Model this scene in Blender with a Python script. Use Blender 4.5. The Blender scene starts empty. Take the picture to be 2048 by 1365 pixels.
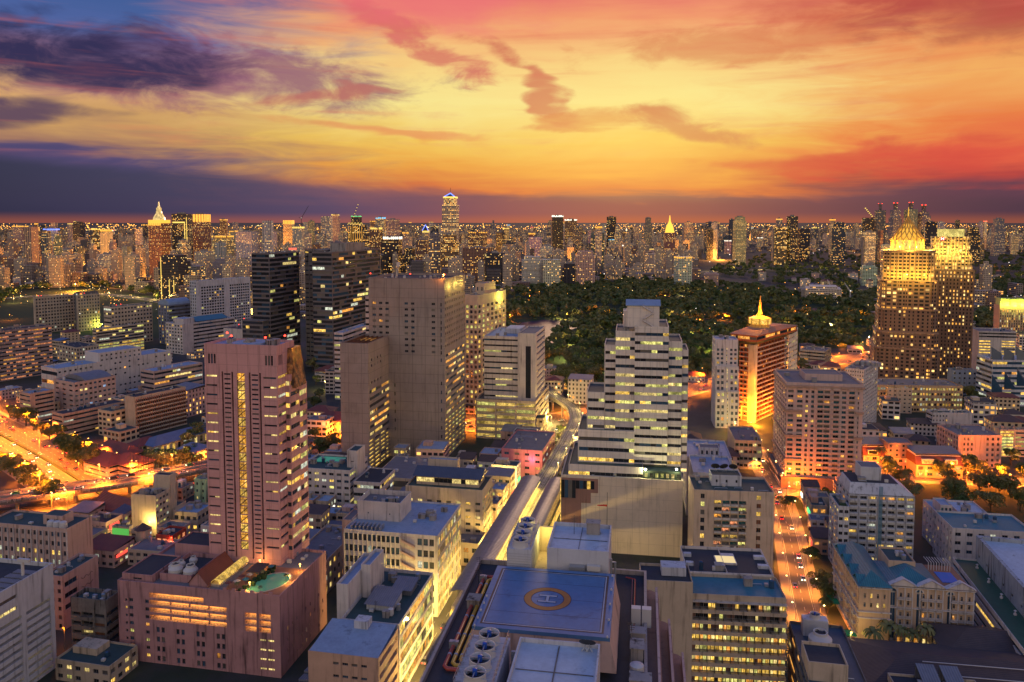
import bpy, math, random
from math import sin, cos, tan, radians, pi, atan2, sqrt, floor
from mathutils import Vector, Matrix
random.seed(11)
R = random.random
U = random.uniform
scene = bpy.context.scene
COL = scene.collection

# ------------------------------------------------------------------ camera
H, F, PITCH = 160.0, 1550.0, math.atan(102 / 1550.0)
PPX, PPY = 1024.0, 545.0
cam_d = bpy.data.cameras.new('camera')
cam = bpy.data.objects.new('camera', cam_d)
COL.objects.link(cam)
cam_d.sensor_width = 36.0
cam_d.lens = F / 2048 * 36
cam_d.shift_y = -(682.5 - PPY) / 2048
cam_d.clip_start, cam_d.clip_end = 1.0, 90000.0
cam.location = (0, 0, H)
cam.rotation_euler = (pi / 2 - PITCH, 0, 0)
scene.camera = cam
scene.render.engine = 'CYCLES'
scene.cycles.use_denoising = True
try:
    scene.cycles.denoiser = 'OPENIMAGEDENOISE'
except Exception:
    pass
scene.cycles.use_light_tree = True
scene.cycles.max_bounces = 4
scene.cycles.diffuse_bounces = 2
scene.cycles.glossy_bounces = 2
scene.cycles.transparent_max_bounces = 4
scene.cycles.sample_clamp_indirect = 4.0
scene.view_settings.view_transform = 'Standard'
scene.view_settings.look = 'None'
scene.view_settings.exposure = 0.0
scene.view_settings.gamma = 1.0
scene.view_settings.use_curve_mapping = False

SP, CP = sin(PITCH), cos(PITCH)


def ray(px, py):
    xc, yc = (px - PPX) / F, -(py - PPY) / F
    return xc, CP + SP * yc, CP * yc - SP


def gp(px, py, Z=0.0):
    x, y, z = ray(px, py)
    t = (Z - H) / z
    return Vector((x * t, y * t, Z))


def gy(px, py, Y):
    x, y, z = ray(px, py)
    t = Y / y
    return Vector((x * t, Y, H + z * t))


def proj(p):
    D = CP * p[1] - SP * (p[2] - H)
    yc = SP * p[1] + CP * (p[2] - H)
    return PPX + F * p[0] / D, PPY - F * yc / D


# ------------------------------------------------------------------ node helpers
def s2l(c):
    return tuple((v / 255 / 12.92) if v / 255 <= .04045 else ((v / 255 + .055) / 1.055) ** 2.4 for v in c)


class NT:
    def __init__(s, tree):
        s.t = tree
        tree.nodes.clear()

    def n(s, typ, **kw):
        nd = s.t.nodes.new(typ)
        for k, v in kw.items():
            setattr(nd, k, v)
        return nd

    def link(s, a, b):
        s.t.links.new(a, b)

    def put(s, sock, v):
        if isinstance(v, X):
            s.t.links.new(v.s, sock)
        elif isinstance(v, bpy.types.NodeSocket):
            s.t.links.new(v, sock)
        else:
            if isinstance(v, tuple) and len(v) == 3 and sock.type == 'RGBA':
                v = v + (1.0,)
            sock.default_value = v

    def m(s, op, a, b=None, c=None):
        nd = s.n('ShaderNodeMath', operation=op)
        s.put(nd.inputs[0], a)
        if b is not None:
            s.put(nd.inputs[1], b)
        if c is not None:
            s.put(nd.inputs[2], c)
        return X(s, nd.outputs[0])

    def smooth(s, x, a, b, lo=0.0, hi=1.0, typ='SMOOTHSTEP'):
        nd = s.n('ShaderNodeMapRange', interpolation_type=typ)
        s.put(nd.inputs[0], x)
        for i, v in enumerate((a, b, lo, hi)):
            s.put(nd.inputs[i + 1], v)
        return X(s, nd.outputs[0])

    def mix(s, f, a, b, mode='MIX'):
        nd = s.n('ShaderNodeMix', data_type='RGBA', blend_type=mode)
        s.put(nd.inputs[0], f)
        s.put(nd.inputs[6], a)
        s.put(nd.inputs[7], b)
        return X(s, nd.outputs[2])

    def ramp(s, x, stops, interp='LINEAR'):
        nd = s.n('ShaderNodeValToRGB')
        s.put(nd.inputs[0], x)
        cr = nd.color_ramp
        cr.interpolation = interp
        while len(cr.elements) < len(stops):
            cr.elements.new(0.5)
        for e, (p, c) in zip(cr.elements, stops):
            e.position = p
            e.color = tuple(c) + (1.0,)
        return X(s, nd.outputs[0])

    def noise(s, vec, scale, detail=3.0, rough=.55, dist=0.0, dim='3D'):
        nd = s.n('ShaderNodeTexNoise', noise_dimensions=dim)
        if vec is not None:
            s.put(nd.inputs['Vector'], vec)
        nd.inputs['Scale'].default_value = scale
        nd.inputs['Detail'].default_value = detail
        nd.inputs['Roughness'].default_value = rough
        nd.inputs['Distortion'].default_value = dist
        return X(s, nd.outputs[0])

    def xyz(s, a, b, c):
        nd = s.n('ShaderNodeCombineXYZ')
        for i, v in enumerate((a, b, c)):
            s.put(nd.inputs[i], v)
        return X(s, nd.outputs[0])

    def sep(s, v):
        nd = s.n('ShaderNodeSeparateXYZ')
        s.put(nd.inputs[0], v)
        return [X(s, o) for o in nd.outputs]


class X:
    def __init__(s, nt, sock):
        s.nt, s.s = nt, sock

    def __add__(s, o): return s.nt.m('ADD', s, o)
    def __radd__(s, o): return s.nt.m('ADD', o, s)
    def __sub__(s, o): return s.nt.m('SUBTRACT', s, o)
    def __rsub__(s, o): return s.nt.m('SUBTRACT', o, s)
    def __mul__(s, o): return s.nt.m('MULTIPLY', s, o)
    def __rmul__(s, o): return s.nt.m('MULTIPLY', o, s)
    def __truediv__(s, o): return s.nt.m('DIVIDE', s, o)


# ------------------------------------------------------------------ sky
SUN_AZ, SUN_EL = 8.5, 2.0
world = bpy.data.worlds.new('World')
scene.world = world
world.use_nodes = True
w = NT(world.node_tree)
tc = w.n('ShaderNodeTexCoord')
dx, dy, dz = w.sep(tc.outputs['Generated'])
az = w.m('ARCTAN2', dx, dy) * (180 / pi)
el = w.m('ARCSINE', dz) * (180 / pi)
cv = w.xyz(az * .06, el * .22, 0.0)               # flattened cloud space
n1 = w.noise(cv, 1.3, 4.0, .6, .6)
n2 = w.noise(w.xyz(az * .05, el * .3, 3.7), 2.6, 4.0, .62, .9)
n3 = w.noise(w.xyz(az * .03, el * .5, 8.1), 2.2, 3.0, .6, .4)
elw = el + (n1 - .5) * 3.2 + (n3 - .5) * 2.0
t = w.smooth(elw, 0.0, 60.0, typ='LINEAR')


def rmp(stops):
    return w.ramp(t, [(max(0, e) / 60, s2l(c)) for e, c in stops])


ZEN = (60, (72, 108, 182))
center = rmp([(0, (88, 58, 80)), (1.4, (104, 66, 88)), (2.3, (206, 108, 66)), (3.8, (228, 156, 68)), (5.6, (236, 192, 88)),
              (8.5, (244, 226, 142)), (11.2, (244, 206, 128)), (14, (238, 152, 106)), (16.5, (228, 112, 106)),
              (24, (140, 84, 122)), (36, (82, 102, 170)), ZEN])
left = rmp([(0, (40, 42, 66)), (1.6, (50, 54, 88)), (4.4, (74, 66, 112)), (5.1, (156, 112, 96)), (6.6, (200, 152, 96)),
            (8.4, (216, 166, 112)), (10, (160, 110, 130)), (12, (76, 96, 158)), (16, (40, 84, 140)),
            (26, (42, 70, 140)), ZEN])
right = rmp([(0, (66, 46, 76)), (1.7, (82, 50, 78)), (2.8, (176, 58, 64)), (4.4, (224, 88, 66)), (6.4, (230, 124, 66)),
             (9, (240, 172, 94)), (11.5, (230, 132, 80)), (14.5, (200, 86, 68)), (20, (124, 62, 84)),
             (34, (66, 76, 138)), ZEN])
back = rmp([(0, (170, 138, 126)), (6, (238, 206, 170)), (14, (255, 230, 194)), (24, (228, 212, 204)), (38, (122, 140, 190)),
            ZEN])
azw = az + (n2 - .5) * 18.0
wl = w.smooth(azw, -7.0, -27.0)
wr = w.smooth(azw, 12.0, 31.0)
base = w.mix(wl, center, left)
base = w.mix(wr, base, right)
aabs = w.m('ABSOLUTE', az)
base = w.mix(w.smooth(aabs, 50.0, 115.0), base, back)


wA = w.noise(w.xyz(az * .045, el * .16, 21.0), 1.6, 3.0, .62)
wB = w.noise(w.xyz(az * .045, el * .16, 47.0), 1.6, 3.0, .62)
n4 = w.noise(w.xyz(az * .07, el * .17, 5.3), 3.0, 6.0, .62, .5)
azq, elq = az + (wA - .5) * 13.0, el + (wB - .5) * 4.6


def blob(ca, ce, ra, re, tilt, amp=2.4, lo=-.15, hi=1.0):
    a = azq - ca
    e = elq - ce - a * tilt
    d = 1.0 - w.m('POWER', w.m('ABSOLUTE', a / ra), 2.0) - w.m('POWER', w.m('ABSOLUTE', e / re), 2.0)
    return w.smooth(d + (n4 - .5) * amp, lo, hi)


# dark cloud bank on the left, its purple skirt, the small one under it
base = w.mix(blob(-21, 9.6, 17, 2.6, .03, 3.4) * .8, base, s2l((138, 80, 112)))
base = w.mix(blob(-30, 10.2, 13, 2.2, .02, 2.4) * .95, base, s2l((28, 32, 78)))
base = w.mix(blob(-33, 6.5, 5.0, .9, .0, 1.6) * .9, base, s2l((74, 54, 90)))
# diagonal torn streak from upper left to the glow, and its foot
base = w.mix(blob(-6.0, 13.0, 5.4, 1.5, -.5, 3.4) * .75, base, s2l((206, 88, 92)))
base = w.mix(blob(2.6, 9.8, 4.6, 1.3, -.7, 3.0) * .8, base, s2l((200, 92, 80)))
base = w.mix(blob(7.0, 6.9, 7.0, .9, .05, 2.8) * .7, base, s2l((212, 118, 74)))
base = w.mix(blob(12.8, 6.8, 4.4, 1.2, -.14, 2.8) * .8, base, s2l((196, 98, 78)))
base = w.mix(blob(-13, 9.0, 6, .6, .2, 2.2) * .65, base, s2l((190, 102, 92)))
base = w.mix(blob(-8, 6.3, 11, .45, -.05, 1.8) * .6, base, s2l((222, 118, 84)))
base = w.mix(blob(18, 12.4, 15, 1.5, .05, 3.2) * .5, base, s2l((204, 98, 68)))
base = w.mix(blob(24, 4.2, 13, .9, -.02, 2.2) * .7, base, s2l((206, 62, 62)))
base = w.mix(blob(31, 13.5, 9, 3.0, .1, 2.6) * .6, base, s2l((150, 58, 62)))
base = w.mix(blob(-4.5, 15.6, 9, 2.6, .0, 1.6, -.3, 1.1) * .7, base, s2l((234, 108, 118)))
base = w.mix(blob(30, 15.2, 14, 3.0, .0, 1.8, -.3, 1.1) * .6, base, s2l((186, 62, 62)))
# thin high wisps everywhere above the haze bank
wisp = w.smooth(n3 * .7 + n4 * .3, .5, .74) * w.smooth(el, 3.0, 6.0) * w.smooth(el, 40.0, 14.0)
base = w.mix(wisp * .4, base, s2l((216, 110, 90)))
# the glow round the sunken sun
gl = w.m('POWER', w.m('MAXIMUM', 1.0 - w.m('SQRT', w.m('POWER', (az - SUN_AZ) / 17.0, 2.0) + w.m('POWER', (el - 5.8) / 7.0, 2.0)), 0.0), 1.6)
base = w.mix(gl * .34, base, s2l((255, 230, 124)))
# haze bank lying on the horizon, higher on the left
bank = w.smooth(el + (n1 - .5) * 1.5 + w.smooth(az, -34.0, 10.0, -2.0, 0.4), 2.3, 1.3) * w.smooth(aabs, 70.0, 45.0)
bankc = w.ramp(w.smooth(az, -34.0, 34.0, typ='LINEAR'), [(0, s2l((36, 44, 72))), (.3, s2l((62, 64, 104))), (.5, s2l((108, 66, 90))), (.7, s2l((98, 62, 84))), (1, s2l((54, 44, 70)))])
base = w.mix(bank * .85, base, bankc)
glow = w.smooth(el, .7, -.1) * .45
base = w.mix(glow, base, s2l((190, 100, 56)))
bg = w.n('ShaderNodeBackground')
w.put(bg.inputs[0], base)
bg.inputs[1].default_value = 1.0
sky = w.n('ShaderNodeTexSky')
sky.sky_type = 'NISHITA'
sky.sun_disc = False
sky.sun_elevation = radians(SUN_EL)
sky.sun_rotation = radians(SUN_AZ)
bg2 = w.n('ShaderNodeBackground')
w.link(sky.outputs[0], bg2.inputs[0])
bg2.inputs[1].default_value = 0.006
addb = w.n('ShaderNodeAddShader')
w.link(bg.outputs[0], addb.inputs[0])
w.link(bg2.outputs[0], addb.inputs[1])
wo = w.n('ShaderNodeOutputWorld')
w.link(addb.outputs[0], wo.inputs[0])
world.cycles.sampling_method = 'MANUAL'
world.cycles.sample_map_resolution = 512

sun_d = bpy.data.lights.new('sun', 'SUN')
sun_d.energy = 0.6
sun_d.angle = radians(12)
sun_d.color = (1.0, .62, .38)
sun = bpy.data.objects.new('sun', sun_d)
COL.objects.link(sun)
sun.location = (0, 0, 400)
sdir = Vector((sin(radians(SUN_AZ)) * cos(radians(7)), cos(radians(SUN_AZ)) * cos(radians(7)), sin(radians(7))))
sun.rotation_euler = (sdir).to_track_quat('Z', 'Y').to_euler()
# ------------------------------------------------------------------ materials
MATS = {}


def pmat(name, build):
    if name in MATS:
        return MATS[name]
    m = bpy.data.materials.new(name)
    m.use_nodes = True
    nt = NT(m.node_tree)
    out = nt.n('ShaderNodeOutputMaterial')
    b = nt.n('ShaderNodeBsdfPrincipled')
    nt.link(b.outputs[0], out.inputs[0])
    build(nt, b, m)
    MATS[name] = m
    return m


def wallmat(name, col, rough=.8, var=.16, streak=.25, scale=.12, joint=None, spec=.3, bump=.0):
    def f(nt, b, m):
        g = nt.n('ShaderNodeNewGeometry').outputs['Position']
        x, y, z = nt.sep(g)
        n = nt.noise(g, scale, 5.0, .65)
        sv = nt.noise(nt.xyz(x * 1.0, y * 1.0, z * .06), .8, 4.0, .6)
        fine = nt.noise(g, 2.2, 3.0, .6)
        k = 1.0 - var * .5 + (n - .5) * (var * 3.2) + (fine - .5) * .12
        k = k - nt.smooth(sv, .5, .74) * (streak * 1.8 + .08) - nt.smooth(nt.noise(g, .045, 4.0, .7), .52, .7) * .14
        if joint:
            jz = nt.m('FRACT', z / joint[1])
            jw = joint[2] if len(joint) > 2 else .09
            jj = nt.smooth(nt.m('ABSOLUTE', jz - .5), .5 - jw / joint[1], .5)
            hx = nt.m('FRACT', (x * .98 + y * .9) / joint[0])
            jh = nt.smooth(nt.m('ABSOLUTE', hx - .5), .5 - jw / joint[0], .5)
            k = k * (1.0 - nt.m('MAXIMUM', jj, jh) * .42)
        c = nt.mix(1.0, tuple(col), nt.xyz(k, k, k), 'MULTIPLY')
        nt.put(b.inputs['Base Color'], c)
        b.inputs['Roughness'].default_value = rough
        b.inputs['Specular IOR Level'].default_value = spec
        if bump:
            bp = nt.n('ShaderNodeBump')
            bp.inputs['Strength'].default_value = bump
            bp.inputs['Distance'].default_value = .1
            nt.put(bp.inputs['Height'], fine)
            nt.link(bp.outputs[0], b.inputs['Normal'])
    return pmat(name, f)


def roofmat(name, col, rough=.65, patch=.5):
    def f(nt, b, m):
        g = nt.n('ShaderNodeNewGeometry').outputs['Position']
        n = nt.noise(g, .16, 6.0, .7, .4)
        n2 = nt.noise(g, .9, 4.0, .65)
        k = .95 + (n - .5) * .7 + (n2 - .5) * .4 - nt.smooth(n, .56, .72) * patch * .6
        k = nt.m('MAXIMUM', k, .2)
        nt.put(b.inputs['Base Color'], nt.mix(1.0, tuple(col), nt.xyz(k, k, k), 'MULTIPLY'))
        b.inputs['Roughness'].default_value = rough
        b.inputs['Specular IOR Level'].default_value = .35
    return pmat(name, f)


def ribbed(name, col, pitch=.5, axis='x', rough=.45):
    def f(nt, b, m):
        tcn = nt.n('ShaderNodeTexCoord').outputs['Object']
        x, y, z = nt.sep(tcn)
        a = {'x': x, 'y': y, 'z': z}[axis]
        s = nt.m('SINE', a * (2 * pi / pitch))
        n = nt.noise(tcn, .3, 5.0, .65)
        k = .85 + (n - .5) * .6 + s * .1
        nt.put(b.inputs['Base Color'], nt.mix(1.0, tuple(col), nt.xyz(k, k, k), 'MULTIPLY'))
        b.inputs['Roughness'].default_value = rough
        bp = nt.n('ShaderNodeBump')
        bp.inputs['Strength'].default_value = .5
        bp.inputs['Distance'].default_value = .08
        nt.put(bp.inputs['Height'], s)
        nt.link(bp.outputs[0], b.inputs['Normal'])
    return pmat(name, f)


def litmat(name, col, s0=.5, s1=1.5, scale=.45):
    def f(nt, b, m):
        g = nt.n('ShaderNodeNewGeometry').outputs['Position']
        oi = nt.n('ShaderNodeObjectInfo').outputs['Random']
        x, y, z = nt.sep(g)
        n = nt.noise(nt.xyz(x, y, z * .8), scale, 2.0, .6)
        # things standing inside, blinds and ceiling lights
        n2 = nt.noise(nt.xyz(x * 2.4, y * 2.4, z * 1.1), .9, 2.0, .5)
        k = nt.smooth(n, .3, .72, s0, s1) * (.55 + X(nt, oi) * .7) * nt.smooth(n2, .36, .58, .45, 1.0)
        b.inputs['Base Color'].default_value = (.03, .03, .03, 1)
        b.inputs['Roughness'].default_value = .12
        c = nt.mix(nt.smooth(n2, .45, .85) * .6, tuple(col), (1.0, .8, .4))
        nt.put(b.inputs['Emission Color'], c)
        nt.put(b.inputs['Emission Strength'], k)
        m.cycles.emission_sampling = 'NONE'
    return pmat(name, f)


def emit(name, col, s, sample=False):
    def f(nt, b, m):
        b.inputs['Base Color'].default_value = (.05, .05, .05, 1)
        b.inputs['Emission Color'].default_value = tuple(col) + (1,)
        b.inputs['Emission Strength'].default_value = s
        m.cycles.emission_sampling = 'AUTO' if sample else 'NONE'
    return pmat(name, f)


def plain(name, col, rough=.5, metal=0.0, spec=.5):
    def f(nt, b, m):
        b.inputs['Base Color'].default_value = tuple(col) + (1,)
        b.inputs['Roughness'].default_value = rough
        b.inputs['Metallic'].default_value = metal
        b.inputs['Specular IOR Level'].default_value = spec
    return pmat(name, f)


def glassmat(name, col, rough=.06):
    def f(nt, b, m):
        g = nt.n('ShaderNodeNewGeometry').outputs['Position']
        oi = X(nt, nt.n('ShaderNodeObjectInfo').outputs['Random'])
        n = nt.noise(g, .35, 2.0)
        k = .4 + n * .6 + oi * .7
        nt.put(b.inputs['Base Color'], nt.mix(1.0, tuple(col), nt.xyz(k, k, k), 'MULTIPLY'))
        b.inputs['Roughness'].default_value = rough
        b.inputs['Specular IOR Level'].default_value = .7
    return pmat(name, f)


GLASS = glassmat('glass_dark', (.022, .026, .032))
GLASS_T = glassmat('glass_teal', (.03, .11, .13), .1)
GLASS_B = glassmat('glass_blue', (.03, .07, .12), .08)
CURTAIN = wallmat('curtain', (.22, .2, .18), .9)
LITY = litmat('lit_yellow', (1.0, .58, .08), .55, 1.9)
LITW = litmat('lit_warm', (1.0, .38, .04), .55, 1.8)
LITP = litmat('lit_pale', (1.0, .74, .24), .6, 1.8)
LITG = litmat('lit_greenish', (.85, .8, .2), .45, 1.5)
LITR = litmat('lit_red', (1.0, .3, .12), .5, 1.5)
LITB = litmat('lit_blue', (.35, .6, 1.0), .4, 1.2)
PARKI = litmat('parking_inside', (.95, .62, .12), .2, 1.5, .22)
PARKD = litmat('parking_dim', (.9, .5, .14), .02, .35, .25)
BLIND = glassmat('window_blind', (.1, .095, .085), .3)
DARKP = [GLASS, GLASS, GLASS, BLIND, GLASS_B]
LITC = litmat('lit_cool', (.85, .92, .72), .4, 1.3)
PALY = [LITY, LITY, LITP, LITW, LITG, LITC]
PALW = [LITW, LITY, LITW, LITP]
PALG = [LITG, LITY, LITP, LITC]
PALR = [LITR, LITR, LITW]
FRAME = plain('frame_grey', (.16, .15, .15), .5)
FRAMEW = plain('frame_white', (.55, .53, .5), .5)
METAL = plain('galvanised', (.38, .4, .42), .4, .6)
DARKM = plain('dark_metal', (.05, .05, .055), .5, .3)
CONC = wallmat('concrete', (.36, .33, .3), .85, .25, .4)
CONCD = wallmat('concrete_dark', (.2, .19, .18), .9, .3, .4)
RUST = wallmat('rusty_iron', (.2, .09, .05), .8, .3)
REDB = emit('red_beacon', (1, .04, .02), 7.0)


# ------------------------------------------------------------------ mesh helpers
class MB:
    def __init__(s):
        s.v, s.f, s.m = [], [], []

    def quad(s, a, b, c, d, m=0):
        i = len(s.v)
        s.v += [tuple(a), tuple(b), tuple(c), tuple(d)]
        s.f.append((i, i + 1, i + 2, i + 3))
        s.m.append(m)

    def poly(s, pts, m=0):
        i = len(s.v)
        s.v += [tuple(p) for p in pts]
        s.f.append(tuple(range(i, i + len(pts))))
        s.m.append(m)

    def box(s, x0, x1, y0, y1, z0, z1, m=0):
        i = len(s.v)
        s.v += [(x0, y0, z0), (x1, y0, z0), (x1, y1, z0), (x0, y1, z0), (x0, y0, z1), (x1, y0, z1), (x1, y1, z1), (x0, y1, z1)]
        for q in ((0, 3, 2, 1), (4, 5, 6, 7), (0, 1, 5, 4), (1, 2, 6, 5), (2, 3, 7, 6), (3, 0, 4, 7)):
            s.f.append(tuple(i + k for k in q))
            s.m.append(m)

    def prism(s, pts, z0, z1, m=0, cap=True):
        n = len(pts)
        i = len(s.v)
        s.v += [(p[0], p[1], z0) for p in pts] + [(p[0], p[1], z1) for p in pts]
        for k in range(n):
            s.f.append((i + k, i + (k + 1) % n, i + n + (k + 1) % n, i + n + k))
            s.m.append(m)
        if cap:
            s.f.append(tuple(i + n + k for k in range(n)))
            s.f.append(tuple(i + n - 1 - k for k in range(n)))
            s.m += [m, m]

    def frustum(s, p0, z0, p1, z1, m=0):
        n = len(p0)
        i = len(s.v)
        s.v += [(p[0], p[1], z0) for p in p0] + [(p[0], p[1], z1) for p in p1]
        for k in range(n):
            s.f.append((i + k, i + (k + 1) % n, i + n + (k + 1) % n, i + n + k))
            s.m.append(m)
        s.f.append(tuple(i + n + k for k in range(n)))
        s.f.append(tuple(i + n - 1 - k for k in range(n)))
        s.m += [m, m]

    def lathe(s, prof, n=16, cx=0, cy=0, m=0, cap=True):
        i = len(s.v)
        for r, z in prof:
            for k in range(n):
                a = 2 * pi * k / n
                s.v.append((cx + r * cos(a), cy + r * sin(a), z))
        for j in range(len(prof) - 1):
            for k in range(n):
                s.f.append((i + j * n + k, i + j * n + (k + 1) % n, i + (j + 1) * n + (k + 1) % n, i + (j + 1) * n + k))
                s.m.append(m)
        if cap:
            s.f.append(tuple(i + (len(prof) - 1) * n + k for k in range(n)))
            s.m.append(m)

    def tube(s, pts, r, n=6, m=0):
        pts = [Vector(p) for p in pts]
        i = len(s.v)
        for j, p in enumerate(pts):
            d = (pts[min(j + 1, len(pts) - 1)] - pts[max(j - 1, 0)]).normalized()
            up = Vector((0, 0, 1)) if abs(d.z) < .95 else Vector((1, 0, 0))
            e = d.cross(up).normalized()
            g = e.cross(d)
            rr = r[j] if isinstance(r, (list, tuple)) else r
            for k in range(n):
                a = 2 * pi * k / n
                s.v.append(tuple(p + e * rr * cos(a) + g * rr * sin(a)))
        for j in range(len(pts) - 1):
            for k in range(n):
                s.f.append((i + j * n + k, i + j * n + (k + 1) % n, i + (j + 1) * n + (k + 1) % n, i + (j + 1) * n + k))
                s.m.append(m)
        s.f.append(tuple(i + k for k in range(n)))
        s.f.append(tuple(i + (len(pts) - 1) * n + k for k in range(n)))
        s.m += [m, m]

    def mesh(s, name, mats):
        me = bpy.data.meshes.new(name)
        me.from_pydata(s.v, [], s.f)
        for mt in (mats if isinstance(mats, (list, tuple)) else [mats]):
            me.materials.append(mt)
        if any(s.m):
            me.polygons.foreach_set('material_index', s.m)
        me.update()
        return me

    def obj(s, name, mats, parent=None, smooth=False, **kw):
        me = s.mesh(name, mats)
        if smooth:
            me.polygons.foreach_set('use_smooth', [True] * len(me.polygons))
        return link(name, me, parent, **kw)


def link(name, data, parent=None, loc=None, rz=None, scale=None, kind=None):
    o = bpy.data.objects.new(name, data)
    COL.objects.link(o)
    if parent is not None:
        o.parent = parent
    if loc is not None:
        o.location = loc
    if rz is not None:
        o.rotation_euler = (0, 0, rz)
    if scale is not None:
        o.scale = scale
    if kind:
        o['kind'] = kind
    return o


def tag(o, label, cat, group=None):
    o['label'] = label
    o['category'] = cat
    if group:
        o['group'] = group
    return o


def thing(name, label, cat, loc, rz=0.0, group=None):
    o = link(name, None, None, loc, rz)
    o.empty_display_size = .5
    return tag(o, label, cat, group)


def copy_tree(o, parent=None):
    c = o.copy()
    COL.objects.link(c)
    c.parent = parent
    for ch in o.children:
        copy_tree(ch, c)
    return c


# ------------------------------------------------------------------ windows
WMESH = {}


def wmesh(mat, fr, style):
    key = (mat.name, fr.name, style)
    if key not in WMESH:
        b = MB()
        b.quad((0, 0, 0), (1, 0, 0), (1, 0, 1), (0, 0, 1), 0)
        if style == 'plain':
            pass
        else:
            t = .045
            for (x0, x1, z0, z1) in ((0, t, 0, 1), (1 - t, 1, 0, 1), (t, 1 - t, 0, t), (t, 1 - t, 1 - t, 1)):
                b.box(x0, x1, -.06, 0, z0, z1, 1)
            if style in ('mull', 'cross'):
                b.box(.48, .52, -.05, 0, t, 1 - t, 1)
            if style == 'tri':
                b.box(.32, .35, -.05, 0, t, 1 - t, 1)
                b.box(.65, .68, -.05, 0, t, 1 - t, 1)
            if style == 'cross':
                b.box(t, .48, -.05, 0, .66, .7, 1)
                b.box(.52, 1 - t, -.05, 0, .66, .7, 1)
            if style == 'ac':
                b.box(.48, .52, -.05, 0, t, 1 - t, 1)
                b.box(.56, .86, -.55, -.02, -.02, .3, 1)
        WMESH[key] = b.mesh('window', [mat, fr])
    return WMESH[key]


ROT = {'F': 0.0, 'R': pi / 2, 'L': -pi / 2, 'K': pi}


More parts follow.
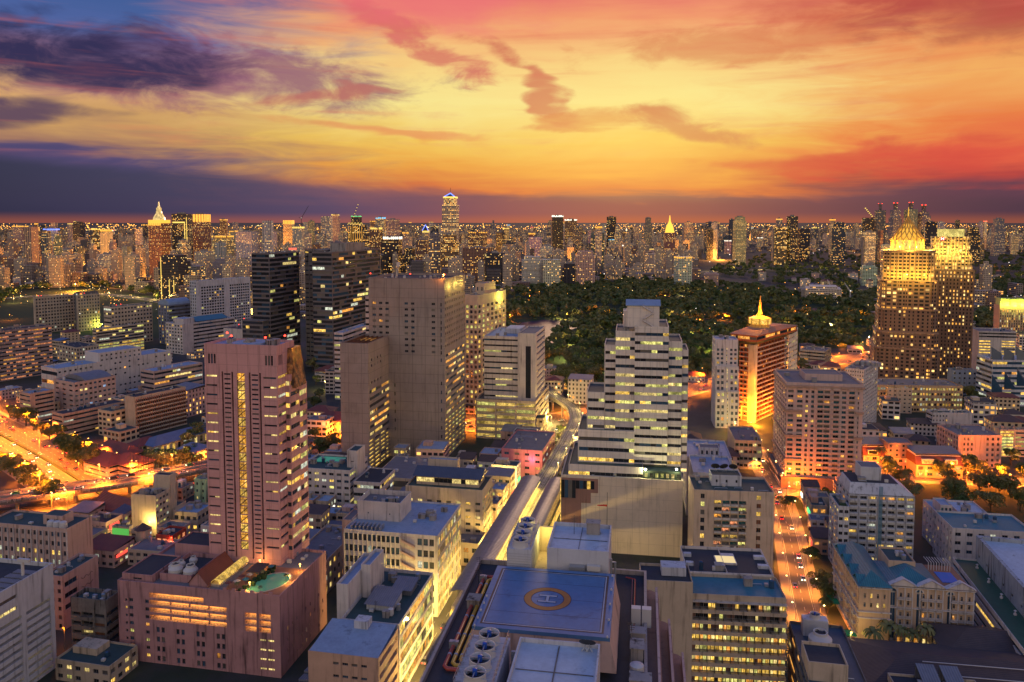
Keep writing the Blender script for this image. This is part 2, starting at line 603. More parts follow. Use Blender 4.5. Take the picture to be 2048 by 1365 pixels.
class Bld:
    """a building: an Empty at its front-left ground corner, x to the right, y to the back"""
    def __init__(s, name, label, place, cat='building', group=None):
        s.o, s.w, s.d, s.Z, s.g = place
        s.e = thing(name, label, cat, s.o, -radians(s.g), group)
        s.inv = (Matrix.Translation(s.o) @ Matrix.Rotation(-radians(s.g), 4, 'Z')).inverted()
        s.nw = 0

    def loc(s, px, py, Z):
        return s.inv @ gp(px, py, Z)

    def P(s, blk, face, u, v, d=0.0):
        x0, x1, y0, y1 = blk
        if face == 'F':
            return (x0 + u, y0 + d, v)
        if face == 'K':
            return (x0 + u, y1 - d, v)
        if face == 'R':
            return (x1 - d, y0 + u, v)
        return (x0 + d, y0 + u, v)

    def blk(s, x0, x1, y0, y1, z0, z1, wall, roof=None, par=.9, name='wall', F=None, Rf=None, Lf=None, frame=FRAME, lip=.25, roofz=0.0):
        """one box of the building with its faces, roof slab and parapet"""
        B = (x0, x1, y0, y1)
        mb = MB()
        for face, spec, U_ in (('F', F, x1 - x0), ('R', Rf, y1 - y0), ('L', Lf, y1 - y0), ('K', None, x1 - x0)):
            ops = []
            for sp in (spec if isinstance(spec, list) else [spec] if spec else []):
                ops += openings(sp, U_, z0, z1)
            s.face(mb, B, face, U_, z0, z1 + par, ops, frame)
        # parapet inner side and top
        if par > 0:
            t = lip
            mb.quad((x0, y0, z1 + par), (x1, y0, z1 + par), (x1 - t, y0 + t, z1 + par), (x0 + t, y0 + t, z1 + par))
            mb.quad((x1, y0, z1 + par), (x1, y1, z1 + par), (x1 - t, y1 - t, z1 + par), (x1 - t, y0 + t, z1 + par))
            mb.quad((x1, y1, z1 + par), (x0, y1, z1 + par), (x0 + t, y1 - t, z1 + par), (x1 - t, y1 - t, z1 + par))
            mb.quad((x0, y1, z1 + par), (x0, y0, z1 + par), (x0 + t, y0 + t, z1 + par), (x0 + t, y1 - t, z1 + par))
            for a, b in (((x0 + t, y0 + t), (x1 - t, y0 + t)), ((x1 - t, y0 + t), (x1 - t, y1 - t)), ((x1 - t, y1 - t), (x0 + t, y1 - t)), ((x0 + t, y1 - t), (x0 + t, y0 + t))):
                mb.quad((a[0], a[1], z1), (b[0], b[1], z1), (b[0], b[1], z1 + par), (a[0], a[1], z1 + par))
        else:
            t = 0
        wo_ = mb.obj(name, wall, s.e)
        if roof:
            rb = MB()
            rb.box(x0 + t, x1 - t, y0 + t, y1 - t, z1 - .3, z1 + roofz)
            rb.obj('roof', roof, s.e)
        return B

    def face(s, mb, B, face, Ul, z0, z1, ops, frame):
        P = lambda u, v, d=0.0: s.P(B, face, u, v, d)
        us = sorted({0.0, round(Ul, 3)} | {round(o[0], 3) for o in ops} | {round(o[1], 3) for o in ops})
        vs = sorted({round(z0, 3), round(z1, 3)} | {round(o[2], 3) for o in ops} | {round(o[3], 3) for o in ops})
        ui = {u: i for i, u in enumerate(us)}
        vi = {v: i for i, v in enumerate(vs)}
        hole = set()
        for o in ops:
            for i in range(ui[round(o[0], 3)], ui[round(o[1], 3)]):
                for j in range(vi[round(o[2], 3)], vi[round(o[3], 3)]):
                    hole.add((i, j))
        for j in range(len(vs) - 1):
            i = 0
            while i < len(us) - 1:
                if (i, j) in hole:
                    i += 1
                    continue
                k = i
                while k < len(us) - 1 and (k, j) not in hole:
                    k += 1
                mb.quad(P(us[i], vs[j]), P(us[k], vs[j]), P(us[k], vs[j + 1]), P(us[i], vs[j + 1]))
                i = k
        banks = {}
        for o in ops:
            u0, u1, v0, v1, sp = o
            d = sp.get('d', .35)
            mb.quad(P(u0, v0), P(u1, v0), P(u1, v0, d), P(u0, v0, d))
            mb.quad(P(u0, v1), P(u1, v1), P(u1, v1, d), P(u0, v1, d))
            mb.quad(P(u0, v0), P(u0, v1), P(u0, v1, d), P(u0, v0, d))
            mb.quad(P(u1, v0), P(u1, v1), P(u1, v1, d), P(u1, v0, d))
            mode = sp.get('mode', 'each')
            pal, dark = sp.get('pal', PALY), sp.get('dark', DARKP)
            lit = sp.get('lit', .2)
            if callable(lit):
                lit = lit((u0 + u1) / 2 / Ul, (v0 + v1) / 2)
            if mode == 'each':
                mt = random.choice(pal) if R() < lit else random.choice(dark)
                me = wmesh(mt, sp.get('frame', frame), sp.get('style', 'mull'))
                ua = u0 if face in 'FR' else u1
                s.nw += 1
                link(sp.get('name', 'window'), me, s.e, P(ua, v0, d), ROT[face], (u1 - u0, 1, v1 - v0))
            elif mode == 'open':
                pass
            else:                                   # a band of panes in one row, or the whole bank joined
                key = round(v0, 2) if mode == 'band' else 0
                bk = banks.setdefault((key, mode, id(sp)), (MB(), [], sp))
                seg = sp.get('seg', 3.2)
                n = max(1, int(round((u1 - u0) / seg)))
                runlit = False
                fm = .06
                for q in range(n):
                    a, b = u0 + (u1 - u0) * q / n, u0 + (u1 - u0) * (q + 1) / n
                    if q == 0 or R() < sp.get('break', .45):
                        runlit = R() < lit
                        cur = random.choice(pal)
                        curd = random.choice(dark)
                    mt = cur if runlit else curd
                    if mt not in bk[1]:
                        bk[1].append(mt)
                    bk[0].quad(P(a, v0, d), P(b, v0, d), P(b, v1, d), P(a, v1, d), bk[1].index(mt))
                    if q and sp.get('mull', True):
                        if frame not in bk[1]:
                            bk[1].append(frame)
                        k = bk[1].index(frame)
                        bk[0].quad(P(a - fm, v0, d - .08), P(a + fm, v0, d - .08), P(a + fm, v1, d - .08), P(a - fm, v1, d - .08), k)
        for (key, mode, _), (b_, ms, sp) in banks.items():
            b_.obj(sp.get('name', 'window_band' if mode == 'band' else 'window_bank'), ms, s.e, kind='stuff' if mode == 'join' else None)

    def part(s, mb, name, mat, **kw):
        return mb.obj(name, mat, s.e, **kw)

    def box(s, name, mat, x0, x1, y0, y1, z0, z1):
        b = MB()
        b.box(x0, x1, y0, y1, z0, z1)
        return b.obj(name, mat, s.e)

    def beacon(s, x, y, z, h=1.5):
        b = MB()
        b.tube([(x, y, z), (x, y, z + h)], .06, 4)
        o = b.obj('beacon_mast', DARKM, s.e)
        b = MB()
        b.lathe([(.05, z + h), (.4, z + h + .2), (.4, z + h + .6), (.05, z + h + .8)], 8, x, y)
        b.obj('beacon', REDB, o)

    def clutter(s, x0, x1, y0, y1, z, n, mats=None):
        """air-conditioning units, housings, ducts and tanks bolted on the roof"""
        for _ in range(n):
            x, y = U(x0 + 1, max(x0 + 1.1, x1 - 3)), U(y0 + 1, max(y0 + 1.1, y1 - 3))
            k = R()
            b = MB()
            if k < .12:
                hh = U(2.5, 5)
                b.tube([(x, y, z), (x, y, z + hh)], .05, 4)
                for q in range(4):
                    b.box(x - .7 + q * .08, x + .7 - q * .08, y - .03, y + .03, z + hh - .3 - q * .35, z + hh - .24 - q * .35)
                b.obj('aerial', DARKM, s.e)
            elif k < .5:
                a, c, h = U(.9, 1.8), U(.7, 1.4), U(.8, 1.5)
                b.box(x, x + a, y, y + c, z + .15, z + h)
                b.box(x + .1, x + .3, y + .1, y + c - .1, z, z + .15)
                b.box(x + a - .3, x + a - .1, y + .1, y + c - .1, z, z + .15)
                b.lathe([(min(a, c) * .36, z + h), (min(a, c) * .36, z + h + .08)], 8, x + a / 2, y + c / 2)
                b.obj('air_conditioner', METAL if R() < .5 else FRAMEW, s.e)
            elif k < .7:
                a, c, h = U(1.6, 3.2), U(1.6, 3), U(1.4, 2.6)
                b.box(x, x + a, y, y + c, z, z + h)
                b.box(x - .15, x + a + .15, y - .15, y + c + .15, z + h, z + h + .15)
                b.box(x + .3, x + 1.1, y - .05, y, z, z + min(2.0, h - .2))
                b.obj('roof_housing', CONC, s.e)
            elif k < .86:
                r, h = U(.7, 1.1), U(1.3, 2.2)
                b.lathe([(r, z + .3), (r, z + .3 + h), (r * .5, z + h + .55), (.2, z + h + .6)], 12, x + 1, y + 1)
                b.box(x + .3, x + 1.7, y + .3, y + 1.7, z, z + .3)
                b.obj('water_tank', random.choice([METAL, FRAMEW, GLASS_B]), s.e)
            else:
                l = U(2, 6)
                b.tube([(x, y, z + .1), (x, y, z + .5), (x + min(l, max(.5, x1 - x - 1)), y, z + .5), (x + min(l, max(.5, x1 - x - 1)), y, z + .1)], .14, 5)
                b.obj('roof_pipe', METAL, s.e)


def openings(sp, Ul, z0, z1):
    k = sp['k']
    o = []
    a, b = sp.get('u', (0.0, 1.0))
    ua, ub = (a * Ul, b * Ul) if max(abs(a), abs(b)) <= 1.0001 else (a, b)
    va, vb = sp.get('v', (0.0, 1.0))
    va, vb = z0 + va * (z1 - z0), z0 + vb * (z1 - z0)
    ny = sp.get('ny', 5)
    fh = sp.get('fh', .5)
    pv = (vb - va) / ny
    if k == 'grid':
        nx, fw = sp.get('nx', 5), sp.get('fw', .6)
        pu = (ub - ua) / nx
        skip = sp.get('skip', ())
        for j in range(ny):
            for i in range(nx):
                if i in skip or (sp.get('drop') and R() < sp['drop']):
                    continue
                u0 = ua + pu * (i + .5 - fw / 2)
                v0 = va + pv * (j + sp.get('sill', .5 - fh / 2))
                o.append((u0, u0 + pu * fw, v0, v0 + pv * fh, sp))
    elif k == 'band':
        m = sp.get('m', 0.0)
        for j in range(ny):
            v0 = va + pv * (j + sp.get('sill', .3))
            o.append((ua + m, ub - m, v0, v0 + pv * fh, sp))
    elif k == 'rect':
        for (x0, x1, y0, y1) in sp['r']:
            o.append((x0, x1, y0, y1, sp))
    return [(max(.02, p[0]), min(Ul - .02, p[1]), p[2], min(p[3], z1 - .02), p[4]) for p in o if min(Ul - .02, p[1]) - max(.02, p[0]) > .1]


def place(cx, cy, Z=None, xf=0, xb=0, side='R', g=10.0, base=None, z0=0.0, w=None, d=None, say=None):
    """near roof corner pixel, height (or the pixel row of its foot), pixel columns where front and side end"""
    if base is not None:
        Yb = gp(cx, base, z0).y
        Z = gy(cx, cy, Yb).z
    C = gp(cx, cy, Z)
    A = Vector((sin(radians(g)), cos(radians(g)), 0))
    B = Vector((cos(radians(g)), -sin(radians(g)), 0))

    def solve(dr, xt):
        k = (xt - PPX) / F
        D = CP * C.y - SP * (Z - H)
        return (k * D - C.x) / (dr.x - k * CP * dr.y)
    if w is None:
        w = abs(solve(-B if side == 'R' else B, xf))
    if d is None:
        d = abs(solve(A, xb))
    o = C - B * w if side == 'R' else C
    print('PLACE %-22s w %.1f d %.1f Z %.1f at (%.0f, %.0f)' % (say, w, d, Z, o.x, o.y))
    FOOT.append((Vector((o.x, o.y, 0)) + A * d / 2 + B * w / 2, max(w, d) * .5, w, d, radians(g)))
    return Vector((o.x, o.y, z0)), w, d, Z - z0, g


FOOT = []


def blocked(x, y, r):
    for c, rad, w_, d_, g_ in FOOT:
        dx_, dy_ = x - c.x, y - c.y
        lx = dx_ * cos(g_) - dy_ * sin(g_)
        ly = dx_ * sin(g_) + dy_ * cos(g_)
        if abs(lx) < w_ / 2 + r and abs(ly) < d_ / 2 + r:
            return True
    return False
# ------------------------------------------------------------------ colours of the buildings
PINK = wallmat('pink_panel', (.68, .35, .325), .7, .12, .12, .1, (3.4, 4.4))
PINKP = wallmat('pink_render', (.52, .275, .265), .8, .2, .3)
PALEP = wallmat('pale_pink_render', (.6, .42, .35), .8, .15, .2)
PEACH = wallmat('peach_render', (.6, .38, .27), .8, .15, .15)
CREAM = wallmat('cream_render', (.62, .5, .36), .8, .15, .22)
BEIGE = wallmat('beige_render', (.52, .42, .31), .8, .15, .25)
WHITE = wallmat('white_render', (.66, .6, .56), .75, .15, .22)
WHITEB = wallmat('bluish_white_render', (.56, .57, .6), .7, .12, .25)
GREYT = wallmat('grey_tile', (.34, .28, .255), .6, .2, .1, .05, (7.0, 6.4, .22))
GREYW = wallmat('weathered_concrete', (.24, .215, .19), .9, .35, .5, .3)
BROWN = wallmat('brown_stone', (.33, .19, .15), .7, .15, .1)
TAN = wallmat('tan_stone', (.44, .3, .22), .7, .12, .1)
ROOFB = roofmat('roof_blue_grey', (.27, .36, .48), .65, .9)
ROOFD = roofmat('roof_dark_felt', (.05, .052, .06), .8)
ROOFG = roofmat('roof_green_felt', (.05, .09, .085), .75)
ROOFT = roofmat('roof_teal_paint', (.05, .2, .25), .55, .3)
ROOFC = roofmat('roof_concrete', (.2, .19, .19), .85)
ROOFW = roofmat('roof_white_wash', (.46, .54, .62), .7, 1.0)
PADB = roofmat('helipad_blue_paint', (.09, .2, .38), .5, .7)
SHEETD = ribbed('dark_sheet_roof', (.09, .1, .13), .8)
SHEETG = ribbed('grey_sheet_roof', (.2, .21, .24), .8)
TILER = ribbed('red_tile_roof', (.2, .06, .045), .6, 'y', .7)
TILEB = ribbed('brown_tile_roof', (.1, .068, .06), .7, 'y', .75)
TEALT = ribbed('teal_tile_roof', (.045, .19, .23), .8, 'x', .5)
YPIPE = plain('pipe_yellow', (.55, .33, .04), .45)
RPIPE = plain('pipe_red', (.42, .07, .05), .45)
WPAINT = roofmat('worn_white_paint', (.42, .46, .54), .6, .9)
OPAINT = roofmat('worn_orange_paint', (.48, .2, .05), .6, .8)
BPAINT = plain('black_paint', (.015, .017, .025), .5)
BLUEM = plain('blue_motor', (.02, .08, .4), .4)


def G(nx, ny, fw=.6, fh=.5, **k):
    k.update(k='grid', nx=nx, ny=ny, fw=fw, fh=fh)
    return k


def BD(ny, fh=.45, **k):
    k.update(k='band', ny=ny, fh=fh)
    k.setdefault('mode', 'band')
    return k


def RC(r, **k):
    k.update(k='rect', r=r)
    return k


def cooling_tower(label, o, rz, w, d, h, n, group, bars=True):
    """casing with a row of fan drums on top"""
    t = thing('cooling_tower', label, 'cooling tower', o, rz, group)
    b = MB(); b.box(0, w, 0, d, 0, h)
    b.obj('casing', WHITEB, t)
    b = MB()
    for q in range(14):
        b.box(.0 + .02, w - .02, -.03, -.002, h * (.25 + .05 * q), h * (.25 + .05 * q) + .06)
    b.obj('louvre', METAL, t)
    r = min(w * .36, d / n * .46)
    for i in range(n):
        cy_ = d * (i + .5) / n
        b = MB()
        b.lathe([(r * 1.08, h), (r, h + .35), (r * .97, h + 1.3), (r, h + 1.4), (r * .93, h + 1.4), (r * .9, h + .5)], 24, w / 2, cy_, cap=False)
        dr = b.obj('fan_drum', FRAMEW, t, smooth=True)
        b = MB(); b.lathe([(r * .92, h + .45), (.01, h + .46)], 20, w / 2, cy_)
        for q in range(6):
            a = q * pi / 3 + i
            b.quad((w / 2 + cos(a) * .25, cy_ + sin(a) * .25, h + .8), (w / 2 + cos(a) * r * .9, cy_ + sin(a) * r * .9, h + .75),
                   (w / 2 + cos(a + .5) * r * .9, cy_ + sin(a + .5) * r * .9, h + .9), (w / 2 + cos(a + .6) * .25, cy_ + sin(a + .6) * .25, h + .86))
        b.obj('fan_blades', DARKM, dr)
        b = MB(); b.lathe([(.3, h + .9), (.34, h + 1.7), (.1, h + 1.8)], 10, w / 2, cy_)
        b.obj('fan_motor', BLUEM, dr)
        b = MB()
        b.box(w / 2 - r, w / 2 + r, cy_ - .07, cy_ + .07, h + 1.35, h + 1.46)
        b.box(w / 2 - .07, w / 2 + .07, cy_ - r, cy_ - .08, h + 1.35, h + 1.46)
        b.box(w / 2 - .07, w / 2 + .07, cy_ + .08, cy_ + r, h + 1.35, h + 1.46)
        b.obj('fan_bracket', METAL, dr)
    if bars:
        b = MB()
        for x in (.25, w - .25):
            for z in (.55, 1.1):
                b.tube([(x, .1, h + z), (x, d - .1, h + z)], .05, 4)
            for q in range(int(d / 1.1) + 1):
                b.tube([(x, .1 + q * 1.1, h), (x, .1 + q * 1.1, h + 1.1)], .04, 4)
        for q in range(int(d / 2.2)):
            b.tube([(.25, .6 + q * 2.2, h + 1.1), (w - .25, .6 + q * 2.2, h + 1.1)], .045, 4)
        b.obj('railing', METAL, t)
    return t


def round_cooler(label, p, r, h, group):
    t = thing('round_cooling_tower', label, 'cooling tower', p, R() * 6, group)
    b = MB()
    b.lathe([(r * .8, 0), (r * .8, h * .25), (r, h * .25), (r, h * .55), (r * .62, h * .82), (r * .6, h), (r * .52, h), (r * .5, h * .85)], 24, cap=False)
    for q in range(3):
        b.lathe([(r * 1.015, h * (.28 + q * .09)), (r * 1.015, h * (.3 + q * .09))], 24, cap=False)
    b.obj('shell', FRAMEW, t)
    b = MB(); b.lathe([(r * .55, h * .84), (.01, h * .86)], 20)
    for q in range(4):
        a = q * pi / 2
        b.quad((cos(a) * .1, sin(a) * .1, h * .95), (cos(a) * r * .5, sin(a) * r * .5, h * .93), (cos(a + .5) * r * .5, sin(a + .5) * r * .5, h * .97), (cos(a + .8) * .1, sin(a + .8) * .1, h * .96))
    b.obj('fan', DARKM, t)
    b = MB()
    for q in range(6):
        a = q * pi / 3
        b.tube([(cos(a) * r * .9, sin(a) * r * .9, -.05), (cos(a) * r * .9, sin(a) * r * .9, h * .26)], .07, 4)
    b.obj('stand', METAL, t)
    return t


def dish(label, p, r, az_, group):
    t = thing('satellite_dish', label, 'satellite dish', p, az_, group)
    b = MB()
    n = 16
    prof = [(.02, 0.0), (r * .5, r * .07), (r, r * .28)]
    b.lathe(prof, n, cap=False)
    o = b.obj('reflector', DARKM, t)
    o.location = (0, 0, r * 1.1)
    o.rotation_euler = (radians(50), 0, 0)
    b = MB()
    b.tube([(0, 0, 0), (0, 0, r * 1.05)], .09, 6)
    b.tube([(-r * .5, .2, 0), (0, 0, r * .6)], .05, 4)
    b.tube([(r * .5, .2, 0), (0, 0, r * .6)], .05, 4)
    b.obj('mount', METAL, t)
    b = MB(); b.tube([(0, 0, 0), (0, 0, r * .7)], .04, 4)
    a = b.obj('feed_arm', METAL, o)
    return t


# ================================================================== F1 helipad building
ZR = 90.0
pbl, pnl = gp(958, 1116, ZR + 1), gp(840, 1358, ZR + 1)
g1 = math.degrees(atan2(pbl.x - pnl.x, pbl.y - pnl.y))
A1 = Vector((sin(radians(g1)), cos(radians(g1)), 0)); B1 = Vector((cos(radians(g1)), -sin(radians(g1)), 0))
pbr = gp(1293, 1136, ZR + 1)
w1 = (pbr - pbl).dot(B1)
d1 = 62.0
o1 = pbl - A1 * d1
FOOT.append((Vector((o1.x, o1.y, 0)) + A1 * d1 / 2 + B1 * (w1 + 8) / 2, 40, w1 + 12, d1, radians(g1)))
print('helipad building g', g1, 'w', w1, 'at', o1)
hb = Bld('helipad_tower', 'office tower with a blue helipad on its dark cluttered roof', (Vector((o1.x, o1.y, 0)), w1, d1, ZR, g1), 'building')
hb.blk(0, w1, 0, d1, 0, ZR, wallmat('tower_stone', (.4, .34, .3), .6, .1, .1, .1, (2.4, 3.6)), ROOFD, .9, lip=.5,
       Lf=BD(20, .45, u=(.02, .98), lit=.3, seg=2.5))
for i in range(3):                                  # terraces stepping down on the right side
    x0, x1, zt = w1 + .01 + i * 2.3, w1 + 2.3 + i * 2.3, ZR - 1.5 - i * 4.2
    b = MB()
    dd = d1 - 3 - i * 3.5
    pts = [(x0, 0), (x1, 0), (x1, dd - 3)] + [(x1 - 2.2 * (1 - cos(a * pi / 12)), dd - 3 + 3 * sin(a * pi / 12)) for a in range(1, 7)] + [(x0, dd)]
    b.prism(pts, 0, zt)
    hb.part(b, 'terrace', BROWN)
    b = MB(); b.box(x1 - .7, x1 - .3, 0, dd - 3.5, zt + .01, zt + 2.3)
    hb.part(b, 'terrace_parapet', PALEP)
# pad
q = [hb.loc(993, 1133, 97), hb.loc(1230, 1147, 97), hb.loc(946, 1252, 97), hb.loc(1220, 1277, 97)]
px0, px1 = (q[0].x + q[2].x) / 2, (q[1].x + q[3].x) / 2
py0, py1 = (q[2].y + q[3].y) / 2, (q[0].y + q[1].y) / 2
print('pad', px1 - px0, py1 - py0)
b = MB(); b.box(px0, px1, py0, py1, 96.4, 97)
hb.part(b, 'helipad_deck', PADB)
b = MB()
b.frustum([(px0 - 1.2, py0 - .2), (px1 + 1.0, py0 - .2), (px1 + 1.0, py1), (px0 - 1.2, py1)], 91.6, [(px0 - .02, py0 + .1), (px1 + .02, py0 + .1), (px1 + .02, py1), (px0 - .02, py1)], 96.38)
hb.part(b, 'helipad_skirt', PALEP)
for nm, mt, ins, wd in (('border_line', BPAINT, 1.0, .34), ('border_line', WPAINT, 1.34, .2), ('border_line', BPAINT, 1.54, .12)):
    b = MB()
    a0, a1, c0, c1 = px0 + ins, px1 - ins, py0 + ins, py1 - ins
    for r in ((a0, a1, c0, c0 + wd), (a0, a1, c1 - wd, c1), (a0, a0 + wd, c0 + wd, c1 - wd), (a1 - wd, a1, c0 + wd, c1 - wd)):
        b.quad((r[0], r[2], 97.012), (r[1], r[2], 97.012), (r[1], r[3], 97.012), (r[0], r[3], 97.012))
    hb.part(b, nm, mt)
pc = hb.loc(1095, 1198, 97)
ro = (hb.loc(1142, 1198, 97).x - hb.loc(1048, 1198, 97).x) / 2


def annulus(r0, r1, z, n=64):
    b = MB()
    for k in range(n):
        a, c = 2 * pi * k / n, 2 * pi * (k + 1) / n
        b.quad((pc.x + r0 * cos(a), pc.y + r0 * sin(a), z), (pc.x + r1 * cos(a), pc.y + r1 * sin(a), z), (pc.x + r1 * cos(c), pc.y + r1 * sin(c), z), (pc.x + r0 * cos(c), pc.y + r0 * sin(c), z))
    return b


hb.part(annulus(ro * .69, ro * 1.03, 97.012), 'landing_ring_outline', BPAINT)
hb.part(annulus(ro * .72, ro, 97.022), 'landing_ring', OPAINT)
hh, hw, ht = ro * .38, ro * .26, ro * .06
for nm, mt, e, z in (('letter_outline', BPAINT, .1, 97.03), ('letter_h', WPAINT, 0, 97.04)):
    b = MB()
    for r in ((-hh, hh, hw - ht, hw + ht), (-hh, hh, -hw - ht, -hw + ht), (-ht, ht, -hw + ht, hw - ht)):
        # the H lies on its side seen from here: bars run left-right
        b.quad((pc.x + r[0] - e, pc.y + r[2] - e, z), (pc.x + r[1] + e, pc.y + r[2] - e, z), (pc.x + r[1] + e, pc.y + r[3] + e, z), (pc.x + r[0] - e, pc.y + r[3] + e, z))
    hb.part(b, nm, mt)
# back plant block
ZB = 99.4
k0, k1 = hb.loc(1012, 1101, ZB), hb.loc(1218, 1108, ZB)
kb = hb.loc(1025, 1048, ZB)
yb0 = max(py1 + .6, (k0.y + k1.y) / 2)
bw, bd = k1.x - k0.x, kb.y - k0.y
fx = k0.x + bw * .245
mx = k0.x + bw * .40
hb.blk(mx, k1.x, yb0, yb0 + bd, ZR, ZB, WHITEB, ROOFW, .7, name='plant_room', Rf=G(3, 1, .3, .2, v=(.5, .9), lit=0), F=RC([(bw * .05, bw * .12, ZR + 3, ZR + 5.2)], lit=1, pal=[LITY]))
b = MB()
for i in range(9):
    b.box(k1.x - .2 - i * .0, k1.x + .02, yb0 - .6, yb0 - .5, ZR, ZR)
b = MB(); b.box(fx + .02, mx - .02, yb0 + bd - .5, yb0 + bd - .1, ZR, ZB - .3)
hb.part(b, 'lit_recess_wall', CREAM)
b = MB(); b.box(fx + .02, mx - .02, yb0 + .2, yb0 + bd - .52, ZR, ZR + 4)
hb.part(b, 'recess_floor', CREAM)
ld = bpy.data.lights.new('recess_lamp', 'POINT'); ld.energy = 650; ld.color = (1, .75, .15); ld.shadow_soft_size = .3
lo = bpy.data.objects.new('recess_lamp', ld); COL.objects.link(lo); lo.parent = hb.e; lo.location = ((fx + mx) / 2, yb0 + bd * .75, ZB - 1.2)
for j in range(2):                                  # conduits and a stair on the block's front
    b = MB(); b.tube([(k1.x + .4 + j * .7, yb0 + 1 + j, ZR), (k1.x + .4 + j * .7, yb0 + 1 + j, ZB - 1 - j), (k1.x + .1, yb0 + 1 + j, ZB - 1 - j)], .22, 6)
    hb.part(b, 'duct', METAL)
b = MB()
for i in range(12):
    b.box(mx + 1.2 + i * .28, mx + 1.5 + i * .28, yb0 - 1.1, yb0 - .02, ZR + .3 + i * .45, ZR + .42 + i * .45)
hb.part(b, 'stair', METAL)
hb.box('equipment_box', METAL, mx + 4.2, mx + 7.0, yb0 - 1.3, yb0 - .03, ZR + 5.6, ZR + 7.4)
hb.box('equipment_box', FRAMEW, mx + 7.4, mx + 9.8, yb0 - .9, yb0 - .03, ZR + 6.6, ZR + 7.6)
rz1 = -radians(g1)
M1 = Matrix.Translation(hb.o) @ Matrix.Rotation(rz1, 4, 'Z')
cooling_tower('bank of four fan drums behind the helipad beside the yellow lit recess', M1 @ Vector((k0.x, yb0, ZR + .02)), rz1, fx - k0.x, bd, ZB - ZR, 4, 'cooling towers on the helipad roof')
# roof grating on the white plant roof
b = MB()
b.box(mx + .5, k1.x - .5, yb0 + bd * .48, yb0 + bd * .5, ZB + .01, ZB + .06)
b.box(mx + (k1.x - mx) * .5 - .05, mx + (k1.x - mx) * .5 + .05, yb0 + .5, yb0 + bd - .5, ZB + .061, ZB + .1)
hb.part(b, 'roof_joint', CONCD)
hb.clutter(mx + 1, k1.x - 1, yb0 + bd * .6, yb0 + bd, ZB, 3)
# front plant block
q0, q1 = hb.loc(1040, 1282, ZB), hb.loc(1201, 1290, ZB)
fy1 = min(py0 - .8, q0.y)
hb.blk(q0.x, q1.x, fy1 - 15, fy1, ZR, ZB, WHITEB, ROOFW, .6, name='plant_room')
b = MB()
b.box(q0.x + .5, q1.x - .5, fy1 - 7.2, fy1 - 7.0, ZB + .01, ZB + .06)
b.box((q0.x + q1.x) / 2 - .1, (q0.x + q1.x) / 2 + .1, fy1 - 14.4, fy1 - .6, ZB + .061, ZB + .1)
hb.part(b, 'roof_joint', CONCD)
c0, c1 = hb.loc(946, 1262, ZB + .5), hb.loc(1022, 1266, ZB + .5)
cooling_tower('bank of four fan drums in front of the helipad at the picture foot', M1 @ Vector((c0.x, fy1 - 12.5, ZR + .02)), rz1, c1.x - c0.x, 13.0, ZB - ZR, 4, 'cooling towers on the helipad roof')
b = MB(); b.box(c1.x + .3, q0.x - .3, fy1 - .6, fy1 - .2, ZR, ZB - 1.4)
hb.part(b, 'screen_wall', WHITEB)
for i, x in enumerate((1185, 1194)):
    pp = hb.loc(x, 1290, ZB + .5)
    dish(('left' if i == 0 else 'right') + ' one of two small dishes beside the front plant roof', M1 @ Vector((pp.x - 1, fy1 - 1.2, ZB + .1)), .9, rz1 + 3.1, 'small dishes by the helipad')
hb.box('vent_cabinet', FRAMEW, px1 + 3.0, px1 + 4.6, py1 - 4.5, py1 - 3.2, ZR, ZR + 3.2)
hb.box('vent_cabinet', FRAMEW, px1 + 4.8, px1 + 6.4, py1 - 4.5, py1 - 3.2, ZR, ZR + 3.2)
hb.clutter(px1 + 2, w1 - 2, 20, py1 - 6, ZR, 10)
hb.clutter(.8, px0 - 2, 22, d1 - 2, ZR, 7)
for i in range(10):
    b = MB(); e_ = (px0 - .1, py0 + (py1 - py0) * i / 9) if i < 5 else (px1 + .1, py0 + (py1 - py0) * (i - 5) / 4.2)
    b.lathe([(.14, 97), (.16, 97.25), (.02, 97.4)], 8, e_[0] + (.5 if i < 5 else -.5), e_[1])
    hb.part(b, 'edge_lamp', FRAMEW)
for i in range(3):
    b = MB(); yy = py0 + (py1 - py0) * (i + 1) / 4; b.box(px0 + .05, px1 - .05, yy - .03, yy + .03, 97.004, 97.008)
    hb.part(b, 'deck_joint', BPAINT)
# pipes on the left roof
for i, (mt, lb) in enumerate(((RPIPE, 'red pipe running along the left edge of the helipad roof'), (YPIPE, 'outer yellow pipe beside the red one on the helipad roof'), (YPIPE, 'inner yellow pipe nearest the helipad on the dark roof'))):
    e = i * 1.05
    a = hb.loc(978 , 1154, ZR + .6)
    c = hb.loc(876, 1336, ZR + .6)
    xl = (a.x + c.x) / 2 + e
    pth = [(px0 - .5, a.y - e, ZR + .6), (xl + .6, a.y - e, ZR + .6), (xl, a.y - e - .6, ZR + .6), (xl, c.y + e + .6, ZR + .6), (xl + .6, c.y + e, ZR + .6), (c0.x - .1, c.y + e, ZR + .6)]
    t = thing('roof_pipe', lb, 'pipe', M1 @ Vector((xl, c.y, ZR)), rz1, 'pipes on the helipad roof')
    T = Vector((xl, c.y, ZR))
    b = MB(); b.tube([Vector(p) - T for p in pth], .33, 8)
    b.obj('pipe_run', mt, t, smooth=True)
    for q_ in range(5):
        yy = c.y + (a.y - c.y) * (q_ + .6) / 5.2
        b = MB(); b.tube([(0, yy - c.y, .6), (0, yy - c.y + .35, .6)], .37, 8)
        b.obj('collar', WPAINT, t)
        b = MB(); b.box(-.15, .15, yy - c.y - .9, yy - c.y - .7, 0, .4)
        b.obj('support', CONC, t)
b = MB(); b.tube([(w1 - 2.2, 10, ZR + .35), (w1 - 2.2, d1 - 3, ZR + .35), (w1 - 4, d1 - 2.4, ZR + .35)], .14, 5)
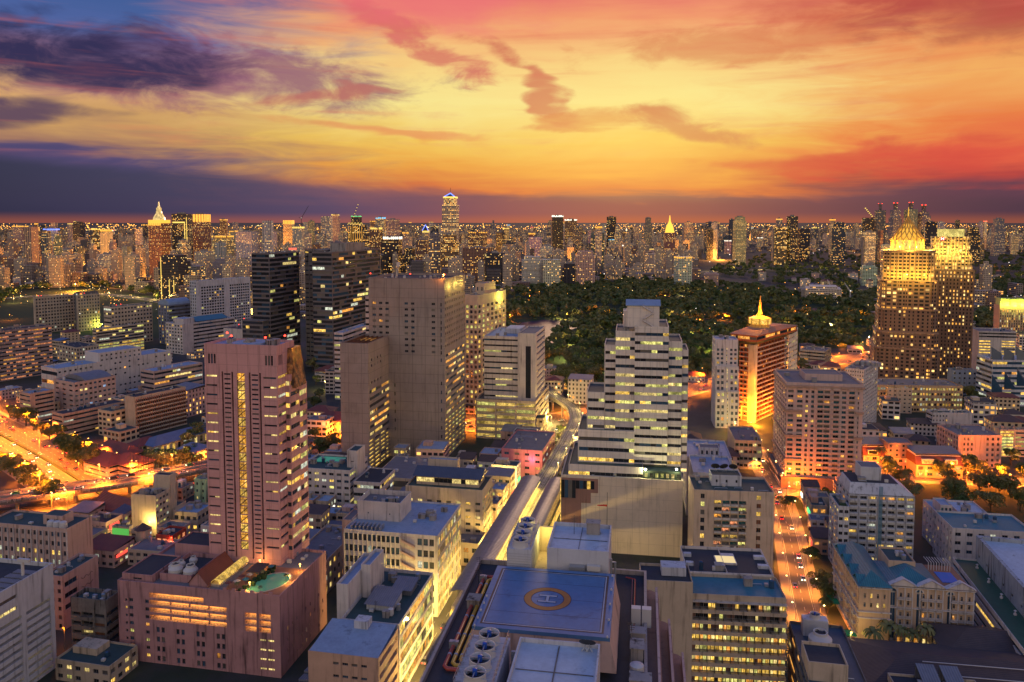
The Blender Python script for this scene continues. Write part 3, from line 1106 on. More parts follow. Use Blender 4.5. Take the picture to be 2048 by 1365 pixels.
hb.part(b, 'roof_pipe', RPIPE)
b = MB(); b.tube([(w1 - 2.7, 10, ZR + .35), (w1 - 2.7, d1 - 3, ZR + .35)], .1, 5)
hb.part(b, 'roof_pipe', GLASS_T)

# ================================================================== pink hotel: podium and tower
pl = place(559, 1198, base=1357, xf=235, xb=652, g=11, say='podium')
po = Bld('pink_hotel_podium', 'pink hotel block with open parking decks and a rooftop pool', pl, 'building')
w_, d_, Z_ = po.w, po.d, po.Z
r8 = [(w_ * a, w_ * (a + fw_), Z_ * (.07 + .1 * j), Z_ * (.07 + .1 * j) + Z_ * fh_) for j in range(8) for a, fw_, fh_ in ((.045, .014, .035), (.07, .026, .045), (.172, .024, .045))]
pr = [(w_ * (.24 + .125 * i + .032 * s_), w_ * (.24 + .125 * i + .032 * s_) + w_ * .02, Z_ * (.03 + .125 * j), Z_ * (.03 + .125 * j) + Z_ * .07) for j in range(4) for i in range(4) for s_ in (0, 1)]
pk = [(w_ * .2, w_ * .68, Z_ * (.565 + .095 * j), Z_ * (.565 + .095 * j) + Z_ * .062) for j in range(3)] + [(w_ * .2, w_ * .54, Z_ * .85, Z_ * .912)]
pk2 = [(w_ * (.79 + .085 * i), w_ * (.79 + .085 * i) + w_ * .07, Z_ * (.55 + .085 * j), Z_ * (.55 + .085 * j) + Z_ * .065) for j in range(3) for i in range(2)]
lw = [(w_ * (.875 + .048 * i), w_ * (.875 + .048 * i) + w_ * .04, Z_ * (.08 + .12 * j), Z_ * (.08 + .12 * j) + Z_ * .028) for j in range(4) for i in range(2)]
po.blk(0, w_, 0, d_, 0, Z_, PINKP, ROOFC, 1.0, lip=.4,
       F=[RC(r8, lit=.25, style='cross'), RC(pr, lit=.08, style='mull'), RC(pk, mode='band', d=4.0, lit=1, pal=[PARKI, PARKI, PARKD], seg=6, mull=False, name='parking_deck'),
          RC(pk2, mode='band', d=4.0, lit=1, pal=[PARKI, PARKD], seg=4, mull=False, name='parking_deck'), RC(lw, lit=.9, pal=[LITP], style='tri')],
       Rf=G(9, 4, .22, .35, u=(.1, .95), v=(.03, .6), lit=.12, drop=.3))
for (u0, u1, v0, v1) in pk + pk2:                   # guard rails of the decks
    b = MB()
    b.box(u0 + .03, u1 - .03, .18, .26, v0 + .9, v0 + 1.0)
    b.box(u0 + .03, u1 - .03, .18, .26, v0 + .45, v0 + .52)
    n = int((u1 - u0) / 1.2)
    for i in range(n + 1):
        x = u0 + .06 + (u1 - u0 - .2) * i / n
        b.box(x, x + .08, .2, .25, v0, v0 + .9)
    po.part(b, 'guard_rail', METAL)
    l = bpy.data.lights.new('deck_lamp', 'AREA'); l.shape = 'RECTANGLE'; l.size = (u1 - u0) * .9; l.size_y = 1.2; l.energy = 34 * (u1 - u0); l.color = (1, .6, .12)
    lo_ = bpy.data.objects.new('deck_lamp', l); COL.objects.link(lo_); lo_.parent = po.e; lo_.location = ((u0 + u1) / 2, 2.6, v1 - .12)
for i in range(4):
    x = w_ * (.2 + .12 * (i + 1))
    for j in range(3):
        po.box('deck_column', PINKP, x - .25, x + .25, 1.2, 1.7, Z_ * (.565 + .095 * j), Z_ * (.565 + .095 * j) + Z_ * .062)
# raised plant storey on the left of the podium roof
zp = Z_ + .0
po.blk(.5, w_ * .2, d_ * .05, d_ * .5, Z_, Z_ + 2.4, PINKP, ROOFD, .5, name='plant_storey', F=G(1, 1, .3, .3, lit=0))
po.blk(w_ * .22, w_ * .42, d_ * .12, d_ * .6, Z_, Z_ + 1.2, PINKP, ROOFD, 1.6, name='plant_storey')
po.blk(w_ * .1, w_ * .36, d_ * .65, d_ * .97, Z_, Z_ + 4.5, PINKP, ROOFD, .5, name='plant_storey', Rf=G(5, 1, .7, .4, lit=.5, pal=PALG))
# gabled hall and vaulted glass walkway to the tower
b = MB()
gx0, gx1, gy0, gy1 = w_ * .43, w_ * .545, d_ * .06, d_ * .52
b.quad((gx0, gy0, Z_ + 1.6), (gx1, gy0, Z_ + 1.6), (gx1, gy0, Z_), (gx0, gy0, Z_))
b.poly([(gx0, gy0, Z_ + 1.6), (gx1, gy0, Z_ + 1.6), ((gx0 + gx1) / 2, gy0, Z_ + 5.6)])
b.quad((gx0, gy0, Z_), (gx0, gy1, Z_), (gx0, gy1, Z_ + 1.6), (gx0, gy0, Z_ + 1.6))
b.quad((gx1, gy0, Z_), (gx1, gy1, Z_), (gx1, gy1, Z_ + 1.6), (gx1, gy0, Z_ + 1.6))
po.part(b, 'gable_wall', PINKP)
for sgn in (0, 1):
    b = MB()
    xe = gx0 - .5 if sgn == 0 else gx1 + .5
    xm = (gx0 + gx1) / 2
    b.quad((xe, gy0 - .5, Z_ + 1.2), (xm, gy0 - .5, Z_ + 5.9), (xm, gy1, Z_ + 5.9), (xe, gy1, Z_ + 1.2))
    b.quad((xe, gy0 - .5, Z_ + 1.05), (xm, gy0 - .5, Z_ + 5.75), (xm, gy1, Z_ + 5.75), (xe, gy1, Z_ + 1.05))
    po.part(b, 'gable_roof', TILER)
vx, vr = w_ * .575, 1.7
VAULT = litmat('vault_glow', (1.0, .6, .1), .5, 1.4)
for i in range(18):
    y0, y1 = d_ * .1 + i * d_ * .045, d_ * .1 + i * d_ * .045 + d_ * .043
    b = MB()
    for k in range(8):
        a, c = pi * k / 8, pi * (k + 1) / 8
        b.quad((vx + vr * cos(a), y0, Z_ + .8 + vr * sin(a)), (vx + vr * cos(c), y0, Z_ + .8 + vr * sin(c)), (vx + vr * cos(c), y1, Z_ + .8 + vr * sin(c)), (vx + vr * cos(a), y1, Z_ + .8 + vr * sin(a)))
    po.part(b, 'vault_panel', VAULT)
po.box('vault_base', CREAM, vx - vr, vx + vr, d_ * .1, d_ * .92, Z_, Z_ + .8)
# pool terrace
POOL = pmat('pool_water', lambda nt, b, m: (b.inputs['Base Color'].__setattr__('default_value', (.08, .3, .2, 1)), b.inputs['Roughness'].__setattr__('default_value', .08),
            b.inputs['Emission Color'].__setattr__('default_value', (.25, .85, .55, 1)), b.inputs['Emission Strength'].__setattr__('default_value', .06)))
TERR = roofmat('terracotta_paving', (.34, .16, .09), .7)
po.box('terrace_paving', TERR, w_ * .64, w_ * .985, d_ * .04, d_ * .6, Z_ + .01, Z_ + .12)
b = MB()
b.poly([(w_ * (.85 + .1 * cos(a) * 1.0), d_ * (.27 + .2 * sin(a) + .06 * cos(a)), Z_ + .16) for a in [k * 2 * pi / 20 for k in range(20)]])
po.part(b, 'pool_water', POOL)
b = MB()
for k in range(20):
    a, c = k * 2 * pi / 20, (k + 1) * 2 * pi / 20
    f_ = lambda t_, s_: (w_ * (.85 + .1 * s_ * cos(t_)), d_ * (.27 + .2 * s_ * sin(t_) + .06 * s_ * cos(t_)), Z_ + .22)
    b.quad(f_(a, 1.0), f_(a, 1.1), f_(c, 1.1), f_(c, 1.0))
po.part(b, 'pool_edge', CREAM)
for i in range(6):
    po.box('terrace_merlon', PINKP, w_ * (.66 + .055 * i), w_ * (.66 + .055 * i) + 1.4, .01, .38, Z_ + 1.0, Z_ + 1.9)
for i in range(9):
    x, y = w_ * (.66 + .025 * (i % 3) + .01 * i), d_ * (.1 + .05 * i)
    b = MB(); b.tube([(x, y, Z_ + .1), (x, y, Z_ + 2.3)], .06, 4); b.lathe([(1.3, Z_ + 2.0), (.1, Z_ + 2.6)], 8, x, y)
    po.part(b, 'parasol', [TILER, CREAM, TEALT][i % 3])
for i in range(14):
    x, y = w_ * (.73 + .012 * (i % 4)) + i * .2, d_ * (.06 + .036 * i)
    po.box('planter', plain('hedge_green', (.02, .05, .015), .9), x, x + U(.8, 1.8), y, y + U(.6, 1.4), Z_ + .12, Z_ + U(.8, 2.2))
po.clutter(w_ * .6, w_ * .98, d_ * .62, d_ * .95, Z_, 10)
po.box('bar_hut', TILEB, w_ * .7, w_ * .78, d_ * .3, d_ * .5, Z_ + 2.6, Z_ + 3.0)
for x, y in ((.7, .3), (.775, .3), (.7, .495), (.775, .495)):
    po.box('hut_post', BROWN, w_ * x, w_ * x + .2, d_ * y, d_ * y + .2, Z_ + .12, Z_ + 2.6)
MP = Matrix.Translation(po.o) @ Matrix.Rotation(-radians(po.g), 4, 'Z')
for i, (x, y, r, h) in enumerate(((.29, .2, 2.6, 4.2), (.385, .2, 2.6, 4.2), (.26, .36, 1.5, 2.6), (.235, .28, 1.5, 2.6), (.3, .46, 1.5, 2.6))):
    round_cooler(('large white', 'second large white', 'small', 'smallest left', 'rear small')[i] + ' round cooling tower on the pink podium roof', MP @ Vector((w_ * x, d_ * y, Z_ + 1.3)), r, h, 'round cooling towers on the pink podium')

LPOLE = plain('lamp_pole', (.2, .2, .2), .5, .4)
BULB_O = emit('bulb_orange', (1, .42, .08), 9.0)
BULB_Y = emit('bulb_yellow', (1, .75, .3), 9.0)
BULB_W = emit('bulb_white', (1, .92, .75), 10.0)
nlamp = [0]


def lamp(p, h=8.0, power=6000, col=(1, .4, .07), bulb=None, label=None, group='street lamps', arm=1.2, light=True, rz=0.0, cat='street lamp', name='street_lamp', spot=False):
    t = thing(name, label or 'orange street lamp beside the road', cat, p, rz, group)
    b = MB()
    b.tube([(0, 0, 0), (0, 0, h - .3), (0, -arm * .5, h), (0, -arm, h)], [.14, .1, .08, .07], 6)
    b.obj('pole', LPOLE, t)
    b = MB()
    b.lathe([(.1, h - .34), (.34, h - .28), (.36, h - .1), (.1, h + .06)], 8, 0, -arm)
    b.obj('lamp_head', bulb or BULB_O, t)
    if light:
        l = bpy.data.lights.new('lamp_light', 'SPOT' if spot else 'POINT')
        if spot:
            l.spot_size = radians(150)
            l.spot_blend = .6
        l.energy = power
        l.color = col
        l.shadow_soft_size = .45
        lo_ = bpy.data.objects.new('lamp_light', l)
        COL.objects.link(lo_)
        lo_.parent = t
        lo_.location = (0, -arm, h - .9)
        nlamp[0] += 1
    return t


for i, (x, y) in enumerate(((.96, .55), (.7, .56), (.79, .1), (.97, .3))):
    lamp(MP @ Vector((w_ * x, d_ * y, Z_ + .12)), 3.0, 1100, (1, .5, .1), BULB_O, ('back right', 'back left', 'front', 'pool edge')[i] + ' garden lamp on the pool terrace', 'garden lamps on the pool terrace', .2, cat='garden lamp', name='garden_lamp')

pt = place(553, 697, Z=None, xf=408, xb=588, g=11, base=1132, z0=Z_ + .02, say='pink tower')
tw = Bld('pink_tower', 'tall pink slotted tower with a yellow glazed strip down its front', pt, 'tower')
w_, d_, Z_ = tw.w, tw.d, tw.Z
NF = 19
slots = lambda a, c, lit_: dict(k='band', ny=NF, fh=.2, sill=.4, u=(a, c), v=(.06, .885), lit=lit_, mode='band', seg=w_ * .09, pal=[LITY, LITP], d=.6, name='slot_window', mull=False)
ATR = litmat('atrium_glow', (1, .42, .03), .55, 1.5, .3)
DBLACK = plain('black_panel', (.012, .011, .012), .3)
tw.blk(0, w_, 0, d_, 0, Z_, PINK, ROOFB, 1.0,
       F=[slots(.015, .17, .3), slots(.81, .985, .4),
          G(1, NF * 2, .9, .34, u=(.265, .365), v=(.04, .885), lit=.0, mode='each', d=.3, style='plain', name='louvre'),
          G(1, NF * 2, .9, .34, u=(.645, .745), v=(.04, .885), lit=.0, mode='each', d=.3, style='plain', name='louvre'),
          RC([(w_ * .235, w_ * .258, Z_ * .02, Z_ * .885), (w_ * .372, w_ * .395, Z_ * .02, Z_ * .885), (w_ * .612, w_ * .635, Z_ * .02, Z_ * .885), (w_ * .755, w_ * .778, Z_ * .02, Z_ * .885)], mode='band', lit=0, dark=[DBLACK], d=.7, seg=99, name='black_strip'),
          RC([(w_ * .445, w_ * .555, Z_ * .06 + j * Z_ * .0411, Z_ * .06 + j * Z_ * .0411 + Z_ * .04) for j in range(20)], lit=1, pal=[ATR, ATR, LITY], d=.5, style='cross', name='atrium_pane'),
          RC([(w_ * (.05 + i * .04), w_ * (.078 + i * .04), Z_ * .92, Z_ * .965) for i in range(3)] + [(w_ * (.84 + i * .04), w_ * (.868 + i * .04), Z_ * .92, Z_ * .965) for i in range(3)], lit=0, style='plain', name='vent')],
       Rf=[dict(k='band', ny=NF, fh=.32, sill=.35, u=(.06, .98), v=(.06, .885), lit=.35, mode='band', seg=3.0, pal=PALY, d=.6, name='slot_window'),
           RC([(d_ * (.1 + i * .08), d_ * (.16 + i * .08), Z_ * .92, Z_ * .965) for i in range(3)], lit=0, style='plain', name='vent')])
dd = d_ * .45
tw.blk(w_ * .25, w_ + 2.0, d_ + .01, d_ + dd, 0, Z_ * .79, PINK, ROOFC, 1.0, name='rear_wing',
       Rf=BD(15, .5, v=(.03, .99), lit=.45, seg=2.6, pal=PALY))
tw.blk(w_ + .01, w_ + 2.0, d_ * .45, d_, 0, Z_ * .86, PINK, ROOFC, .6, name='rear_wing', F=BD(16, .4, v=(.03, .99), lit=.4), Rf=BD(16, .4, v=(.03, .99), lit=.45, seg=2.6))
# diagonal stair braces behind the central glass
for j in range(20):
    b = MB()
    z = Z_ * .06 + j * Z_ * .0411
    b.tube([(w_ * .442, .42, z + .1), (w_ * .558, .42, z + Z_ * .037)], .16, 4)
    tw.part(b, 'stair_flight', DARKM)
b = MB(); b.lathe([(d_ * .46, Z_ + .02), (d_ * .46, Z_ + .9), (d_ * .43, Z_ + 1.0)], 32, w_ * .5, d_ * .5)
tw.part(b, 'roof_drum', ROOFB)
for x, y in ((.3, .3), (.8, .2), (.97, .6), (.1, .8)):
    tw.beacon(w_ * x, d_ * y, Z_ + .9, 2.2)
tw.clutter(w_ * .05, w_ * .95, d_ * .1, d_ * .9, Z_, 14)
# scaffolded glass lantern on the tower's right shoulder
b = MB(); b.frustum([(w_ + .1, d_ * .5), (w_ + 3.6, d_ * .55), (w_ + 3.6, d_ * 1.2), (w_ + .1, d_ * 1.2)], Z_ * .79 + 1.0, [(w_ + .1, d_ * .6), (w_ + 1.9, d_ * .6), (w_ + 1.9, d_ * 1.1), (w_ + .1, d_ * 1.1)], Z_ * .985)
tw.part(b, 'glass_lantern', litmat('lantern_glow', (1, .25, .03), .0, .3, .5))
def simple(name, label, pl, wall, roof, F=None, Rf=None, Lf=None, par=.9, clutter=5, cat='building', house=None, frame=FRAME, beacons=0):
    s = Bld(name, label, pl, cat)
    s.blk(0, s.w, 0, s.d, 0, s.Z, wall, roof, par, F=F, Rf=Rf, Lf=Lf, frame=frame)
    x1 = s.w
    if house:
        a, b_, c, e, h = house
        s.blk(s.w * a, s.w * b_, s.d * c, s.d * e, s.Z, s.Z + h, wall, roof, .3, name='roof_house', F=G(2, 1, .3, .35, lit=.1))
    if clutter:
        s.clutter(1, s.w - 1, 1, s.d - 1, s.Z, int(clutter * 1.7) + 1)
    for i in range(beacons):
        s.beacon(s.w * U(.1, .9), s.d * U(.1, .5), s.Z + par)
    return s


# ================================================================== left foreground
C = gp(106, 1134, 37)
gL = 11.0
A_ = Vector((sin(radians(gL)), cos(radians(gL)), 0)); B_ = Vector((cos(radians(gL)), -sin(radians(gL)), 0))
o_ = C - A_ * 75 - B_ * 34
FOOT.append((o_ + A_ * 37 + B_ * 17, 40, 34, 75, radians(gL)))
s = Bld('parking_garage', 'white multi-storey parking garage with long open slots at the lower left edge', (Vector((o_.x, o_.y, 0)), 34, 75, 37, gL))
s.blk(0, 34, 0, 75, 0, 37, WHITEB, ROOFD, 1.4, lip=.5,
      Rf=[dict(k='grid', nx=5, ny=10, fw=.84, fh=.42, u=(.15, .99), v=(.0, .74), mode='band', lit=lambda u, v: .75 if v < 9 else .12, pal=[PARKI, PARKI, PARKD], dark=[PARKD, GLASS], d=3.0, seg=6, mull=False, name='parking_deck', sill=.3),
          dict(k='grid', nx=3, ny=2, fw=.8, fh=.3, u=(.4, .8), v=(.76, .98), lit=.4, style='tri')])
b = MB()
for i in range(9):
    b.box(24.5, 32, 40 + i * 3.4, 42.6 + i * 3.4, 37.3, 37.7)
s.part(b, 'solar_rack', SHEETG)
b = MB(); b.tube([(30, 66, 37), (30, 66, 42.5)], .5, 8); b.box(28.4, 33, 65.5, 66.5, 42.5, 43.6)
s.part(b, 'roof_mast', FRAMEW)
s.clutter(14, 30, 30, 66, 37, 7)

s = simple('weathered_apartments', 'grimy grey concrete apartment block with stacked balconies beside the pink podium',
           place(211, 1210, base=1316, xf=141, xb=240, g=11, say='weathered'), GREYW, ROOFG, par=1.6, clutter=4,
           F=[BD(5, .4, u=(.02, .28), v=(.0, .86), lit=.15, pal=PALW, d=1.0), BD(5, .45, u=(.3, .62), v=(.02, .86), lit=.2, d=1.1, seg=2), BD(5, .4, u=(.66, .98), v=(.0, .86), lit=.1, dark=[RUST, GLASS], d=.6)],
           Rf=BD(5, .5, u=(.05, .95), v=(0, .86), lit=.15, d=1.0))
for j in range(5):
    b = MB()
    z = s.Z * .86 * j / 5 + .1
    b.box(s.w * .29, s.w * .63, -1.1, -.05, z, z + .18); b.box(s.w * .29, s.w * .63, -1.1, -.95, z + .18, z + 1.2)
    b.box(s.w * .29, s.w * .29 + .15, -.95, -.05, z + .18, z + 1.2); b.box(s.w * .63 - .15, s.w * .63, -.95, -.05, z + .18, z + 1.2)
    s.part(b, 'balcony', GREYW)

s = simple('narrow_block', 'narrow pinkish block with a planted roof behind the weathered apartments',
           place(124, 1158, base=1262, xf=84, xb=196, g=11, say='narrow'), PALEP, ROOFG, par=1.0, clutter=3,
           F=G(3, 6, .5, .5, lit=.15), Rf=[BD(3, .45, u=(.06, .4), v=(.3, .95), lit=.12, seg=2), G(2, 6, .4, .4, u=(.0, .06), lit=.1)])
for j in range(3):                                  # wire scrollwork on the blank side wall
    b = MB()
    z0 = s.Z * (.42 + .18 * j)
    b.tube([(s.w + .12, s.d * .5 + q * .8, z0 + .5 * sin(q * 1.7 + j) + q * .02) for q in range(int(s.d * .4 / .8))], .1, 4)
    s.part(b, 'wall_scroll', DARKM)

s = simple('finned_office', 'cream office with vertical fins and a dark green roof at the left edge',
           place(134, 1062, Z=25, xf=-30, xb=184, g=11, say='finned'), PALEP, ROOFG, par=.9, clutter=2, house=(.62, .85, .3, .75, 4),
           F=G(14, 6, .42, .5, lit=lambda u, v: .55 if v < 18 else .05, pal=PALG + PALY, style='cross'), Rf=None)
for i in range(15):
    s.box('fin', WHITE, s.w * i / 14 - .15, s.w * i / 14 + .15, -.6, -.01, .5, s.Z - .6)
MF = Matrix.Translation(s.o) @ Matrix.Rotation(-radians(s.g), 4, 'Z')
for i in range(3):
    t = thing('water_tank', ('left', 'middle', 'right')[i] + ' of three white water tanks on the finned office roof', 'water tank', MF @ Vector((s.w * (.76 + .075 * i), s.d * .15, s.Z)), 0, 'water tanks on the finned office')
    b = MB(); b.lathe([(1.6, .4), (1.7, .9), (1.6, 1.0), (1.65, 1.7), (1.55, 1.8), (1.5, 2.6), (1.1, 3.0), (.3, 3.1)], 18)
    b.obj('tank', FRAMEW, t)
    b = MB(); b.box(-1.3, 1.3, -1.3, 1.3, 0, .4)
    b.obj('plinth', CONC, t)

s = simple('beige_block', 'windowless fronted beige block with a taller rear core left of the pink tower',
           place(311, 995, base=1072, xf=262, xb=338, g=11, say='beigeblock'), CREAM, ROOFD, par=.8, clutter=6,
           Rf=[G(4, 4, .7, .45, v=(.35, .98), lit=.3, pal=PALG), G(4, 3, .7, .5, v=(0, .35), lit=.8)])
s.blk(s.w * .35, s.w + .5, s.d + .01, s.d * 1.5, 0, s.Z + 7, CREAM, ROOFD, .8, name='rear_core', Rf=G(3, 1, .18, .8, v=(.1, .9), lit=0, style='plain'))

# ================================================================== centre left foreground
s = simple('peach_office', 'small peach office with a blue weathered roof at the bottom',
           place(757, 1321, Z=25, xf=616, xb=796, g=11, say='peach'), PEACH, ROOFB, par=.5, clutter=1,
           F=[G(4, 6, .62, .22, u=(.33, .86), v=(0, .98), lit=.05, style='tri')], Rf=BD(6, .42, u=(.05, .95), lit=.15, d=1.0, dark=[CURTAIN, GLASS]))
b = MB()
b.quad((.3, .3, s.Z + .5), (s.w - .3, .3, s.Z + .5), (s.w - .3, s.d - .3, s.Z + 2.0), (.3, s.d - .3, s.Z + 2.0)); b.quad((.3, s.d - .3, s.Z), (s.w - .3, s.d - .3, s.Z), (s.w - .3, s.d - .3, s.Z + 2.0), (.3, s.d - .3, s.Z + 2.0))
s.part(b, 'lean_to_roof', ROOFB)
s.box('roof_house', WHITEB, s.w * .42, s.w * .62, s.d * .75, s.d * .98, s.Z + 1.5, s.Z + 4.2)

s = simple('green_roof_office', 'office with a green felt roof full of sheds beside a white stair tower',
           place(798, 1256, Z=25, xf=683, xb=866, g=11, say='greenroof'), WHITE, ROOFG, par=1.2, clutter=10,
           Rf=[BD(5, .7, u=(.03, .97), lit=.75, pal=[LITW, LITY, LITG], seg=1.8, d=.3)])
b = MB(); b.box(s.w * .25, s.w * .72, s.d * .25, s.d * .5, s.Z, s.Z + 2.4)
s.part(b, 'roof_shed', WHITEB)
b = MB(); b.quad((s.w * .22, s.d * .22, s.Z + 2.3), (s.w * .75, s.d * .22, s.Z + 2.3), (s.w * .75, s.d * .53, s.Z + 3.4), (s.w * .22, s.d * .53, s.Z + 3.4))
s.part(b, 'shed_roof', SHEETG)
b = MB(); b.box(s.w * .5, s.w * .85, s.d * .56, s.d * .75, s.Z, s.Z + 2.0); b.quad((s.w * .48, s.d * .54, s.Z + 2.1), (s.w * .87, s.d * .54, s.Z + 2.1), (s.w * .87, s.d * .78, s.Z + 3.0), (s.w * .48, s.d * .78, s.Z + 3.0))
s.part(b, 'roof_shed', SHEETG)
s.blk(-4.2, -.02, s.d * .15, s.d * .8, 0, s.Z + 9, WHITE, ROOFB, 1.2, name='stair_tower', lip=.3)
s.blk(.1, 3.6, s.d * .45, s.d * .8, s.Z, s.Z + 11, WHITE, ROOFB, 1.2, name='stair_tower', lip=.3)
for i in range(7):
    b = MB()
    y0 = -14 + i * 4
    b.quad((-13, y0, 6 + i * .5), (-4.4, y0, 6 + i * .5), (-4.4, y0 + 4.1, 5.6 + i * .5), (-13, y0 + 4.1, 5.6 + i * .5)); b.box(-13, -4.4, y0, y0 + .15, 5.4 + i * .5, 6 + i * .5)
    s.part(b, 'lane_canopy', SHEETG)

s = simple('blue_roof_office', 'white finned office with a broad pale blue roof and rows of roof condensers',
           place(875, 1076, base=1235, xf=688, xb=921, g=11, say='blueroof'), WHITE, ROOFB, par=.7, clutter=0,
           F=[G(12, 7, .72, .6, u=(.0, .6), lit=lambda u, v: .6 if v < 13 else .06, dark=[GLASS_B, GLASS], pal=PALG, style='mull'), G(3, 7, .74, .6, u=(.78, .97), lit=.15, dark=[GLASS_B, GLASS], pal=PALG)],
           Rf=G(22, 7, .72, .62, lit=.62, pal=PALY + [LITG], style='plain', d=.03))
for i in range(13):
    s.box('fin', WHITE, s.w * .6 * i / 12 - .18 + .2, s.w * .6 * i / 12 + .18 + .2, -.5, -.01, .5, s.Z - .4)
for i in range(23):
    s.box('fin', CREAM, s.w + .01, s.w + .1, s.d * i / 22 - .16, s.d * i / 22 + .16, .5, s.Z - .4)
for j in range(7):                                  # zigzag outside stair
    z0, z1 = s.Z * (j / 7), s.Z * ((j + .5) / 7)
    b = MB()
    xa, xb_ = s.w * .62, s.w * .765
    b.poly([(xa, -1.2, z1 + .9), (xb_, -1.2, z0 + .9), (xb_, -1.2, z0), (xa, -1.2, z1)])
    b.poly([(xa, -.05, z1 + .9), (xb_, -.05, z0 + .9), (xb_, -.05, z0), (xa, -.05, z1)])
    b.quad((xa, -1.2, z1), (xb_, -1.2, z0), (xb_, -.05, z0), (xa, -.05, z1))
    b.box(xa, xb_, -1.2, -1.1, z1 + .9 + 1.2, z1 + 2.2)
    s.part(b, 'stair_flight', PALEP)
s.blk(s.w * .02, s.w * .5, s.d * .35, s.d * .75, s.Z, s.Z + 6, WHITE, ROOFC, 2.2, name='plant_room', F=G(2, 1, .05, .12, lit=0, style='plain'))
s.clutter(s.w * .05, s.w * .47, s.d * .4, s.d * .7, s.Z + 6, 10)
s.clutter(s.w * .55, s.w * .97, s.d * .3, s.d * .95, s.Z, 6)
s.blk(-4, -.02, s.d * .2, s.d * .55, 0, s.Z + 1, PALEP, ROOFC, .5, name='side_core')
for j in range(2):
    for i in range(8):
        b = MB(); x = s.w * .06 + i * 1.75; y = 1.2 + j * 2.6
        b.box(x, x + .7, y, y + 2.2, s.Z + .2, s.Z + 1.8); b.box(x + .1, x + .6, y - .04, y, s.Z + .5, s.Z + 1.6)
        s.part(b, 'condenser', METAL)

s = simple('cream_office', 'cream office with a dark pitched sheet roof and lit top storey beside the skytrain',
           place(965, 985, Z=31, xf=811, xb=985, g=11, say='creamoffice'), CREAM, ROOFG, par=.9, clutter=3,
           F=[G(8, 8, .5, .4, v=(0, .86), lit=.45, pal=[LITY, LITP], style='tri')], Rf=G(8, 8, .6, .45, v=(0, .9), lit=.5, d=.06))
s.blk(s.w * .1, s.w * .92, s.d * .25, s.d * .8, s.Z, s.Z + 4.4, CREAM, None, 0, name='top_storey', F=BD(1, .5, lit=.7, pal=[LITP, LITG], seg=2.2), Rf=BD(1, .5, lit=.3))
b = MB()
xa, xb_, ya, ym, yb_ = s.w * .06, s.w * .96, s.d * .18, s.d * .52, s.d * .86
for (p0, z0_, p1, z1_) in ((ya, s.Z + 4.5, ym, s.Z + 7.5), (yb_, s.Z + 4.5, ym, s.Z + 7.5)):
    b.quad((xa, p0, z0_), (xb_, p0, z0_), (xb_, p1, z1_), (xa, p1, z1_))
b.poly([(xb_, ya, s.Z + 4.5), (xb_, yb_, s.Z + 4.5), (xb_, ym, s.Z + 7.5)]); b.poly([(xa, ya, s.Z + 4.5), (xa, yb_, s.Z + 4.5), (xa, ym, s.Z + 7.5)])
s.part(b, 'pitched_roof', SHEETD)
s.blk(s.w * .15, s.w * .55, s.d * .84, s.d * 1.05, 0, s.Z + 8, CREAM, ROOFB, .8, name='rear_block')

s = simple('white_clinic', 'white stepped block with a green lit roof deck behind the pink tower',
           place(700, 945, Z=22, xf=596, xb=735, g=11, say='clinic'), WHITE, ROOFG, par=1.0, clutter=9,
           F=G(7, 6, .6, .4, lit=.45, pal=PALG), Rf=BD(6, .4, lit=.3))
s.blk(s.w * .84, s.w + 1.2, s.d * .3, s.d * .75, 0, s.Z + 9, WHITE, ROOFG, .8, name='lift_tower', F=G(1, 1, .3, .1, v=(.75, .9), lit=0))
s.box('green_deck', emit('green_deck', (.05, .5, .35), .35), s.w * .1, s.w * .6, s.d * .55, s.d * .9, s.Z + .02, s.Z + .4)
s = simple('dark_cap_block', 'low white block with a black flat roof between clinic and blue roof office',
           place(760, 968, Z=18, xf=707, xb=790, g=11, say='darkcap'), WHITE, ROOFD, par=.6, clutter=2, F=BD(4, .4, lit=.4, seg=2), Rf=BD(4, .4, lit=.5))
s = simple('sheet_hall', 'broad low hall with a pale ribbed sheet roof behind the cream office',
           place(835, 960, Z=14, xf=745, xb=905, g=11, d=40, say='sheethall'), CREAM, SHEETG, par=.3, clutter=3, F=BD(2, .5, lit=.7, pal=[LITY]))
s = simple('tower_foot_annex', 'cream annex under the pink tower with lit windows on its side',
           place(648, 1130, Z=14, xf=575, xb=720, g=11, say='annex'), CREAM, ROOFC, par=.9, clutter=8, Rf=G(9, 3, .5, .5, lit=.6))

# ================================================================== shophouses along the skytrain, left kerb
SHOPC = [CREAM, WHITE, PEACH, BEIGE, PALEP]
signs = [emit('sign_red', (1, .08, .05), 1.6), emit('sign_green', (.1, .9, .3), 1.4), emit('sign_blue', (.1, .3, 1), 1.6), emit('sign_yellow', (1, .7, .1), 2.0), emit('sign_pink', (1, .12, .35), 1.6), emit('sign_white', (1, .95, .85), 2.0)]


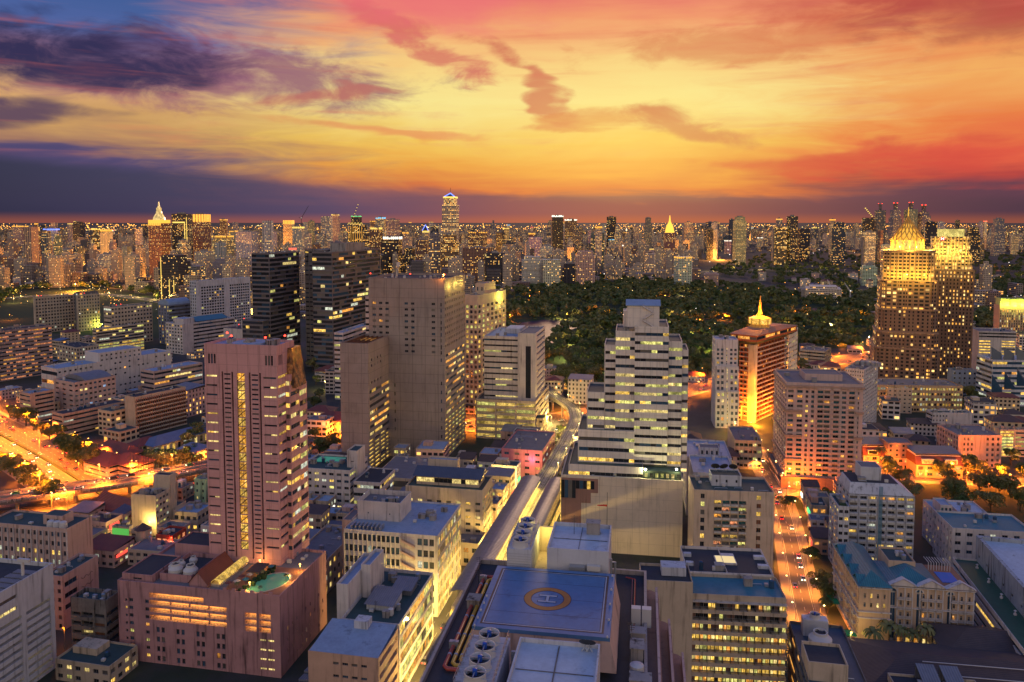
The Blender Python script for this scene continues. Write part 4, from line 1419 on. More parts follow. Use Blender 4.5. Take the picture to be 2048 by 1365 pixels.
def shophouse(p, g, w_, d_, h, label, group, lit=.45, wall=None, sign=True, name='shophouse', sides='R'):
    s = Bld(name, label, (Vector((p.x, p.y, 0)), w_, d_, h, g), 'shophouse', group)
    FOOT.append((Vector((p.x, p.y, 0)) + Vector((sin(radians(g)), cos(radians(g)), 0)) * d_ / 2 + Vector((cos(radians(g)), -sin(radians(g)), 0)) * w_ / 2, 10, w_, d_, radians(g)))
    ny = max(2, int(h / 3.4))
    nx = max(1, int(d_ / 3.2))
    nf = max(1, int(w_ / 3.2))
    s.blk(0, w_, 0, d_, 0, h, wall or random.choice(SHOPC), random.choice([ROOFC, ROOFD, ROOFG, ROOFB, ROOFC]), U(.4, 1.1),
          F=G(nf, ny, .6, .45, lit=lit * .7, drop=.12), Rf=G(nx, ny, .62, .48, lit=lit, pal=PALY) if 'R' in sides else None, Lf=G(nx, ny, .62, .48, lit=lit) if 'L' in sides else None)
    k = R()
    if k < .35:
        b = MB()
        b.quad((-.2, -.2, h + 1.0), (w_ + .2, -.2, h + 1.0), (w_ + .2, d_ + .2, h + 2.4), (-.2, d_ + .2, h + 2.4))
        b.quad((-.2, d_ + .2, h), (w_ + .2, d_ + .2, h), (w_ + .2, d_ + .2, h + 2.4), (-.2, d_ + .2, h + 2.4))
        s.part(b, 'sheet_roof', random.choice([SHEETG, SHEETD, TILER, TILEB, SHEETG]))
    else:
        s.clutter(.3, w_, .3, d_, h, random.randint(1, 3))
        if R() < .5:
            s.box('roof_room', random.choice(SHOPC), w_ * .1, w_ * .55, d_ * .4, d_ * .85, h, h + U(2.2, 3.2))
    if sign:
        mt = random.choice(signs)
        if 'R' in sides:
            s.box('lit_sign', mt, w_ + .02, w_ + .5, d_ * U(.1, .3), d_ * U(.5, .9), U(3, 5), U(5.2, 7))
        else:
            s.box('lit_sign', mt, -.5, -.02, d_ * .2, d_ * .7, 3.2, 5.4)
    return s


i = 0
for (px, py) in ((1000, 1065), (1012, 1035), (1026, 1004), (1038, 975), (1050, 950), (1063, 930), (1073, 912), (1082, 894), (1090, 878)):
    p = gp(px, py, 0)
    gS = radians(14)
    hgt = U(9, 17)
    dep = U(12, 20)
    shophouse(Vector((p.x - 13 - dep * .2, p.y, 0)), 14, 12 + dep * .2, 11, hgt, '%s shophouse of the lit row along the skytrain street' % ('first', 'second', 'third', 'fourth', 'fifth', 'sixth', 'seventh', 'eighth', 'ninth')[i] + ', counted from the station', 'shophouses along the skytrain', .7)
    i += 1
for j, (px, py, h_) in enumerate(((935, 1010, 10), (955, 975, 8), (990, 945, 12), (1010, 925, 9), (968, 1080, 12), (950, 1130, 10), (1030, 905, 14))):
    p = gp(px, py, 0)
    shophouse(Vector((p.x - 10, p.y, 0)), 12, 12, 14, h_, '%s shophouse from the front in the huddle behind the cream office' % ('third', 'fourth', 'fifth', 'sixth', 'second', 'first', 'seventh')[j], 'huddled shophouses', .4)
# the pink lit bar house
p = place(1085, 905, Z=17, xf=1003, xb=1110, g=13, say='pinkbar')
s = simple('pink_lit_house', 'narrow house with a pink floodlit wall beside the street of signs', p, wallmat('hot_pink_render', (.6, .25, .27), .7), ROOFC, F=G(4, 4, .45, .4, lit=.3), Rf=G(4, 4, .5, .5, lit=.6), clutter=5)
l = bpy.data.lights.new('pink_flood', 'POINT'); l.energy = 2600; l.color = (1, .1, .25); l.shadow_soft_size = .5
lo_ = bpy.data.objects.new('pink_flood', l); COL.objects.link(lo_); lo_.parent = s.e; lo_.location = (s.w * .75, -3, s.Z * .7)

# ================================================================== low quarter left of the pink tower
s = simple('green_sign_house', 'cream shop with a bright green and yellow banner left of the pink tower',
           place(258, 1058, Z=9, xf=224, xb=266, g=11, say='greensign'), CREAM, ROOFD, clutter=2, Rf=G(2, 2, .5, .4, lit=.3))
s.box('green_banner', emit('banner_green', (.15, .75, .12), .6), .1, s.w - .1, -.12, -.02, s.Z * .62, s.Z * .98)
s.box('yellow_banner', emit('banner_yellow', (.95, .7, .06), .6), .1, s.w - .1, -.12, -.02, s.Z * .08, s.Z * .6)
s = simple('round_corner_house', 'cream rounded corner house next to the green banner',
           place(292, 1065, Z=10, xf=262, xb=304, g=11, say='roundcorner'), CREAM, ROOFC, clutter=2, F=BD(3, .35, lit=.3), Rf=BD(3, .35, lit=.5))
b = MB(); b.lathe([(3.2, 0.02), (3.2, s.Z + .6), (3.6, s.Z + .7), (3.6, s.Z + 1.1)], 20, s.w - 2.6, 1.2)
s.part(b, 'corner_turret', CREAM)
b = MB(); b.lathe([(3.9, s.Z + 1.1), (.1, s.Z + 4)], 8, s.w - 2.6, 1.2)
s.part(b, 'turret_roof', TILEB)
REDW = wallmat('red_render', (.5, .08, .05), .7)
s = simple('red_shop', 'red painted shop glowing at its foot left of the pink tower',
           place(345, 1075, Z=9, xf=312, xb=372, g=11, say='redshop'), REDW, ROOFD, clutter=2, F=G(3, 2, .8, .5, lit=.7, pal=PALR), Rf=G(3, 2, .7, .5, lit=.7, pal=PALR))
s = simple('mint_house', 'mint green lit house left of the pink tower under the flyover',
           place(411, 962, Z=16, xf=388, xb=430, g=11, say='mint'), wallmat('mint_render', (.4, .62, .36), .7), SHEETG, clutter=1, F=G(2, 4, .3, .4, lit=.2))
k = 0
ordl = ['first', 'second', 'third', 'fourth', 'fifth', 'sixth', 'seventh', 'eighth', 'ninth', 'tenth', 'eleventh', 'twelfth', 'thirteenth', 'fourteenth', 'fifteenth', 'sixteenth', 'seventeenth', 'eighteenth']
for (px, py, h_, w__, d__) in ((205, 1075, 8, 14, 12), (170, 1108, 9, 16, 12), (215, 1130, 7, 18, 14), (265, 1115, 8, 16, 14), (310, 1130, 7, 18, 14), (330, 1108, 9, 14, 12), (378, 1108, 8, 14, 12),
                              (335, 1050, 9, 14, 12), (385, 1060, 9, 14, 14), (390, 1025, 8, 16, 14), (130, 1330, 7, 26, 16), (200, 1360, 7, 22, 14)):
    p = gp(px, py, 0)
    if blocked(p.x - 4, p.y + 5, 3):
        continue
    shophouse(Vector((p.x - w__ * .7, p.y, 0)), 11 + U(-4, 4), w__, d__, h_, '%s low house of the dim quarter left of the pink tower, counted from its edge' % ordl[k], 'low houses left of the pink tower', .35, sign=R() < .4)
    k += 1
# temple-like long tiled roof
p = gp(225, 1030, 0)
s = Bld('tiled_hall', 'long hall with a steep upswept red tiled roof below the flyover', (gp(188, 1030, 0), 40, 14, 6, 28))
s.blk(0, 40, 0, 14, 0, 5, CREAM, None, 0, F=G(8, 1, .6, .6, lit=.5, pal=PALW))
for sg in (0, 1):
    b = MB()
    n = 8
    for q_ in range(n):
        x0, x1 = -1 + 42 * q_ / n, -1 + 42 * (q_ + 1) / n
        rise = lambda x: 1.6 * (abs(x - 20) / 21) ** 3
        ya = -1 if sg == 0 else 15
        b.quad((x0, ya, 4.6 + rise(x0) * .4), (x1, ya, 4.6 + rise(x1) * .4), (x1, 7, 10.5 + rise(x1)), (x0, 7, 10.5 + rise(x0)))
    s.part(b, 'tiled_roof', TILER)
b = MB(); b.poly([(-.4, 0, 5), (-.4, 14, 5), (-.4, 7, 11)]); b.poly([(40.4, 0, 5), (40.4, 14, 5), (40.4, 7, 11)])
s.part(b, 'gable', BROWN)
def front(s, px, py, yl):
    """local x and z where the pixel's ray meets the building's plane y = yl"""
    A = Vector((sin(radians(s.g)), cos(radians(s.g)), 0))
    r = Vector(ray(px, py)); c = Vector((0, 0, H))
    t = (yl - A.dot(c - s.o)) / A.dot(r)
    p = s.inv @ (c + r * t)
    return p.x, p.z


J = dict(mode='join')
# ================================================================== stepped white tower over the blank wall
pl = place(1366, 966, base=1116, xf=1122, xb=1400, g=9, d=46, say='stepped tower')
s = Bld('stepped_tower', 'white banded tower stepping up above a big blank cream wall', pl, 'tower')
STW = wallmat('stepped_white', (.76, .68, .6), .6, .1, .08, .1, (2.6, 4.7))
s.blk(0, s.w, 0, s.d, 0, s.Z, wallmat('blank_cream_wall', (.7, .6, .46), .75, .12, .1, .06, (6.5, 5.5)), ROOFG, .9, lip=.5)
steps = [(0, .16, .8), (.16, .24, .87), (.24, .32, .93)]
for i, (a, c, h) in enumerate(((0.002, .1, .62), (.1, .17, .8), (.17, .25, .9), (.25, .31, 1.0))):
    for j in range(int(8 + i * 3)):
        z0 = s.Z * (0 if i == 0 else [0, .62, .8, .9][i] * .72)
    z0 = [0.1, s.Z * .38, s.Z * .66, s.Z * .8][i]
    s.box('tile_cladding', BROWN, s.w * a, s.w * c, -.14, -.004, z0, s.Z * .99)
for q_ in range(9):
    s.box('corner_glazing', [GLASS, GLASS_B, BLIND, LITY][q_ % 4 if q_ % 3 else 0], s.w * .031 * q_ + .05, s.w * .031 * (q_ + 1) - .05, -.3, -.142, s.Z * (.72 if q_ < 4 else .85), s.Z * .96)
s.box('corner_glazing', LITY, -.3, -.02, 0, 8, s.Z * .4, s.Z * .96)
TB = dict(lit=.4, pal=[LITG, LITP, LITY, LITG], seg=2.6, d=.5, sill=.12)


def bay(x0p, x1p, ytop, yl, depth, ny, zb, name='tower_bay', par=.9, house=None, pz=None, L=False, Rr=False):
    xa, zt = front(s, x0p, ytop, yl)
    xb_, _ = front(s, x1p, ytop, yl)
    spec = BD(ny, .36, **TB)
    s.blk(xa + .01, xb_ - .01, yl, yl + depth, zb, zt - par, STW, ROOFG, par, name=name, F=spec, Lf=spec if L else None, Rf=spec if Rr else None)
    return xa, xb_, zt - par


z1 = s.Z
xa, xb_, zt = bay(1137, 1286, 928, 2.0, 40, 1, z1, 'terrace_block')
xa, xb_, zt2 = bay(1156, 1269, 859, 9.0, 30, 3, zt, 'terrace_block', L=True)
bay(1174, 1209, 784, 14.0, 24, 4, zt2, L=True)
bay(1209, 1231.5, 690, 15.0, 22, 10, zt2, L=True)
c0 = bay(1231.5, 1270, 662, 12.0, 26, 11, zt2)
c1 = bay(1270, 1338, 653, 10.0, 30, 16, zt)
c2 = bay(1338, 1365, 683, 12.0, 26, 15, z1)
bay(1365, 1377, 700, 15.0, 20, 14, z1)
# plant house at the top with its outside stair
xa, zt = front(s, 1254, 612, 14); xb_, _ = front(s, 1319, 612, 14)
s.blk(xa, xb_, 14, 28, c1[2], zt, STW, None, 0, name='plant_house')
b = MB()
b.quad((xa - .6, 13.4, zt + .4), (xb_ + .6, 13.4, zt + .4), (xb_ + .6, 21, zt + 2.6), (xa - .6, 21, zt + 2.6)); b.quad((xa - .6, 28.6, zt + .4), (xb_ + .6, 28.6, zt + .4), (xb_ + .6, 21, zt + 2.6), (xa - .6, 21, zt + 2.6))
b.box(xa - .6, xb_ + .6, 13.4, 28.6, zt + .02, zt + .38)
s.part(b, 'plant_roof', ROOFB)
for j in range(3):
    z0 = c1[2] + (zt - c1[2]) * j / 3
    b = MB()
    q0, q1 = (xb_ - 8, xb_ - 3) if j % 2 else (xb_ - 3, xb_ - 8)
    b.tube([(q0, 13.2, z0 + .4), (q1, 13.2, z0 + (zt - c1[2]) / 3)], .35, 4); b.tube([(q0, 12.9, z0 + 1.5), (q1, 12.9, z0 + (zt - c1[2]) / 3 + 1.1)], .08, 4)
    s.part(b, 'outside_stair', WHITE)
s.blk(xa - 1.8, xa - .02, 16, 27, c0[2], zt - 3, STW, ROOFB, .3, name='side_slab')
s.box('lit_slit', LITR, xa - 1.9, xa - 1.82, 18, 22, c0[2] + 3, zt - 5)
s.clutter(c0[0], c0[1], 13, 17, c0[2], 4)
s.clutter(1, s.w * .7, .6, 1.9, s.Z, 2)
# lit service terrace in front of the tower foot
xt0, zt0 = front(s, 1287, 950, 3); xt1, _ = front(s, 1362, 950, 3)
s.blk(xt0, xt1, 3.0, 11.8, s.Z, s.Z + 3.6, wallmat('dark_green_panel', (.05, .07, .06), .6), ROOFG, .3, name='service_terrace', F=G(7, 1, .55, .6, lit=.5, pal=[LITG, LITP]))
for px in (1291, 1353):
    x, z = front(s, px, 939, 2.4)
    b = MB(); b.box(x - .5, x + .5, 2.2, 2.6, z - .4, z + .4)
    s.part(b, 'flood_lamp', BULB_W)
    l = bpy.data.lights.new('flood', 'POINT'); l.energy = 2500; l.color = (1, .9, .4); lo_ = bpy.data.objects.new('flood', l); COL.objects.link(lo_); lo_.parent = s.e; lo_.location = (x, 1.2, z)
MS = Matrix.Translation(s.o) @ Matrix.Rotation(-radians(s.g), 4, 'Z')
x, z = front(s, 1214, 1060, -8)
t = thing('flagpole', 'flagpole with a red pennant standing before the blank cream wall', 'flagpole', MS @ Vector((x, -8, 0)), 0)
b = MB(); b.tube([(0, 0, 0), (0, 0, z + 18)], .12, 6); b.obj('pole', DARKM, t)
zt_ = front(s, 1214, 1014, -8)[1]
b = MB()
for q_ in range(6):
    b.quad((-q_ * .8, .25 * sin(q_), zt_ + .1 * q_), (-(q_ + 1) * .8, .25 * sin(q_ + 1), zt_ + .1 * (q_ + 1)), (-(q_ + 1) * .8, .25 * sin(q_ + 1), zt_ + .9), (-q_ * .8, .25 * sin(q_), zt_ + 1.2))
b.obj('pennant', plain('red_cloth', (.6, .04, .03), .8), t)
st_tower = s

# right wing with its blue roofs
s = simple('shopping_wing', 'low wing with broad pale blue roofs right of the white stepped tower',
           place(1386, 948, Z=33, xf=1470, xb=1381, g=9, side='L', d=30, say='wing'), WHITEB, ROOFB, par=.9, clutter=3, F=G(6, 6, .3, .3, lit=.35))
s.blk(-1, s.w + 2, s.d + .02, s.d + 34, 0, s.Z - 1, WHITEB, ROOFB, .8, name='rear_hall', F=G(8, 1, .25, .2, v=(.7, .95), lit=.6), Rf=G(9, 3, .3, .3, lit=.4))
s.blk(6, s.w * .8, s.d + 4, s.d + 12, s.Z - 1, s.Z + 3.4, WHITEB, ROOFC, .5, name='roof_house', F=G(4, 1, .4, .5, lit=.1))
s.clutter(1, s.w, s.d + 14, s.d + 30, s.Z - 1, 10)
b = MB(); b.quad((s.w + .3, -8, s.Z - 8), (s.w + 7, -8, s.Z - 9), (s.w + 7, s.d + 24, s.Z - 9), (s.w + .3, s.d + 24, s.Z - 8))
s.part(b, 'lane_canopy', roofmat('yellow_sheet', (.5, .4, .14), .5))
MW = Matrix.Translation(s.o) @ Matrix.Rotation(-radians(s.g), 4, 'Z')

# ================================================================== apartments by the lane
s = simple('balcony_apartments', 'cream apartment block with washing balconies facing the helipad',
           place(1388, 984, Z=40, xf=1549, xb=1384, g=6, side='L', d=20, say='apart'), wallmat('apartment_cream', (.6, .47, .36), .8, .15, .2), ROOFG, par=1.0, clutter=8,
           F=[G(1, 11, .5, .6, u=(.06, .16), lit=.05), G(1, 11, .55, .55, u=(.76, .86), lit=.1, dark=[GLASS, RUST]),
              dict(k='grid', nx=4, ny=12, fw=.9, fh=.55, u=(.25, .66), v=(0, .93), lit=.38, pal=[LITG, LITY, LITW, LITR], dark=[GLASS, CURTAIN, GLASS_T], d=1.0, style='ac')])
for j in range(12):
    for i in range(4):
        b = MB()
        x0 = s.w * (.25 + .1025 * i) + .3; z = s.Z * .93 * j / 12
        b.box(x0, x0 + s.w * .09, -.9, -.02, z + .1, z + .25); b.box(x0, x0 + s.w * .09, -.9, -.82, z + .25, z + 1.0)
        s.part(b, 'balcony', random.choice([BEIGE, WHITE, FRAMEW, GREYW]))
        if R() < .5:
            b = MB(); xx = x0 + U(.2, s.w * .05)
            b.box(xx, xx + .9, -1.25, -.92, z + .3, z + .9)
            s.part(b, 'air_conditioner', FRAMEW)
s.blk(s.w * .26, s.w * .64, s.d * .45, s.d * .9, s.Z, s.Z + 4.5, WHITEB, ROOFG, .5, name='roof_house', F=G(3, 1, .2, .3, lit=.0))
MA = Matrix.Translation(s.o) @ Matrix.Rotation(-radians(s.g), 4, 'Z')
for i in range(3):
    dish(('left', 'middle', 'right')[i] + ' of three black satellite dishes on the cream apartment roof', MA @ Vector((s.w * (.33 + .115 * i), s.d * .75, s.Z + 4.6)), 2.0, 3.0 + U(-.3, .3), 'satellite dishes on the apartments')

# ================================================================== lit concrete office with teal roof
s = simple('lit_ribbed_office', 'yellow lit concrete office with a teal painted roof right of the helipad tower',
           place(1384, 1193, Z=45, xf=1573, xb=1384, g=6, side='L', d=14, say='litoffice'), BEIGE, ROOFT, par=.9, clutter=0)
for j in range(13):
    z1_ = s.Z - 1.0 - j * 3.35
    if z1_ < 5:
        break
    lit_ = .25 if j < 2 else .6 if j < 3 else .95
    b = MB(); b.box(0, s.w, -1.6, -.02, z1_ - 3.2, z1_ - 2.3)
    s.part(b, 'spandrel', BEIGE)
    for i in range(24):
        x = s.w * i / 24
        b = MB()
        mt = random.choice([LITY, LITY, LITP, LITG, LITW]) if R() < lit_ else random.choice([CURTAIN, GLASS, BROWN])
        link('window', wmesh(mt, FRAME, 'cross'), s.e, (x + .05, -.06, z1_ - 2.28), 0, (s.w / 24 - .1, 1, 2.2))
        if i % 2 == 0:
            b.box(x - .05, x + .05, -1.5, -.1, z1_ - 2.28, z1_ - .05)
            s.part(b, 'mullion_fin', DARKM)
    b = MB(); b.box(-.1, s.w + .1, -1.7, -.02, z1_, z1_ + .14)
    s.part(b, 'slab_edge', CREAM)
    b = MB(); b.box(.2, s.w - .2, -1.66, -1.6, z1_ - 1.25, z1_ - 1.18)
    s.part(b, 'sun_rail', METAL)
s.blk(-15.5, -.03, -2.0, 10, 0, s.Z + 4.6, BEIGE, ROOFD, .8, name='concrete_core')
s.box('core_housing', WHITEB, -9, -1.5, 3, 8, s.Z + 4.7, s.Z + 7.4)
s.blk(.1, s.w * .98, s.d + .02, s.d + 20, 0, s.Z + .6, WHITE, ROOFD, .9, name='rear_wing')
b = MB(); b.box(s.w * .38, s.w * .62, s.d + 8, s.d + 14, s.Z + .62, s.Z + 1.2); b.box(s.w * .47, s.w * .62, s.d + 14.01, s.d + 16, s.Z + .62, s.Z + 1.2)
s.part(b, 'lightwell_rim', WHITE)
b = MB(); b.box(s.w * .39, s.w * .61, s.d + 8.4, s.d + 13.6, s.Z + 1.21, s.Z + 1.25)
s.part(b, 'lightwell', emit('lightwell', (1, .78, .36), .8))
b = MB(); b.box(s.w * .46, s.w * .465, s.d + .5, s.d + 19.5, s.Z + .62, s.Z + 1.5)
s.part(b, 'roof_wall', WHITE)
for (a, c) in ((.02, .11), (.85, .97)):
    for q_ in (6, 13):
        s.box('roof_vent', WHITEB, s.w * a, s.w * c, s.d + q_, s.d + q_ + 1.6, s.Z + .62, s.Z + 1.7)
s.clutter(s.w * .55, s.w * .98, 6, s.d - 1, s.Z, 7)
s.clutter(s.w * .05, s.w * .9, s.d + 2, s.d + 6, s.Z + .6, 5)

# dark block with the round cooler
pc0, pc1 = gp(1615, 1365, 32), gp(1578, 1247, 32)
gD = math.degrees(atan2(pc1.x - pc0.x, pc1.y - pc0.y))
ln = (pc1 - pc0).length
wD = (gp(1658, 1230, 32) - pc1).length
s = Bld('dark_roof_block', 'dark roofed block carrying a white round cooling tower beside the lane', (Vector((pc0.x, pc0.y, 0)) - Vector((sin(radians(gD)), cos(radians(gD)), 0)) * 12, wD, ln + 12, 32, gD))
FOOT.append((pc0 + (pc1 - pc0) * .5 + Vector((wD / 2, 0, 0)), 20, wD, ln + 12, radians(gD)))
print('darkblock', gD, wD, ln)
s.blk(0, wD, 0, ln + 12, 0, 32, CONCD, roofmat('roof_blue_dark', (.07, .1, .13)), .9, Lf=[BD(8, .5, lit=.3, pal=PALW, seg=2.4)])
MD = Matrix.Translation(s.o) @ Matrix.Rotation(-radians(s.g), 4, 'Z')
lp = s.loc(1640, 1292, 32)
round_cooler('big white round cooling tower alone on the dark roof beside the lane', MD @ Vector((lp.x, lp.y, 32.1)), 3.4, 4.4, 'round cooling tower on the dark block')
b = MB()
for a in range(4):
    b.tube([(lp.x, lp.y, 32.3), (lp.x + 5 * cos(a * 1.57 + .6), lp.y + 5 * sin(a * 1.57 + .6), 32.3)], .18, 5)
s.part(b, 'roof_pipe', GLASS_B)
lp = s.loc(1612, 1228, 32)
cooling_tower('pair of black box chillers with twin fans beside the narrow lane', MD @ Vector((lp.x - 3.4, min(lp.y, ln + 8) - 3, 32.05)), -radians(gD), 7.4, 3.4, 5.2, 1, 'chillers', False)
lp = s.loc(1645, 1340, 32)
s.blk(lp.x - 5, lp.x + 5.5, lp.y - 6, lp.y + 5, 32, 36.5, CREAM, ROOFD, .9, name='roof_house')
s.clutter(2, wD - 2, ln * .3, ln + 8, 32, 5)

# ================================================================== ornate hotel with teal roofs
s = Bld('ornate_hotel', 'ornate cream hotel with teal tiled roofs, pediments and balconies', place(1719, 1172, base=1294, xf=1955, xb=1668, side='L', g=9, say='ornate'), 'building')
w_, d_, Z_ = s.w, s.d, s.Z
ORN = wallmat('ornate_cream', (.6, .43, .3), .75, .1, .12)
f0 = .27
FR = FRAMEW
s.blk(0, w_ * f0, 0, d_, 0, Z_, ORN, None, 0, name='corner_pavilion', frame=FR,
      F=[G(4, 2, .34, .5, v=(.62, .92), u=(.08, .92), lit=.3, style='cross')],
      Lf=[G(14, 6, .42, .6, lit=.3, pal=PALY, style='cross')])
b = MB(); b.box(w_ * .07, w_ * .19, -.12, -.01, Z_ * .13, Z_ * .38)
b.poly([(w_ * .13 + w_ * .06 * cos(a), -.12, Z_ * .38 + w_ * .06 * .6 * sin(a)) for a in [pi * k / 12 for k in range(13)]])
s.part(b, 'blind_arch', ORN)
for zf in (.12, .48, .58, .97):
    s.box('cornice', WHITE, -.5, w_ * f0 + .4, -.5, -.02, Z_ * zf, Z_ * zf + .35)
    s.box('cornice', WHITE, -.5, -.02, 0, d_, Z_ * zf, Z_ * zf + .35)
s.blk(w_ * f0 + .02, w_, 3.0, d_ * .62, 0, Z_ * .98, ORN, None, 0, name='front_wing', frame=FR,
      F=[G(10, 2, .3, .6, v=(.66, .92), u=(.11, 1), lit=.12, pal=PALW, skip=(2, 6), style='cross'), G(10, 2, .3, .6, v=(.33, .6), u=(.11, 1), lit=.14, pal=PALW, skip=(2, 6), style='cross'),
         RC([(w_ * (1 - f0) * a, w_ * (1 - f0) * (a + .06), Z_ * .08, Z_ * .9) for a in (.03, .34, .7)], d=.5, lit=0, dark=[GLASS_B], style='cross', name='stair_window', mode='each'),
         G(8, 1, .5, .5, v=(0, .2), u=(.1, .9), lit=.5)])
for a in (.03, .34, .7):
    xx = w_ * f0 + w_ * (1 - f0) * (a + .03)
    b = MB()
    rr = w_ * (1 - f0) * .036
    for k in range(12):
        a0, a1 = pi * k / 12, pi * (k + 1) / 12
        b.quad((xx + rr * cos(a0), 2.8, Z_ * .9 + rr * sin(a0)), (xx + (rr + .5) * cos(a0), 2.8, Z_ * .9 + (rr + .5) * sin(a0)), (xx + (rr + .5) * cos(a1), 2.8, Z_ * .9 + (rr + .5) * sin(a1)), (xx + rr * cos(a1), 2.8, Z_ * .9 + rr * sin(a1)))
    s.part(b, 'arch_moulding', WHITE)
    b = MB(); b.poly([(xx + rr * cos(k * pi / 12), 2.95, Z_ * .9 + rr * sin(k * pi / 12)) for k in range(13)])
    s.part(b, 'fanlight', GLASS_B)
for j, zf in enumerate((.34, .475, .62, .78)):
    for i in range(10):
        if i in (2, 6):
            continue
        xx = w_ * f0 + w_ * (1 - f0) * (.11 + .89 * (i + .5) / 10)
        b = MB()
        b.prism([(xx - 1.4, 2.98), (xx - 1.1, 1.9), (xx + 1.1, 1.9), (xx + 1.4, 2.98)], Z_ * zf - .1, Z_ * zf + .1)
        n = 7
        for q_ in range(n):
            b.box(xx - 1.1 + q_ * .34, xx - 1.1 + q_ * .34 + .14, 1.92, 2.04, Z_ * zf + .1, Z_ * zf + .85)
        b.box(xx - 1.2, xx + 1.2, 1.86, 2.08, Z_ * zf + .85, Z_ * zf + 1.0)
        s.part(b, 'balcony', WHITE)
for i in range(11):
    xx = w_ * f0 + w_ * (1 - f0) * (.11 + .89 * i / 10)
    s.box('pilaster', WHITE, xx - .22, xx + .22, 2.7, 2.98, Z_ * .05, Z_ * .96)
for zf in (.24, .63, .97):
    s.box('cornice', WHITE, w_ * f0 + .5, w_ + .4, 2.3, 2.98, Z_ * zf, Z_ * zf + .3)
for i, a in enumerate((.17, .5, .85)):
    xx = w_ * f0 + w_ * (1 - f0) * a
    b = MB(); b.poly([(xx - 5, 2.2, Z_ + .02), (xx + 5, 2.2, Z_ + .02), (xx, 2.2, Z_ + 2.6)]); b.poly([(xx - 5, 2.8, Z_ + .02), (xx, 2.8, Z_ + 2.6), (xx + 5, 2.8, Z_ + .02)])
    b.quad((xx - 5.3, 1.9, Z_), (xx, 1.9, Z_ + 2.9), (xx, 4.5, Z_ + 2.9), (xx - 5.3, 4.5, Z_)); b.quad((xx + 5.3, 1.9, Z_), (xx, 1.9, Z_ + 2.9), (xx, 4.5, Z_ + 2.9), (xx + 5.3, 4.5, Z_))
    s.part(b, 'pediment', WHITE)
for i in range(4):
    yy = d_ * (.12 + .24 * i)
    b = MB(); b.quad((-.4, yy - 4, Z_), (-.4, yy, Z_ + 2.6), (4, yy, Z_ + 2.6), (4, yy - 4, Z_)); b.quad((-.4, yy + 4, Z_), (-.4, yy, Z_ + 2.6), (4, yy, Z_ + 2.6), (4, yy + 4, Z_))
    s.part(b, 'gable_roof', TEALT)
    for j in range(5):
        b = MB(); zf = Z_ * (.15 + .15 * j)
        b.box(-1.2, -.02, yy - 1.2, yy + 1.2, zf, zf + .15); b.box(-1.2, -1.08, yy - 1.2, yy + 1.2, zf + .15, zf + 1.0)
        s.part(b, 'balcony', WHITE)


def hip(x0, x1, y0, y1, z, h, mat, nm='hipped_roof', par=None, e=.6, inset=None):
    b = MB()
    x0, x1, y0, y1 = x0 - e, x1 + e, y0 - e, y1 + e
    wx, wy = x1 - x0, y1 - y0
    m = min(wx, wy) / 2 if inset is None else inset
    if wx > wy:
        r0, r1 = (x0 + m, (y0 + y1) / 2, z + h), (x1 - m, (y0 + y1) / 2, z + h)
        fs = [((x0, y0, z), (x1, y0, z), r1, r0), ((x1, y1, z), (x0, y1, z), r0, r1)]
        ts = [((x0, y1, z), (x0, y0, z), r0), ((x1, y0, z), (x1, y1, z), r1)]
    else:
        r0, r1 = ((x0 + x1) / 2, y0 + m, z + h), ((x0 + x1) / 2, y1 - m, z + h)
        fs = [((x0, y1, z), (x0, y0, z), r0, r1), ((x1, y0, z), (x1, y1, z), r1, r0)]
        ts = [((x0, y0, z), (x1, y0, z), r0), ((x1, y1, z), (x0, y1, z), r1)]
    for f_ in fs:
        b.quad(*f_)
    for t_ in ts:
        b.poly(t_)
    b.quad((x0, y0, z), (x1, y0, z), (x1, y1, z), (x0, y1, z))
    return b.obj(nm, mat, par)


hip(0, w_ * f0, 0, d_, Z_ + .04, 4.0, TEALT, par=s.e)
hip(w_ * f0 + .8, w_ * .72, 3.4, d_ * .62, Z_ + .02, 3.6, TEALT, par=s.e)
s.box('roof_deck', TERR, w_ * .72 + .6, w_ - .3, 3.6, d_ * .62, Z_ * .98 + .02, Z_ * .98 + .3)
s.box('pool', plain('pool_blue', (.03, .18, .55), .1), w_ * .78, w_ * .93, 8, d_ * .45, Z_ * .98 + .31, Z_ * .98 + .5)
b = MB()
for q_ in range(9):
    b.box(w_ * .74 + q_ * w_ * .024, w_ * .74 + q_ * w_ * .024 + .2, d_ * .48, d_ * .62, Z_ + 3, Z_ + 3.15)
    b.box(w_ * .74 + q_ * w_ * .024, w_ * .74 + q_ * w_ * .024 + .2, d_ * .48, d_ * .48 + .2, Z_, Z_ + 3)
s.part(b, 'pergola', WHITE)
s.blk(w_ * .36, w_ * .6, d_ * .4, d_ * .75, Z_ * .9, Z_ + 3.4, ORN, ROOFG, .8, name='roof_house')
s.clutter(w_ * .38, w_ * .58, d_ * .42, d_ * .7, Z_ + 3.4, 4)
s.box('awning', plain('green_canvas', (.02, .3, .12), .7), -3.6, -.05, 1, 5, 3.4, 3.7)
s.box('awning', plain('green_canvas', (.02, .3, .12), .7), -3.6, -.05, 26, 40, 3.4, 3.7)

